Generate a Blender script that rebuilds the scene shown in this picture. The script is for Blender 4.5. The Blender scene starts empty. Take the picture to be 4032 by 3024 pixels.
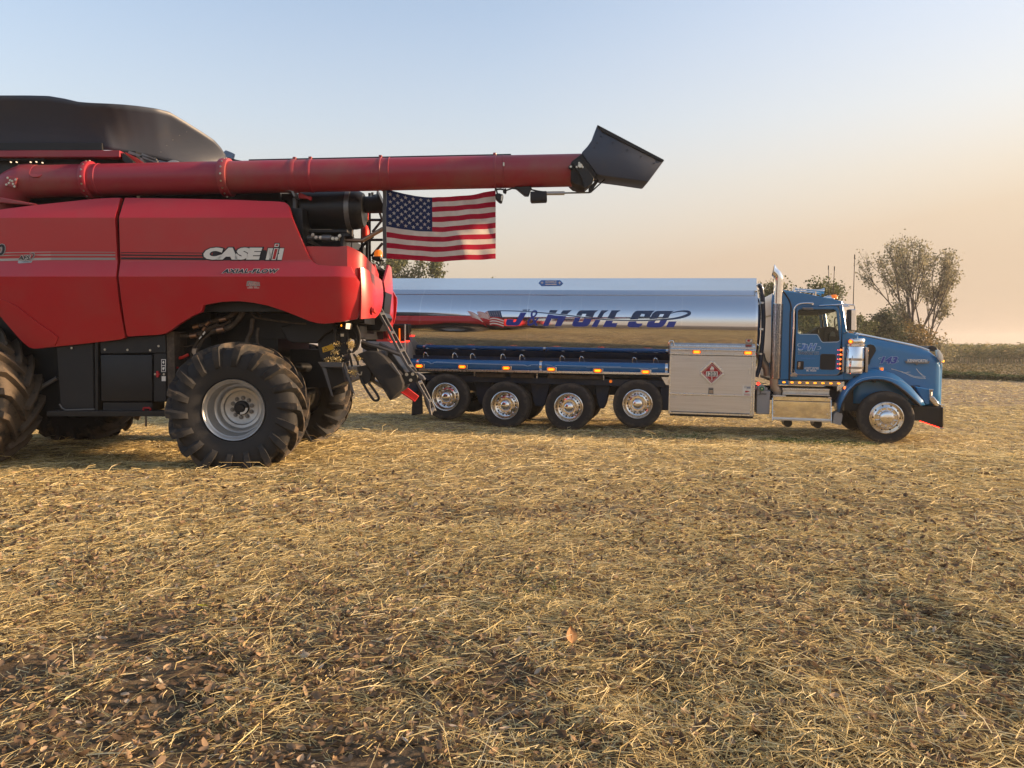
import bpy, bmesh, math, random
import numpy as np
from mathutils import Vector, Matrix, noise, geometry

R = math.radians
PI = math.pi
random.seed(7)
rng = np.random.default_rng(11)
scene = bpy.context.scene
COL = scene.collection

# ---------------------------------------------------------------- camera
cam_d = bpy.data.cameras.new('camera')
cam_d.sensor_width = 36.0
cam_d.lens = 27.04
cam_d.clip_start = 0.05
cam_d.clip_end = 4000.0
cam = bpy.data.objects.new('camera', cam_d)
COL.objects.link(cam)
cam.location = (0.0, 0.0, 1.65)
cam.rotation_euler = (R(90.0 - 2.911), 0.0, 0.0)
scene.camera = cam

# ---------------------------------------------------------------- sky, sun, exposure
SUN_AZ = R(89.0)      # clockwise from +Y, so the sun stands at the right, a little behind the vehicles
SUN_EL = R(13.5)
world = bpy.data.worlds.new('World')
scene.world = world
world.use_nodes = True
wn = world.node_tree.nodes
wl = world.node_tree.links
wn.clear()
w_out = wn.new('ShaderNodeOutputWorld')
w_bg = wn.new('ShaderNodeBackground')
w_sky = wn.new('ShaderNodeTexSky')
w_sky.sky_type = 'NISHITA'
w_sky.sun_disc = False
w_sky.sun_elevation = SUN_EL
w_sky.sun_rotation = SUN_AZ
w_sky.air_density = 1.0
w_sky.dust_density = 1.0
w_sky.ozone_density = 1.0
w_sky.altitude = 200
w_bg.inputs['Strength'].default_value = 0.15
# smoke haze over the fields: pale and warm low down, thinning upwards, a little brighter towards the sun
w_geo = wn.new('ShaderNodeTexCoord')
w_sep = wn.new('ShaderNodeSeparateXYZ')
wl.new(w_geo.outputs['Generated'], w_sep.inputs[0])
def w_ramp(stops):
    r = wn.new('ShaderNodeValToRGB')
    e = r.color_ramp.elements
    while len(e) < len(stops): e.new(0.5)
    for el, (p, c) in zip(e, stops):
        el.position = p; el.color = (*c, 1) if isinstance(c, tuple) else (c, c, c, 1)
    wl.new(w_sep.outputs['Z'], r.inputs[0])
    return r
w_amt = w_ramp([(0.0, 1.0), (0.05, 0.97), (0.11, 0.86), (0.20, 0.64), (0.27, 0.44), (0.39, 0.24), (0.6, 0.12), (1.0, 0.08)])
w_col = w_ramp([(0.0, (0.345, 0.258, 0.188)), (0.10, (0.382, 0.297, 0.223)), (0.20, (0.435, 0.368, 0.295)), (0.27, (0.465, 0.415, 0.36)), (0.39, (0.47, 0.45, 0.46)), (1.0, (0.47, 0.46, 0.48))])
w_dot = wn.new('ShaderNodeVectorMath'); w_dot.operation = 'DOT_PRODUCT'
w_dot.inputs[1].default_value = (math.sin(SUN_AZ), math.cos(SUN_AZ), 0.0)
wl.new(w_geo.outputs['Generated'], w_dot.inputs[0])
w_gain = wn.new('ShaderNodeMapRange')
w_gain.inputs['From Min'].default_value = -1.0
w_gain.inputs['From Max'].default_value = 1.0
w_gain.inputs['To Min'].default_value = 0.80 / 0.15
w_gain.inputs['To Max'].default_value = 1.10 / 0.15
wl.new(w_dot.outputs['Value'], w_gain.inputs['Value'])
w_mul = wn.new('ShaderNodeVectorMath'); w_mul.operation = 'SCALE'
wl.new(w_col.outputs[0], w_mul.inputs[0])
wl.new(w_gain.outputs[0], w_mul.inputs['Scale'])
w_mix = wn.new('ShaderNodeMix')
w_mix.data_type = 'RGBA'
wl.new(w_sky.outputs[0], w_mix.inputs['A'])
wl.new(w_mul.outputs[0], w_mix.inputs['B'])
# more of it, and yellower, on the sun's side
w_side = wn.new('ShaderNodeMapRange')
w_side.inputs['From Min'].default_value = 0.0
w_side.inputs['From Max'].default_value = 1.0
w_side.inputs['To Min'].default_value = 0.0
w_side.inputs['To Max'].default_value = 0.46
wl.new(w_dot.outputs['Value'], w_side.inputs['Value'])
w_add = wn.new('ShaderNodeMath'); w_add.operation = 'ADD'; w_add.use_clamp = True
wl.new(w_amt.outputs[0], w_add.inputs[0]); wl.new(w_side.outputs[0], w_add.inputs[1])
wl.new(w_add.outputs[0], w_mix.inputs['Factor'])
w_tint = wn.new('ShaderNodeMix'); w_tint.data_type = 'RGBA'; w_tint.blend_type = 'MULTIPLY'
w_tint.inputs['B'].default_value = (1.0, 0.985, 0.93, 1)
w_tf = wn.new('ShaderNodeMapRange'); w_tf.inputs['From Min'].default_value = 0.1; w_tf.inputs['From Max'].default_value = 0.7
wl.new(w_dot.outputs['Value'], w_tf.inputs['Value']); wl.new(w_tf.outputs[0], w_tint.inputs['Factor'])
wl.new(w_col.outputs[0], w_tint.inputs['A']); wl.new(w_tint.outputs['Result'], w_mul.inputs[0])
wl.new(w_mix.outputs['Result'], w_bg.inputs['Color'])
wl.new(w_bg.outputs[0], w_out.inputs['Surface'])

to_sun = Vector((math.sin(SUN_AZ) * math.cos(SUN_EL), math.cos(SUN_AZ) * math.cos(SUN_EL), math.sin(SUN_EL)))
sun_d = bpy.data.lights.new('sun', 'SUN')
sun_d.energy = 5.0
sun_d.angle = R(3.0)
sun_d.color = (1.0, 0.68, 0.40)
sun = bpy.data.objects.new('sun', sun_d)
COL.objects.link(sun)
sun.rotation_euler = to_sun.to_track_quat('Z', 'Y').to_euler()
sun.location = (60, 12, 12)

vs = scene.view_settings
vs.view_transform = 'Standard'
vs.look = 'None'
vs.exposure = 1.0
vs.gamma = 1.0
vs.use_curve_mapping = False
scene.render.engine = 'CYCLES'
scene.cycles.max_bounces = 8
scene.cycles.transparent_max_bounces = 16

# ---------------------------------------------------------------- materials
MATS = {}
def nmat(name):
    m = bpy.data.materials.new(name)
    m.use_nodes = True
    MATS[name] = m
    nt = m.node_tree
    return m, nt, nt.nodes['Principled BSDF'], nt.nodes['Material Output']

def pmat(name, col, rough=0.5, metal=0.0, col2=None, ns=4.0, lo=0.45, hi=0.7, amt=1.0, det=6.0, r2=None,
         bump=0.0, bs=40.0, coat=0.0, emis=None, es=0.0, trans=0.0, spec=0.5, stretch=None, aniso=0.0, ior=1.45, sheen=0.0):
    m, nt, b, out = nmat(name)
    b.inputs['Base Color'].default_value = (*col, 1)
    b.inputs['Roughness'].default_value = rough
    b.inputs['Metallic'].default_value = metal
    b.inputs['Coat Weight'].default_value = coat
    b.inputs['Coat Roughness'].default_value = 0.08
    b.inputs['Transmission Weight'].default_value = trans
    b.inputs['Specular IOR Level'].default_value = spec
    b.inputs['Anisotropic'].default_value = aniso
    b.inputs['IOR'].default_value = ior
    b.inputs['Sheen Weight'].default_value = sheen
    if emis:
        b.inputs['Emission Color'].default_value = (*emis, 1)
        b.inputs['Emission Strength'].default_value = es
    if col2 or bump:
        tc = nt.nodes.new('ShaderNodeTexCoord')
        src = tc.outputs['Object']
        if stretch:
            mp = nt.nodes.new('ShaderNodeMapping')
            mp.inputs['Scale'].default_value = stretch
            nt.links.new(src, mp.inputs[0])
            src = mp.outputs[0]
    if col2:
        n = nt.nodes.new('ShaderNodeTexNoise')
        n.inputs['Scale'].default_value = ns
        n.inputs['Detail'].default_value = det
        n.inputs['Roughness'].default_value = 0.62
        nt.links.new(src, n.inputs['Vector'])
        mr = nt.nodes.new('ShaderNodeMapRange')
        mr.inputs['From Min'].default_value = lo
        mr.inputs['From Max'].default_value = hi
        mr.inputs['To Max'].default_value = amt
        nt.links.new(n.outputs['Fac'], mr.inputs['Value'])
        mx = nt.nodes.new('ShaderNodeMix')
        mx.data_type = 'RGBA'
        mx.inputs['A'].default_value = (*col, 1)
        mx.inputs['B'].default_value = (*col2, 1)
        nt.links.new(mr.outputs[0], mx.inputs['Factor'])
        nt.links.new(mx.outputs['Result'], b.inputs['Base Color'])
        if r2 is not None:
            rr = nt.nodes.new('ShaderNodeMapRange')
            rr.inputs['To Min'].default_value = rough
            rr.inputs['To Max'].default_value = r2
            nt.links.new(mr.outputs[0], rr.inputs['Value'])
            nt.links.new(rr.outputs[0], b.inputs['Roughness'])
    if bump:
        n2 = nt.nodes.new('ShaderNodeTexNoise')
        n2.inputs['Scale'].default_value = bs
        n2.inputs['Detail'].default_value = 5
        nt.links.new(src, n2.inputs['Vector'])
        bp = nt.nodes.new('ShaderNodeBump')
        bp.inputs['Strength'].default_value = bump
        bp.inputs['Distance'].default_value = 0.01
        nt.links.new(n2.outputs['Fac'], bp.inputs['Height'])
        nt.links.new(bp.outputs[0], b.inputs['Normal'])
    return m

pmat('red_paint', (0.46, 0.014, 0.022), 0.32, 0, (0.34, 0.07, 0.06), 1.4, 0.45, 0.9, 0.5, r2=0.55, coat=0.4)
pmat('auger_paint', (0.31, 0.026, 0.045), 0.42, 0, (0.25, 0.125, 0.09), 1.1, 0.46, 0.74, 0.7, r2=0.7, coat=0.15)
pmat('bright_red', (0.62, 0.03, 0.02), 0.45, 0, (0.35, 0.12, 0.08), 6, 0.5, 0.8, 0.5)
pmat('black_plastic', (0.011, 0.012, 0.014), 0.5, 0, (0.04, 0.036, 0.032), 3, 0.55, 0.9, 0.45, r2=0.75)
pmat('black_metal', (0.009, 0.010, 0.012), 0.42, 0, (0.04, 0.033, 0.027), 5, 0.55, 0.85, 0.45, r2=0.8)
pmat('tank_cover', (0.040, 0.052, 0.082), 0.48, 0, (0.085, 0.075, 0.07), 1.6, 0.5, 0.85, 0.7, r2=0.7, bump=0.12, bs=8, spec=0.7)
pmat('grey_steel', (0.20, 0.20, 0.20), 0.42, 0.6, (0.16, 0.12, 0.08), 6, 0.5, 0.8, 0.7, r2=0.8)
pmat('ladder_steel', (0.10, 0.102, 0.108), 0.5, 0.3, (0.14, 0.11, 0.08), 9, 0.5, 0.8, 0.7)
pmat('zinc', (0.55, 0.52, 0.45), 0.35, 1.0)
pmat('brown_hose', (0.055, 0.04, 0.028), 0.75, 0, (0.12, 0.09, 0.06), 12, 0.45, 0.7, 0.8)
pmat('copper_pipe', (0.42, 0.25, 0.16), 0.4, 0.9, (0.25, 0.2, 0.17), 6, 0.4, 0.7, 0.6)
pmat('wheel_silver', (0.50, 0.50, 0.49), 0.42, 0.75, (0.25, 0.21, 0.16), 5, 0.5, 0.85, 0.6, r2=0.75)
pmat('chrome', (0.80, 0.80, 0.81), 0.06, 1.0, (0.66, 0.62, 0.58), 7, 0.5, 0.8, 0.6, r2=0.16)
pmat('polished_wheel', (0.78, 0.76, 0.73), 0.13, 1.0, (0.45, 0.40, 0.34), 7, 0.48, 0.8, 0.6, r2=0.4)
pmat('brushed_aluminium', (0.64, 0.63, 0.63), 0.40, 1.0, (0.54, 0.52, 0.50), 3, 0.4, 0.7, 0.7, r2=0.5, stretch=(0.4, 1, 9), aniso=0.3)
pmat('plain_aluminium', (0.76, 0.76, 0.75), 0.26, 1.0, (0.55, 0.52, 0.49), 5, 0.45, 0.75, 0.7, r2=0.42)
pmat('clean_aluminium', (0.76, 0.77, 0.78), 0.24, 1.0, (0.68, 0.68, 0.68), 1.5, 0.4, 0.7, 0.6, r2=0.3, stretch=(0.3, 1, 2))
pmat('tread_plate', (0.62, 0.60, 0.57), 0.35, 1.0, (0.35, 0.3, 0.25), 8, 0.5, 0.8, 0.6, bump=0.6, bs=60)
pmat('blue_paint', (0.014, 0.155, 0.37), 0.32, 0.10, (0.06, 0.18, 0.28), 1.6, 0.5, 0.9, 0.45, r2=0.45, coat=0.5)
pmat('blue_tube', (0.010, 0.125, 0.33), 0.22, 0.15, coat=0.6)
pmat('blue_frame', (0.006, 0.022, 0.055), 0.5, 0.1, (0.06, 0.05, 0.04), 5, 0.5, 0.8, 0.6)
pmat('black_rubber', (0.016, 0.016, 0.017), 0.75, 0, (0.05, 0.042, 0.034), 6, 0.45, 0.75, 0.8, bump=0.2, bs=60)
pmat('door_seal', (0.018, 0.018, 0.018), 0.6)
pmat('cab_dark', (0.022, 0.021, 0.019), 0.7)
pmat('cab_grey', (0.16, 0.16, 0.15), 0.7)
pmat('tan_pipe', (0.42, 0.33, 0.25), 0.45, 0.5, (0.3, 0.22, 0.15), 6, 0.4, 0.7, 0.7)
pmat('grey_box', (0.30, 0.30, 0.31), 0.5, 0.1, (0.22, 0.2, 0.18), 4, 0.5, 0.8, 0.6)
pmat('white_decal', (0.74, 0.72, 0.66), 0.5)
pmat('grey_decal', (0.30, 0.29, 0.28), 0.5)
pmat('silver_decal', (0.42, 0.41, 0.39), 0.45, 0.3)
pmat('black_decal', (0.014, 0.013, 0.02), 0.45)
pmat('red_decal', (0.42, 0.015, 0.02), 0.45)
pmat('navy_decal', (0.020, 0.050, 0.13), 0.4)
pmat('royal_decal', (0.025, 0.055, 0.33), 0.4)
pmat('light_blue_decal', (0.42, 0.58, 0.74), 0.45)
pmat('sky_blue_decal', (0.06, 0.19, 0.55), 0.45)
pmat('yellow_decal', (0.75, 0.45, 0.03), 0.5)
pmat('green_plastic', (0.02, 0.16, 0.07), 0.5)
pmat('amber_lamp', (0.8, 0.18, 0.01), 0.3, emis=(1.0, 0.12, 0.005), es=0.9)
pmat('amber_core', (0.9, 0.35, 0.02), 0.3, emis=(1.0, 0.27, 0.01), es=1.3)
pmat('amber_lens', (0.75, 0.16, 0.02), 0.2, emis=(1.0, 0.22, 0.02), es=0.25)
pmat('red_lamp', (0.9, 0.03, 0.02), 0.3, emis=(1.0, 0.03, 0.015), es=2.2)
pmat('pink_led', (0.9, 0.1, 0.1), 0.3, emis=(1.0, 0.06, 0.08), es=2.0)
pmat('orange_led', (0.9, 0.3, 0.1), 0.3, emis=(1.0, 0.10, 0.01), es=2.2)
pmat('lamp_glass', (0.85, 0.80, 0.68), 0.15, 0.0, spec=0.8)
pmat('work_lamp_lit', (0.95, 0.75, 0.5), 0.3, emis=(1.0, 0.70, 0.42), es=0.9)

# polished tank skin: a mirror with faint dents at the welds
m, nt, b, out = nmat('tank_mirror')
b.inputs['Base Color'].default_value = (0.66, 0.68, 0.72, 1)
b.inputs['Metallic'].default_value = 1.0
b.inputs['Roughness'].default_value = 0.075
tc = nt.nodes.new('ShaderNodeTexCoord')
mp = nt.nodes.new('ShaderNodeMapping'); mp.inputs['Scale'].default_value = (0.5, 1.2, 1.2)
n = nt.nodes.new('ShaderNodeTexNoise'); n.inputs['Scale'].default_value = 1.3; n.inputs['Detail'].default_value = 2
bp = nt.nodes.new('ShaderNodeBump'); bp.inputs['Strength'].default_value = 0.16; bp.inputs['Distance'].default_value = 0.02
nt.links.new(tc.outputs['Object'], mp.inputs[0]); nt.links.new(mp.outputs[0], n.inputs['Vector'])
nt.links.new(n.outputs['Fac'], bp.inputs['Height']); nt.links.new(bp.outputs[0], b.inputs['Normal'])

# perforated heat shield: rows of small holes in polished steel
m, nt, b, out = nmat('perforated_chrome')
b.inputs['Metallic'].default_value = 1.0
b.inputs['Roughness'].default_value = 0.16
tc = nt.nodes.new('ShaderNodeTexCoord')
vo = nt.nodes.new('ShaderNodeTexVoronoi'); vo.inputs['Scale'].default_value = 46.0; vo.inputs['Randomness'].default_value = 0.25
cr = nt.nodes.new('ShaderNodeValToRGB')
cr.color_ramp.elements[0].position = 0.42; cr.color_ramp.elements[0].color = (0.03, 0.022, 0.02, 1)
cr.color_ramp.elements[1].position = 0.55; cr.color_ramp.elements[1].color = (0.62, 0.55, 0.49, 1)
nt.links.new(tc.outputs['Object'], vo.inputs['Vector']); nt.links.new(vo.outputs['Distance'], cr.inputs[0]); nt.links.new(cr.outputs[0], b.inputs['Base Color'])
bp = nt.nodes.new('ShaderNodeBump'); bp.inputs['Strength'].default_value = 0.7; bp.inputs['Distance'].default_value = 0.01
nt.links.new(vo.outputs['Distance'], bp.inputs['Height']); nt.links.new(bp.outputs[0], b.inputs['Normal'])

# field tyre: rubber with dried mud caught on the tread, further from the hub
def tyre_mat(name, r_in, r_out, mud, amt):
    m, nt, b, out = nmat(name)
    tc = nt.nodes.new('ShaderNodeTexCoord')
    sp = nt.nodes.new('ShaderNodeSeparateXYZ'); nt.links.new(tc.outputs['Object'], sp.inputs[0])
    x2 = nt.nodes.new('ShaderNodeMath'); x2.operation = 'POWER'; x2.inputs[1].default_value = 2; nt.links.new(sp.outputs['X'], x2.inputs[0])
    ab = nt.nodes.new('ShaderNodeMath'); ab.operation = 'ABSOLUTE'; nt.links.new(sp.outputs['Z'], ab.inputs[0])
    z2 = nt.nodes.new('ShaderNodeMath'); z2.operation = 'POWER'; z2.inputs[1].default_value = 2; nt.links.new(ab.outputs[0], z2.inputs[0])
    ax = nt.nodes.new('ShaderNodeMath'); ax.operation = 'ABSOLUTE'; nt.links.new(sp.outputs['X'], ax.inputs[0]); nt.links.new(ax.outputs[0], x2.inputs[0])
    ad = nt.nodes.new('ShaderNodeMath'); nt.links.new(x2.outputs[0], ad.inputs[0]); nt.links.new(z2.outputs[0], ad.inputs[1])
    sq = nt.nodes.new('ShaderNodeMath'); sq.operation = 'SQRT'; nt.links.new(ad.outputs[0], sq.inputs[0])
    mr = nt.nodes.new('ShaderNodeMapRange'); mr.inputs['From Min'].default_value = r_in; mr.inputs['From Max'].default_value = r_out
    mr.inputs['To Min'].default_value = -0.22; mr.inputs['To Max'].default_value = 0.16
    nt.links.new(sq.outputs[0], mr.inputs['Value'])
    n = nt.nodes.new('ShaderNodeTexNoise'); n.inputs['Scale'].default_value = 7; n.inputs['Detail'].default_value = 7
    n.inputs['Roughness'].default_value = 0.65
    nt.links.new(tc.outputs['Object'], n.inputs['Vector'])
    s = nt.nodes.new('ShaderNodeMath'); nt.links.new(n.outputs['Fac'], s.inputs[0]); nt.links.new(mr.outputs[0], s.inputs[1])
    m2 = nt.nodes.new('ShaderNodeMapRange'); m2.inputs['From Min'].default_value = 0.46; m2.inputs['From Max'].default_value = 0.62
    m2.inputs['To Max'].default_value = amt
    nt.links.new(s.outputs[0], m2.inputs['Value'])
    mx = nt.nodes.new('ShaderNodeMix'); mx.data_type = 'RGBA'
    mx.inputs['A'].default_value = (0.017, 0.017, 0.018, 1); mx.inputs['B'].default_value = (*mud, 1)
    nt.links.new(m2.outputs[0], mx.inputs['Factor']); nt.links.new(mx.outputs['Result'], b.inputs['Base Color'])
    b.inputs['Roughness'].default_value = 0.78
    bp = nt.nodes.new('ShaderNodeBump'); bp.inputs['Strength'].default_value = 0.5; bp.inputs['Distance'].default_value = 0.012
    nt.links.new(n.outputs['Fac'], bp.inputs['Height']); nt.links.new(bp.outputs[0], b.inputs['Normal'])
tyre_mat('field_tyre', 0.62, 1.02, (0.150, 0.108, 0.068), 0.62)
tyre_mat('truck_tyre', 0.36, 0.55, (0.075, 0.06, 0.045), 0.75)

# glass: clear pane with a faint reflection
m, nt, b, out = nmat('cab_glass')
tr = nt.nodes.new('ShaderNodeBsdfTransparent'); tr.inputs[0].default_value = (0.90, 0.93, 0.88, 1)
gl = nt.nodes.new('ShaderNodeBsdfGlossy'); gl.inputs['Roughness'].default_value = 0.03
fr = nt.nodes.new('ShaderNodeFresnel'); fr.inputs[0].default_value = 1.35
mxs = nt.nodes.new('ShaderNodeMixShader')
nt.links.new(fr.outputs[0], mxs.inputs[0]); nt.links.new(tr.outputs[0], mxs.inputs[1]); nt.links.new(gl.outputs[0], mxs.inputs[2])
nt.links.new(mxs.outputs[0], out.inputs['Surface'])

# cloth that lets light through
def cloth(name, col, tr_amt=0.45):
    m, nt, b, out = nmat(name)
    b.inputs['Base Color'].default_value = (*col, 1); b.inputs['Roughness'].default_value = 0.9
    b.inputs['Specular IOR Level'].default_value = 0.1
    t = nt.nodes.new('ShaderNodeBsdfTranslucent'); t.inputs[0].default_value = (*col, 1)
    tc = nt.nodes.new('ShaderNodeTexCoord')
    n = nt.nodes.new('ShaderNodeTexNoise'); n.inputs['Scale'].default_value = 9; n.inputs['Detail'].default_value = 6
    nt.links.new(tc.outputs['Object'], n.inputs['Vector'])
    mr = nt.nodes.new('ShaderNodeMapRange'); mr.inputs['To Min'].default_value = 0.72; mr.inputs['To Max'].default_value = 1.15
    nt.links.new(n.outputs['Fac'], mr.inputs['Value'])
    hv = nt.nodes.new('ShaderNodeHueSaturation'); hv.inputs['Color'].default_value = (*col, 1)
    nt.links.new(mr.outputs[0], hv.inputs['Value'])
    nt.links.new(hv.outputs[0], b.inputs['Base Color']); nt.links.new(hv.outputs[0], t.inputs[0])
    mx = nt.nodes.new('ShaderNodeMixShader'); mx.inputs[0].default_value = tr_amt
    nt.links.new(b.outputs[0], mx.inputs[1]); nt.links.new(t.outputs[0], mx.inputs[2]); nt.links.new(mx.outputs[0], out.inputs['Surface'])
cloth('flag_red', (0.40, 0.018, 0.045))
cloth('flag_white', (0.66, 0.60, 0.53))
cloth('flag_blue', (0.022, 0.036, 0.10))
cloth('flag_star', (0.74, 0.67, 0.58))
cloth('flag_hem', (0.11, 0.11, 0.11), 0.2)

# plant matter: every blade or leaf takes its own tint
def island_mat(name, stops, rough=0.85, tr_amt=0.25, grad=None):
    m, nt, b, out = nmat(name)
    g = nt.nodes.new('ShaderNodeNewGeometry')
    cr = nt.nodes.new('ShaderNodeValToRGB')
    el = cr.color_ramp.elements
    while len(el) < len(stops): el.new(0.5)
    for e, (p, c) in zip(el, stops):
        e.position = p; e.color = (*c, 1)
    nt.links.new(g.outputs['Random Per Island'], cr.inputs[0])
    nt.links.new(cr.outputs[0], b.inputs['Base Color'])
    b.inputs['Roughness'].default_value = rough
    b.inputs['Specular IOR Level'].default_value = 0.25
    if tr_amt:
        t = nt.nodes.new('ShaderNodeBsdfTranslucent'); nt.links.new(cr.outputs[0], t.inputs[0])
        mx = nt.nodes.new('ShaderNodeMixShader'); mx.inputs[0].default_value = tr_amt
        nt.links.new(b.outputs[0], mx.inputs[1]); nt.links.new(t.outputs[0], mx.inputs[2]); nt.links.new(mx.outputs[0], out.inputs['Surface'])
    return m
island_mat('straw', [(0.0, (0.15, 0.10, 0.045)), (0.14, (0.34, 0.25, 0.11)), (0.38, (0.66, 0.52, 0.23)), (0.8, (0.82, 0.68, 0.35)), (1.0, (0.88, 0.78, 0.50))], 0.6, 0.32)
island_mat('litter_leaf', [(0.0, (0.10, 0.066, 0.042)), (0.45, (0.19, 0.130, 0.082)), (0.8, (0.30, 0.21, 0.135)), (0.93, (0.40, 0.26, 0.14)), (1.0, (0.55, 0.47, 0.37))], 0.75, 0.25)
island_mat('corn_leaf', [(0.0, (0.11, 0.13, 0.05)), (0.4, (0.25, 0.255, 0.10)), (0.75, (0.42, 0.35, 0.17)), (1.0, (0.52, 0.40, 0.25))], 0.8, 0.3)
island_mat('verge_grass', [(0.0, (0.035, 0.06, 0.02)), (0.5, (0.075, 0.11, 0.038)), (0.85, (0.11, 0.12, 0.05)), (1.0, (0.22, 0.18, 0.09))], 0.8, 0.25)
island_mat('green_blade', [(0.0, (0.05, 0.09, 0.02)), (1.0, (0.16, 0.20, 0.05))], 0.7, 0.3)
island_mat('leaf_poplar', [(0.0, (0.20, 0.19, 0.12)), (0.6, (0.31, 0.29, 0.18)), (1.0, (0.42, 0.37, 0.24))], 0.7, 0.4)
island_mat('leaf_dark', [(0.0, (0.028, 0.042, 0.022)), (0.6, (0.06, 0.078, 0.038)), (1.0, (0.12, 0.125, 0.06))], 0.7, 0.25)
island_mat('leaf_mid', [(0.0, (0.06, 0.078, 0.03)), (0.6, (0.12, 0.14, 0.055)), (1.0, (0.22, 0.21, 0.09))], 0.7, 0.3)
island_mat('leaf_autumn', [(0.0, (0.09, 0.085, 0.035)), (0.5, (0.19, 0.15, 0.055)), (1.0, (0.36, 0.23, 0.08))], 0.7, 0.3)
pmat('bark', (0.075, 0.062, 0.052), 0.9, 0, (0.13, 0.11, 0.095), 9, 0.4, 0.7, 1.0, bump=0.5, bs=20)
pmat('yellow_leaf', (0.62, 0.55, 0.05), 0.6)
pmat('tan_leaf', (0.46, 0.24, 0.09), 0.65, 0, (0.30, 0.13, 0.05), 40, 0.5, 0.7, 0.8)

# soil
m, nt, b, out = nmat('soil')
tc = nt.nodes.new('ShaderNodeTexCoord')
n1 = nt.nodes.new('ShaderNodeTexNoise'); n1.inputs['Scale'].default_value = 3.0; n1.inputs['Detail'].default_value = 10; n1.inputs['Roughness'].default_value = 0.7
mp = nt.nodes.new('ShaderNodeMapping'); mp.inputs['Scale'].default_value = (5.0, 9.0, 5.0)
n2 = nt.nodes.new('ShaderNodeTexNoise'); n2.inputs['Scale'].default_value = 1.6; n2.inputs['Detail'].default_value = 10; n2.inputs['Roughness'].default_value = 0.75
cr = nt.nodes.new('ShaderNodeValToRGB')
e = cr.color_ramp.elements
e[0].position = 0.32; e[0].color = (0.042, 0.031, 0.022, 1)
e[1].position = 0.68; e[1].color = (0.48, 0.37, 0.23, 1)
k = e.new(0.47); k.color = (0.15, 0.11, 0.07, 1)
k = e.new(0.56); k.color = (0.30, 0.225, 0.14, 1)
mx = nt.nodes.new('ShaderNodeMix'); mx.data_type = 'FLOAT'; mx.inputs['Factor'].default_value = 0.6
nt.links.new(tc.outputs['Object'], n1.inputs['Vector']); nt.links.new(tc.outputs['Object'], mp.inputs[0]); nt.links.new(mp.outputs[0], n2.inputs['Vector'])
nt.links.new(n1.outputs['Fac'], mx.inputs['A']); nt.links.new(n2.outputs['Fac'], mx.inputs['B'])
# close to the camera the residue is real geometry and the sheet shows bare soil
sp = nt.nodes.new('ShaderNodeSeparateXYZ'); nt.links.new(tc.outputs['Object'], sp.inputs[0])
mr = nt.nodes.new('ShaderNodeMapRange'); mr.inputs['From Min'].default_value = 3.6; mr.inputs['From Max'].default_value = 8.5
mr.inputs['To Min'].default_value = -0.065; mr.inputs['To Max'].default_value = 0.06
nt.links.new(sp.outputs['Y'], mr.inputs['Value'])
ad = nt.nodes.new('ShaderNodeMath'); nt.links.new(mx.outputs['Result'], ad.inputs[0]); nt.links.new(mr.outputs[0], ad.inputs[1])
nt.links.new(ad.outputs[0], cr.inputs[0]); nt.links.new(cr.outputs[0], b.inputs['Base Color'])
b.inputs['Roughness'].default_value = 0.95; b.inputs['Specular IOR Level'].default_value = 0.15
bp = nt.nodes.new('ShaderNodeBump'); bp.inputs['Strength'].default_value = 0.9; bp.inputs['Distance'].default_value = 0.06
nt.links.new(mx.outputs['Result'], bp.inputs['Height']); nt.links.new(bp.outputs[0], b.inputs['Normal'])

# ---------------------------------------------------------------- mesh helpers
def tag(o, label=None, cat=None, group=None, kind=None):
    if label: o['label'] = label
    if cat: o['category'] = cat
    if group: o['group'] = group
    if kind: o['kind'] = kind
    return o

def empty(name, loc=(0, 0, 0), rot=(0, 0, 0), parent=None):
    o = bpy.data.objects.new(name, None)
    COL.objects.link(o)
    o.location = loc; o.rotation_euler = rot
    o.empty_display_size = 0.2
    o.parent = parent
    return o

def link(name, me, mat, parent=None, loc=None):
    o = bpy.data.objects.new(name, me)
    if mat is not None and not me.materials:
        me.materials.append(MATS[mat])
    COL.objects.link(o)
    o.parent = parent
    if loc is not None: o.location = loc
    return o

def copy_tree(o, parent=None):
    c = o.copy()
    COL.objects.link(c)
    c.parent = parent
    for ch in list(o.children):
        copy_tree(ch, c)
    return c

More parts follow.
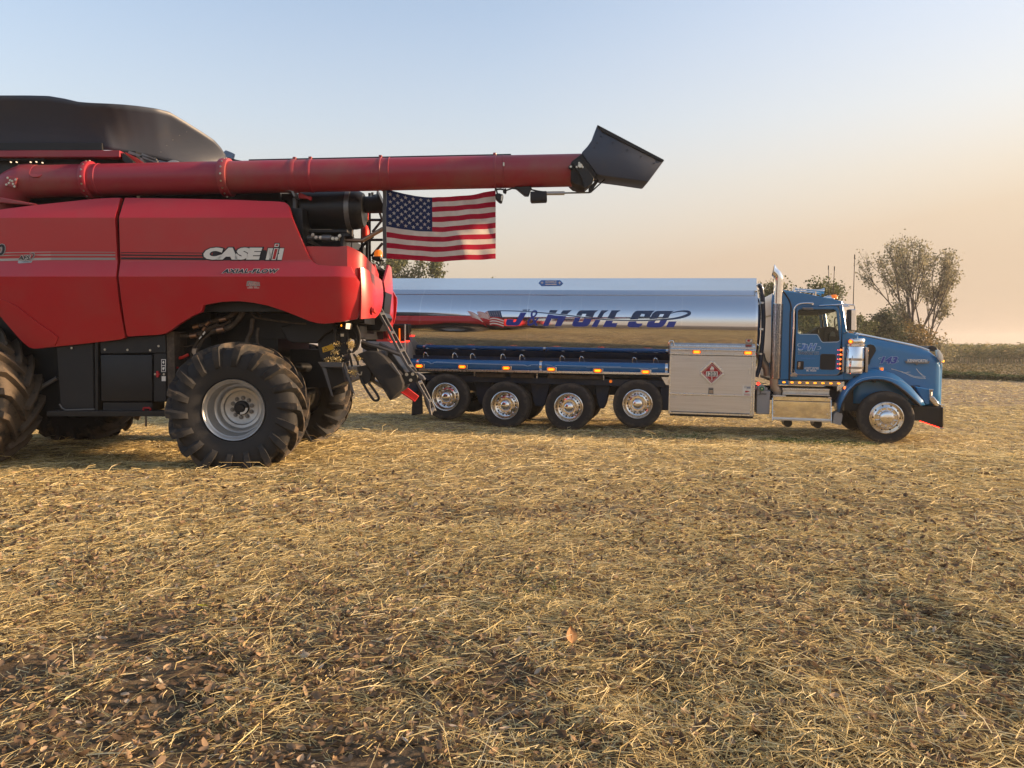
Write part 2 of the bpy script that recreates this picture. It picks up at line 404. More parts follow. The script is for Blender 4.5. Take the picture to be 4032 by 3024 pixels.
class MB:
    def __init__(s):
        s.v = []; s.f = []
    def add(s, vs, fs):
        b = len(s.v)
        s.v += [tuple(p) for p in vs]
        s.f += [tuple(b + i for i in f) for f in fs]
        return s
    def box(s, x0, x1, y0, y1, z0, z1):
        return s.add([(x0, y0, z0), (x1, y0, z0), (x1, y1, z0), (x0, y1, z0), (x0, y0, z1), (x1, y0, z1), (x1, y1, z1), (x0, y1, z1)],
                     [(0, 3, 2, 1), (4, 5, 6, 7), (0, 1, 5, 4), (1, 2, 6, 5), (2, 3, 7, 6), (3, 0, 4, 7)])
    def cbox(s, c, size, rot=None):
        h = [k / 2 for k in size]
        vs = []
        for dx, dy, dz in ((-1, -1, -1), (1, -1, -1), (1, 1, -1), (-1, 1, -1), (-1, -1, 1), (1, -1, 1), (1, 1, 1), (-1, 1, 1)):
            p = Vector((dx * h[0], dy * h[1], dz * h[2]))
            if rot is not None: p = rot @ p
            vs.append(p + Vector(c))
        return s.add(vs, [(0, 3, 2, 1), (4, 5, 6, 7), (0, 1, 5, 4), (1, 2, 6, 5), (2, 3, 7, 6), (3, 0, 4, 7)])
    def bar(s, p0, p1, w, d):                      # square bar between two points, w in the xz plane, d along y
        p0, p1 = Vector(p0), Vector(p1)
        t = (p1 - p0).normalized()
        n = t.cross(Vector((0, 1, 0)))
        n = n.normalized() if n.length > 1e-4 else Vector((1, 0, 0))
        q = n.cross(t)
        vs = []
        for p in (p0, p1):
            for a, b_ in ((-1, -1), (1, -1), (1, 1), (-1, 1)):
                vs.append(p + n * a * w / 2 + q * b_ * d / 2)
        return s.add(vs, [(0, 1, 2, 3), (7, 6, 5, 4), (0, 4, 5, 1), (1, 5, 6, 2), (2, 6, 7, 3), (3, 7, 4, 0)])
    def prism(s, poly, y0, y1):                    # outline in the xz plane, thickness along y
        n = len(poly)
        vs = [(x, y0, z) for x, z in poly] + [(x, y1, z) for x, z in poly]
        return s.add(vs, [tuple(range(n)), tuple(range(2 * n - 1, n - 1, -1))] + [(i, n + i, n + (i + 1) % n, (i + 1) % n) for i in range(n)])
    def cyl(s, p0, p1, r0, r1=None, n=20, caps=True):
        r1 = r0 if r1 is None else r1
        return s.tube([p0, p1], [r0, r1], n, caps)
    def tube(s, pts, r, n=10, caps=True):
        pts = [Vector(p) for p in pts]
        rs = r if isinstance(r, (list, tuple)) else [r] * len(pts)
        vs = []; ref = None
        for i, p in enumerate(pts):
            a = pts[max(i - 1, 0)]; b_ = pts[min(i + 1, len(pts) - 1)]
            t = (b_ - a).normalized()
            if ref is None:
                ref = Vector((0, 0, 1)) if abs(t.z) < 0.9 else Vector((1, 0, 0))
            u = (ref - t * ref.dot(t)).normalized()
            ref = u
            w = t.cross(u)
            for k in range(n):
                an = 2 * PI * k / n
                vs.append(p + (u * math.cos(an) + w * math.sin(an)) * rs[i])
        fs = []
        for i in range(len(pts) - 1):
            for k in range(n):
                k2 = (k + 1) % n
                fs.append((i * n + k, i * n + k2, (i + 1) * n + k2, (i + 1) * n + k))
        if caps:
            fs.append(tuple(range(n - 1, -1, -1)))
            fs.append(tuple(range((len(pts) - 1) * n, len(pts) * n)))
        return s.add(vs, fs)
    def lathe(s, prof, c=(0, 0, 0), n=48, axis='y', a0=0.0, a1=2 * PI):   # prof: (radius, position along axis)
        full = abs(a1 - a0 - 2 * PI) < 1e-6
        m_ = n if full else n + 1
        vs = []
        for (r, h) in prof:
            for k in range(m_):
                an = a0 + (a1 - a0) * k / n
                ca, sa = r * math.cos(an), r * math.sin(an)
                p = {'y': (ca, h, sa), 'x': (h, ca, sa), 'z': (ca, sa, h)}[axis]
                vs.append((p[0] + c[0], p[1] + c[1], p[2] + c[2]))
        fs = []
        for i in range(len(prof) - 1):
            for k in range(n):
                k2 = (k + 1) % m_
                fs.append((i * m_ + k, i * m_ + k2, (i + 1) * m_ + k2, (i + 1) * m_ + k))
        return s.add(vs, fs)
    def grid(s, fn, nu, nv):                       # fn(u, v) -> point, u and v from 0 to 1
        vs = [fn(i / nu, j / nv) for j in range(nv + 1) for i in range(nu + 1)]
        w = nu + 1
        return s.add(vs, [(j * w + i, j * w + i + 1, (j + 1) * w + i + 1, (j + 1) * w + i) for j in range(nv) for i in range(nu)])
    def mesh(s, name, ang=35, bevel=0.0, seg=1):
        me = bpy.data.meshes.new(name)
        me.from_pydata(s.v, [], s.f)
        bm = bmesh.new(); bm.from_mesh(me)
        bmesh.ops.recalc_face_normals(bm, faces=bm.faces)
        if bevel:
            es = [e for e in bm.edges if len(e.link_faces) == 2 and e.calc_face_angle(0) > 0.6]
            bmesh.ops.bevel(bm, geom=es, offset=bevel, segments=seg, profile=0.5, affect='EDGES', clamp_overlap=True)
        bm.to_mesh(me); bm.free()
        if ang:
            me.polygons.foreach_set('use_smooth', [True] * len(me.polygons))
            me.set_sharp_from_angle(angle=R(ang))
        me.update()
        return me
    def build(s, name, mat, parent=None, ang=35, bevel=0.0, seg=1, loc=None):
        return link(name, s.mesh(name, ang, bevel, seg), mat, parent, loc)

def smooth_pts(pts, k=6):                          # Catmull-Rom through points
    pts = [Vector(p) for p in pts]
    out = []
    for i in range(len(pts) - 1):
        p0 = pts[max(i - 1, 0)]; p1 = pts[i]; p2 = pts[i + 1]; p3 = pts[min(i + 2, len(pts) - 1)]
        for j in range(k):
            t = j / k
            out.append(0.5 * ((2 * p1) + (p2 - p0) * t + (2 * p0 - 5 * p1 + 4 * p2 - p3) * t * t + (3 * p1 - p0 - 3 * p2 + p3) * t ** 3))
    out.append(pts[-1])
    return out

def lerp_list(x, table):
    if x <= table[0][0]: return table[0][1]
    for (a, va), (b_, vb) in zip(table, table[1:]):
        if x <= b_: return va + (vb - va) * (x - a) / (b_ - a)
    return table[-1][1]

def sheet(name, outline, yf, mat, parent, step=0.12, thick=0.04, rim=0.02, cuts_z=(), ang=24, back=1):
    """pressed sheet panel: outline in xz, its face bent to y = yf(x, z), edges turned back"""
    bm = bmesh.new()
    f0 = bm.faces.new([bm.verts.new((x, 0, z)) for x, z in outline])
    if rim:
        bmesh.ops.inset_region(bm, faces=[f0], thickness=rim, use_even_offset=True, use_boundary=True)
    xs = [p[0] for p in outline]; zs = [p[1] for p in outline]
    def cut(co, no):
        bmesh.ops.bisect_plane(bm, geom=bm.verts[:] + bm.edges[:] + bm.faces[:], plane_co=co, plane_no=no)
    x = min(xs) + step
    while x < max(xs):
        cut((x, 0, 0), (1, 0, 0)); x += step
    for z in cuts_z: cut((0, 0, z), (0, 0, 1))
    if not cuts_z:
        z = min(zs) + step
        while z < max(zs):
            cut((0, 0, z), (0, 0, 1)); z += step
    bnd = [v for v in bm.verts if v.is_boundary]
    bset = set(bnd)
    for v in bm.verts:
        v.co.y = yf(v.co.x, v.co.z) + (rim * 0.7 * back if v in bset else 0)
    be = [e for e in bm.edges if e.is_boundary]
    r = bmesh.ops.extrude_edge_only(bm, edges=be)
    for v in [g for g in r['geom'] if isinstance(g, bmesh.types.BMVert)]:
        v.co.y += thick * back
    bmesh.ops.recalc_face_normals(bm, faces=bm.faces)
    me = bpy.data.meshes.new(name)
    bm.to_mesh(me); bm.free()
    me.polygons.foreach_set('use_smooth', [True] * len(me.polygons))
    me.set_sharp_from_angle(angle=R(ang))
    return link(name, me, mat, parent)

# ---- lettering
def text_2d(s, bold=0.0, shear=0.0, spacing=1.0):
    cu = bpy.data.curves.new('lettering', 'FONT')
    cu.body = s
    cu.offset = bold
    cu.space_character = spacing
    cu.resolution_u = 3
    o = bpy.data.objects.new('lettering', cu)
    me = bpy.data.meshes.new_from_object(o)
    vs = [(v.co.x + shear * v.co.y, v.co.y) for v in me.vertices]
    fs = [tuple(p.vertices) for p in me.polygons]
    bpy.data.objects.remove(o); bpy.data.curves.remove(cu); bpy.data.meshes.remove(me)
    return vs, fs

def fit_text(s, x0, x1, z0, z1, bold=0.0, shear=0.0, outline=None, spacing=1.0, slope=0.0):
    """letters scaled into a box; outline gives the wider backing letters in the same place"""
    vs, fs = text_2d(s, bold, shear, spacing)
    a0 = min(p[0] for p in vs); a1 = max(p[0] for p in vs); b0 = min(p[1] for p in vs); b1 = max(p[1] for p in vs)
    if outline is not None: vs, fs = text_2d(s, outline, shear, spacing)
    sx = (x1 - x0) / (a1 - a0); sz = (z1 - z0) / (b1 - b0)
    return [(x0 + (x - a0) * sx, z0 + (z - b0) * sz + slope * (x - a0) * sx) for x, z in vs], fs

def decal(name, vf, yf, mat, parent, lift=0.003, zcuts=None):
    """flat lettering laid on the surface y = yf(x, z), just proud of it"""
    vs, fs = vf
    me = bpy.data.meshes.new(name)
    me.from_pydata([(x, 0, z) for x, z in vs], [], fs)
    if zcuts:
        bm = bmesh.new(); bm.from_mesh(me)
        for z in zcuts:
            bmesh.ops.bisect_plane(bm, geom=bm.verts[:] + bm.edges[:] + bm.faces[:], plane_co=(0, 0, z), plane_no=(0, 0, 1))
        bm.to_mesh(me); bm.free()
    for v in me.vertices:
        v.co.y = yf(v.co.x, v.co.z) - lift
    me.update()
    return link(name, me, mat, parent)

def polys(*ps):
    vs = []; fs = []
    for p in ps:
        b = len(vs); vs += list(p); fs.append(tuple(range(b, b + len(p))))
    return vs, fs

def ribbon(pts, widths, k=6):
    """2-D stroke along points with a width at each"""
    P3 = smooth_pts([(x, 0, z) for x, z in pts], k)
    W = widths if isinstance(widths, (list, tuple)) else [widths] * len(pts)
    n = len(P3); out = []
    for i, p in enumerate(P3):
        t = i / k
        a = min(int(t), len(W) - 1); b_ = min(a + 1, len(W) - 1)
        w = W[a] + (W[b_] - W[a]) * (t - a)
        d = (P3[min(i + 1, n - 1)] - P3[max(i - 1, 0)]).normalized()
        nx, nz = -d.z, d.x
        out.append(((p.x + nx * w / 2, p.z + nz * w / 2), (p.x - nx * w / 2, p.z - nz * w / 2)))
    vs = [q for pr in out for q in pr]
    fs = [(2 * i, 2 * i + 1, 2 * i + 3, 2 * i + 2) for i in range(n - 1)]
    return vs, fs

def join_vf(*vfs):
    vs = []; fs = []
    for v, f in vfs:
        b = len(vs); vs += list(v); fs += [tuple(b + i for i in q) for q in f]
    return vs, fs

def oval(cx, cz, a, b_, n=20):
    """rounded slot outline, a half-length, b_ half-height"""
    pts = []
    for k in range(n):
        t = 2 * PI * k / n
        c, s_ = math.cos(t), math.sin(t)
        pts.append((cx + (a - b_) * (1 if c > 0 else -1) + b_ * c, cz + b_ * s_))
    return pts

def rrect(x0, x1, z0, z1, r, n=5):
    out = []
    for cx_, cz_, s_ in ((x1 - r, z1 - r, 0), (x0 + r, z1 - r, 1), (x0 + r, z0 + r, 2), (x1 - r, z0 + r, 3)):
        for k in range(n + 1):
            t = PI / 2 * (s_ + k / n)
            out.append((cx_ + r * math.cos(t), cz_ + r * math.sin(t)))
    return out

# ================================================================ the setting
TRUCK_O = (8.033, 17.139, -0.394)
TRUCK_YAW, TRUCK_PITCH = R(-12.0), R(1.0)

def vnoise(x, y, scale, seed):
    x = np.asarray(x, float) / scale; y = np.asarray(y, float) / scale
    xi = np.floor(x).astype(np.int64); yi = np.floor(y).astype(np.int64)
    fx = x - xi; fy = y - yi
    fx = fx * fx * (3 - 2 * fx); fy = fy * fy * (3 - 2 * fy)
    def h(i, j):
        a = (i * 374761393 + j * 668265263 + seed * 974634777) & 0xFFFFFFFF
        a = ((a ^ (a >> 13)) * 1274126177) & 0xFFFFFFFF
        return ((a ^ (a >> 16)) & 0xFFFF) / 65535.0
    return (h(xi, yi) * (1 - fx) + h(xi + 1, yi) * fx) * (1 - fy) + (h(xi, yi + 1) * (1 - fx) + h(xi + 1, yi + 1) * fx) * fy

def sstep(a, b, x):
    t = np.clip((x - a) / (b - a), 0, 1)
    return t * t * (3 - 2 * t)

def ground_z(x, y, fine=True):
    x = np.asarray(x, float); y = np.asarray(y, float)
    dx = x - TRUCK_O[0]; dy = y - TRUCK_O[1]
    cs, sn = math.cos(TRUCK_YAW), math.sin(TRUCK_YAW)
    along = np.clip(dx * cs + dy * sn, -11.5, 2.5)
    lat = -dx * sn + dy * cs
    zt = TRUCK_O[2] - math.sin(TRUCK_PITCH) * along
    for s0 in (-9.6, -5.1):
        zt = zt + 0.10 * np.exp(-((dx * cs + dy * sn - s0) / 0.55) ** 2 - ((lat + 0.2) / 1.6) ** 2)
    z = zt * sstep(-6.3, -2.4, lat)
    if fine:
        k = np.clip(30.0 / np.maximum(np.hypot(x, y), 8), 0.25, 1)
        rut = 0.05 * np.exp(-((y - 7.3 - 0.10 * np.sin(x * 0.9)) / 0.32) ** 2) * sstep(-2.5, -0.5, x) * (0.5 + vnoise(x, y, 0.8, 21))
        rut = rut + 0.05 * np.exp(-((y - 3.55 - 0.06 * x) / 0.22) ** 2) * (vnoise(x, y, 1.1, 22) > 0.35)
        z = z - rut + 0.05 * (vnoise(x, y, 2.2, 1) - 0.5) + (0.045 * (vnoise(x, y, 0.45, 2) - 0.5) + 0.030 * (vnoise(x, y, 0.16, 3) - 0.5) + 0.014 * (vnoise(x, y, 0.07, 4) - 0.5)) * k * (1 - 0.55 * sstep(4.2, 6.5, y)) + 0.07 * (vnoise(x, y, 0.75, 5) - 0.5) * (1 - sstep(3.8, 5.6, y))
    return z

def gz(x, y): return float(ground_z(x, y))

def lines(*segs):
    out = []
    for a, b, st in segs:
        out += list(np.arange(a, b, st))
    return np.array(sorted(set(np.round(out, 4))))
gx = lines((-900, -100, 100), (-100, -30, 10), (-30, -14, 1.0), (-14, -6, 0.25), (-6, 6, 0.075), (6, 16, 0.25), (16, 40, 1.0), (40, 100, 10), (100, 901, 100))
gy = lines((-420, -60, 60), (-60, -6, 6), (-6, 1.2, 0.6), (1.2, 8.0, 0.06), (8.0, 22, 0.16), (22, 40, 0.6), (40, 110, 3), (110, 400, 30), (400, 901, 100))
GX, GY = np.meshgrid(gx, gy)
GZ = ground_z(GX, GY)
nx_, ny_ = len(gx), len(gy)
me = bpy.data.meshes.new('ground')
co = np.stack([GX.ravel(), GY.ravel(), GZ.ravel()], 1)
ii = (np.arange(ny_ - 1)[:, None] * nx_ + np.arange(nx_ - 1)[None, :]).ravel()
fa = np.stack([ii, ii + 1, ii + nx_ + 1, ii + nx_], 1)

def np_mesh(name, co, fa):
    """fast mesh from arrays; fa is (n, k) with k the same for every face"""
    me = bpy.data.meshes.new(name)
    n, k = fa.shape
    me.vertices.add(len(co)); me.vertices.foreach_set('co', co.astype(np.float32).ravel())
    me.loops.add(n * k); me.loops.foreach_set('vertex_index', fa.astype(np.int32).ravel())
    me.polygons.add(n); me.polygons.foreach_set('loop_start', np.arange(0, n * k, k, dtype=np.int32))
    me.polygons.foreach_set('loop_total', np.full(n, k, dtype=np.int32))
    me.update(calc_edges=True)
    me.validate()
    return me
gme = np_mesh('ground', co, fa)
gme.polygons.foreach_set('use_smooth', [True] * len(gme.polygons))
tag(link('ground', gme, 'soil'), 'flat harvested field of tan crop stubble and dark soil', None, None, 'structure')

# ---------------------------------------------------------------- scattered blades (one mesh per mass)
def blades(px, py, pz, length, width, az, tilt, bend, roll):
    """bent ribbons of two pieces; every argument an array"""
    n = len(px)
    dx = np.cos(az) * np.cos(tilt); dy = np.sin(az) * np.cos(tilt); dz = np.sin(tilt)
    sx = -np.sin(az) * np.cos(roll); sy = np.cos(az) * np.cos(roll); sz = np.sin(roll)
    az2 = az + bend
    ex = np.cos(az2) * np.cos(tilt * 0.2); ey = np.sin(az2) * np.cos(tilt * 0.2); ez = np.sin(tilt * 0.2) - np.abs(bend) * 0.12
    P0 = np.stack([px, py, pz], 1)
    P1 = P0 + np.stack([dx, dy, dz], 1) * (length * 0.5)[:, None]
    P2 = P1 + np.stack([ex, ey, ez], 1) * (length * 0.5)[:, None]
    S = np.stack([sx, sy, sz], 1) * (width * 0.5)[:, None]
    co = np.empty((n, 6, 3))
    co[:, 0] = P0 - S; co[:, 1] = P0 + S; co[:, 2] = P1 - S; co[:, 3] = P1 + S; co[:, 4] = P2 - S * 0.7; co[:, 5] = P2 + S * 0.7
    b = (np.arange(n) * 6)[:, None]
    fa = np.concatenate([b + np.array([[0, 1, 3, 2]]), b + np.array([[2, 3, 5, 4]])], 0)
    return co.reshape(-1, 3), fa

# corn standing beyond the field, dry tassels on top
n = 5200
sx_ = rng.uniform(22, 105, n); sy_ = 84 + rng.random(n) ** 1.6 * 16
parts = []
zg = ground_z(sx_, sy_, False)
hgt = rng.normal(1.93, 0.10, n) + 0.30 * (vnoise(sx_, sy_, 2.5, 71) - 0.5)
off = 0
cos_, fas_ = [], []
def acc(c, f):
    global off
    cos_.append(c); fas_.append(f + off); off += len(c)
acc(*blades(sx_, sy_, zg, hgt, np.full(n, 0.05), rng.uniform(0, 6.28, n), np.full(n, 1.50), np.zeros(n), rng.uniform(-1, 1, n)))
for k in range(7):
    hh = hgt * rng.uniform(0.25, 0.98, n)
    acc(*blades(sx_, sy_, zg + hh, rng.uniform(0.45, 0.85, n), rng.uniform(0.06, 0.10, n), rng.uniform(0, 6.28, n), rng.uniform(0.1, 1.0, n), rng.uniform(-0.8, 0.8, n), rng.uniform(-1.3, 1.3, n)))
for k in range(2):
    acc(*blades(sx_, sy_, zg + hgt * 0.93, rng.uniform(0.2, 0.65, n), np.full(n, 0.022), rng.uniform(0, 6.28, n), rng.uniform(0.9, 1.5, n), rng.uniform(-0.5, 0.5, n), rng.uniform(-1, 1, n)))
tag(link('corn_field', np_mesh('corn_field', np.concatenate(cos_), np.concatenate(fas_)), 'corn_leaf'),
    'ripening corn standing along the far edge of the field', 'corn', None, 'stuff')

# rough grass and weeds between the stubble and the corn
cos_, fas_, off = [], [], 0
n = 18000
s_ = rng.uniform(-16, 22, n); w_ = rng.random(n) ** 2 * 4.0
vx = 27.0 + 0.43 * s_ + 0.9 * w_; vy = 48.6 - 0.90 * s_ + 0.43 * w_
hh = 0.22 + 0.5 * vnoise(vx, vy, 1.7, 31) * (w_ < 3)
acc(*blades(vx, vy, ground_z(vx, vy, False), hh * rng.uniform(0.7, 1.3, n), rng.uniform(0.03, 0.07, n), rng.uniform(0, 6.28, n), rng.uniform(0.7, 1.5, n), rng.uniform(-0.8, 0.8, n), rng.uniform(-1, 1, n)))
tag(link('verge_weeds', np_mesh('verge_weeds', np.concatenate(cos_), np.concatenate(fas_)), 'verge_grass'),
    'dark green weeds along the edge of the stubble field', 'weeds', None, 'stuff')
cos_, fas_, off = [], [], 0
n = 20000
vx = rng.uniform(24, 90, n); vy = rng.uniform(46, 83, n)
ok = (vx - 27) * 0.9 + (vy - 48.6) * 0.43 > 2.5
vx, vy = vx[ok], vy[ok]; n = len(vx)
acc(*blades(vx, vy, ground_z(vx, vy, False), rng.uniform(0.14, 0.34, n), rng.uniform(0.07, 0.14, n), rng.uniform(0, 6.28, n), rng.uniform(0.3, 1.3, n), rng.uniform(-0.8, 0.8, n), rng.uniform(-1, 1, n)))
island_mat('dry_grass', [(0.0, (0.09, 0.085, 0.035)), (0.5, (0.17, 0.145, 0.07)), (1.0, (0.28, 0.23, 0.11))], 0.85, 0.25)
tag(link('dry_grass', np_mesh('dry_grass', np.concatenate(cos_), np.concatenate(fas_)), 'dry_grass'),
    'dry brown grass strip in front of the standing corn', 'grass', None, 'stuff')

# ---------------------------------------------------------------- trees
def leaf_cloud(P, size, rnd):
    """one small rhombus per point, folded along its middle"""
    n = len(P)
    a = rnd.normal(size=(n, 3)); a /= np.linalg.norm(a, axis=1)[:, None]
    b = rnd.normal(size=(n, 3)); b -= (b * a).sum(1)[:, None] * a; b /= np.linalg.norm(b, axis=1)[:, None]
    sz = size * rnd.uniform(0.6, 1.4, n)[:, None]
    co = np.empty((n, 4, 3))
    co[:, 0] = P; co[:, 1] = P + a * sz * 0.5 + b * sz * 0.36; co[:, 2] = P + a * sz; co[:, 3] = P + a * sz * 0.5 - b * sz * 0.36
    fa = (np.arange(n) * 4)[:, None] + np.array([[0, 1, 2, 3]])
    return co.reshape(-1, 3), fa

def finish_tree(name, label, loc, mb, P, size, lmat, rnd, group=None):
    t = empty(name, loc)
    tag(t, label, 'tree', group)
    mb.build('trunk', 'bark', t, ang=60)
    c, f = leaf_cloud(np.array(P), size, rnd)
    o = link('crown', np_mesh('crown', c, f), lmat, t)
    o['kind'] = 'stuff'
    return t

def branch_tree(name, label, loc, stems, height, leaf, lmat, seed, per_tip=10, spread=0.5, clump=0.28, group=None, lean=0.0):
    rnd = np.random.default_rng(seed)
    rr = random.Random(seed)
    mb = MB(); tips = []
    def grow(p, d, ln, r, depth):
        pts = [p]; q = Vector(p); dd = Vector(d)
        for k in range(3):
            dd = (dd + Vector((rr.uniform(-1, 1), rr.uniform(-1, 1), rr.uniform(-0.2, 0.7))) * 0.12).normalized()
            q = q + dd * ln / 3
            pts.append(q.copy())
        mb.tube(pts, [r, r * 0.86, r * 0.72, r * 0.55], 6 if depth < 2 else 4, False)
        if depth >= 1:
            for k in range(1, 4): tips.append((pts[k], depth))
        if depth < 4:
            n = rr.choice((2, 3, 3)) if depth < 3 else 2
            for k in range(n):
                a = rr.uniform(0, 2 * PI)
                sp = spread * rr.uniform(0.5, 1.2)
                side = Vector((math.cos(a), math.sin(a), 0)) * sp
                grow(q, (dd + side + Vector((0, 0, 0.18))).normalized(), ln * rr.uniform(0.58, 0.8), r * 0.55, depth + 1)
            if depth >= 1 and rr.random() < 0.7:
                a = rr.uniform(0, 2 * PI)
                grow(pts[2], (dd + Vector((math.cos(a), math.sin(a), 0)) * spread * 1.2).normalized(), ln * 0.5, r * 0.4, depth + 1)
    for (dx, dy, k) in stems:
        grow(Vector((dx * 0.25, dy * 0.25, -0.3)), Vector((dx + lean, dy, 1.0)).normalized(), height * 0.30 * k, 0.13 * k * height / 10, 0)
    P = []
    for (p, dep) in tips:
        n = int(per_tip * (0.25 if dep < 3 else 1.0) * rr.uniform(0.2, 1.8))
        for k in range(n):
            P.append((p.x + rr.gauss(0, clump), p.y + rr.gauss(0, clump), p.z + rr.gauss(0, clump * 0.8)))
    return finish_tree(name, label, loc, mb, P, leaf, lmat, rnd, group)

def bush_tree(name, label, loc, rx, rz, z0, leaf, lmat, seed, clumps=60, per=110, group=None, cl=0.22, taper=0.0):
    """leafy crown of many clumps round a trunk with limbs"""
    rnd = np.random.default_rng(seed)
    rr = random.Random(seed)
    mb = MB(); P = []
    top = z0 + rz * 2
    mb.tube([(0, 0, -0.3), (0.05, 0, z0 * 0.6), (0, 0.05, z0 + rz * 0.6), (0.05, 0, top * 0.85)], [0.05 * rx + 0.07, 0.04 * rx + 0.05, 0.03 * rx + 0.02, 0.02], 7, False)
    for k in range(clumps):
        u = rr.uniform(-1, 1); a = rr.uniform(0, 2 * PI); q = rr.random() ** 0.45
        w = math.sqrt(1 - u * u) * q * (1 - taper * (u + 1) / 2)
        c = Vector((rx * w * math.cos(a), rx * w * math.sin(a), z0 + rz + rz * u * (0.75 + 0.25 * q)))
        c += Vector((rr.gauss(0, 0.08), rr.gauss(0, 0.08), rr.gauss(0, 0.08))) * rx
        if k % 2 == 0:
            s0 = Vector((0, 0, max(z0 * 0.7, c.z * 0.55)))
            mb.tube([s0, (s0 + c) / 2 + Vector((0, 0, 0.1)), c], [0.035, 0.025, 0.008], 4, False)
        s = cl * rx * rr.uniform(0.6, 1.3)
        G = rnd.normal(size=(int(per * rr.uniform(0.5, 1.4)), 3)) * np.array([s, s, s * 0.7]) + np.array(c)
        P += [tuple(p) for p in G]
    return finish_tree(name, label, loc, mb, P, leaf, lmat, rnd, group)

def at(x, y): return (x, y, gz(x, y))
branch_tree('poplar_tree', 'tall sparse tree with many thin stems right of the blue hood', at(32.6, 62),
            [(-0.20, 0.1, 1.08), (-0.08, -0.1, 1.2), (0.06, 0.05, 1.12), (0.18, 0.1, 1.05), (0.30, -0.1, 0.98), (-0.50, 0, 0.62), (0.42, 0.1, 0.75)], 11.2, 0.17, 'leaf_poplar', 5, 5, 0.38, 0.18)
bush_tree('evergreen_tree', 'dark green bushy tree standing just behind the hood of the truck', at(27.9, 58), 1.7, 1.95, 0.5, 0.17, 'leaf_dark', 8, 60, 130, taper=0.5)
bush_tree('autumn_tree', 'yellowing round bush at the foot of the tall sparse tree', at(30.6, 60), 2.0, 1.75, 0.3, 0.17, 'leaf_autumn', 9, 60, 110)
bush_tree('broadleaf_tree', 'mid green tree seen between the mirror and the dark bushy tree', at(25.4, 57), 1.35, 1.9, 0.5, 0.16, 'leaf_mid', 10, 50, 90)
bush_tree('sapling', 'small thin tree at the corn edge, right of the yellowing bush', at(33.9, 61), 1.1, 1.2, 0.2, 0.15, 'leaf_poplar', 12, 26, 40, cl=0.3)
branch_tree('maple_tree', 'green tree with spreading limbs rising behind the blue cab', at(18.3, 50),
            [(-0.25, 0, 1.0), (0.15, 0.1, 1.05), (0.5, 0, 0.85)], 7.7, 0.16, 'leaf_mid', 15, 18, 0.75, 0.26)
bush_tree('cottonwood_tree', 'dense dappled tree above the tank, under the left end of the flag', at(-10.9, 70), 2.2, 4.3, 1.6, 0.25, 'leaf_mid', 16, 80, 110, cl=0.2)
bush_tree('cottonwood_tree', 'light leafy tree above the tank, under the middle of the flag', at(-8.7, 71), 1.1, 4.1, 1.5, 0.22, 'leaf_mid', 17, 50, 60, cl=0.25)
bush_tree('cottonwood_tree', 'narrow tree above the tank, last one under the flag', at(-7.0, 70), 1.0, 4.1, 1.5, 0.22, 'leaf_mid', 18, 55, 90, cl=0.25)
bush_tree('distant_tree', 'tiny tree top over the tank, nearer the flag of the pair', at(-3.9, 92), 1.5, 3.9, 2.2, 0.26, 'leaf_mid', 19, 40, 60)
bush_tree('distant_tree', 'tiny tree top over the tank, nearer the tank maker badge', at(-2.3, 93), 1.1, 3.8, 2.2, 0.26, 'leaf_mid', 20, 34, 60)

# ================================================================ combine harvester (x to its rear, -y towards the camera, z up)
combine = empty('combine_harvester', (-3.67, 11.9, 0.0))
tag(combine, 'red combine harvester with unloading auger swung back and big muddy tyres', 'combine')
CB = combine

XA = (1.385, 2.345)[0]          # where the rear corner begins to turn
RC = 0.38
ZT = (-1.42, 3.605)[1]
Z1 = (-1.388, 3.316)[1]
Z2 = (-1.402, 2.753)[1]
Z3 = (-1.387, 2.546)[1]
SIDE = [(1.55, -1.53), (1.75, -1.59), (Z3 - 0.30, -1.705), (Z3, -1.755), (Z2, -1.695), (Z1, -1.715), (ZT, -1.56), (4.2, -1.3)]
def side_y(x, z):
    y = lerp_list(z, SIDE)
    if x > XA:
        d = min(x - XA, RC * 0.97)
        y += RC - math.sqrt(RC * RC - d * d)
    if x < -2.6:                                    # the front panel draws in a little towards the cab
        y += 0.05 * (-2.6 - x) ** 1.5
    return y
CUTS = [1.62, 1.68, 1.75, 1.85, 1.98, 2.12, Z3 - 0.30, Z3 - 0.02, Z3, Z3 + 0.02, (Z2 + Z3) / 2, Z2 - 0.02, Z2, Z2 + 0.02, (Z1 + Z2) / 2, Z1 - 0.02, Z1, Z1 + 0.02, (Z1 + ZT) / 2]
front_outline = [(-3.689, 3.322), (-3.355, 3.389), (-3.052, 3.441), (-2.673, 3.493), (-2.295, 3.538), (-1.993, 3.575), (-1.766, 3.596), (-1.631, 3.602), (-1.536, 3.602), (-1.539, 3.307), (-1.532, 2.872), (-1.523, 2.542), (-1.522, 2.211), (-1.515, 1.909), (-1.508, 1.772), (-1.516, 1.745), (-1.589, 1.721), (-2.047, 1.669), (-2.428, 1.631), (-2.688, 1.601), (-2.764, 1.599), (-2.817, 1.618), (-2.868, 1.666), (-2.97, 1.803), (-3.101, 1.992), (-3.277, 2.151), (-3.486, 2.257), (-3.727, 2.302)]
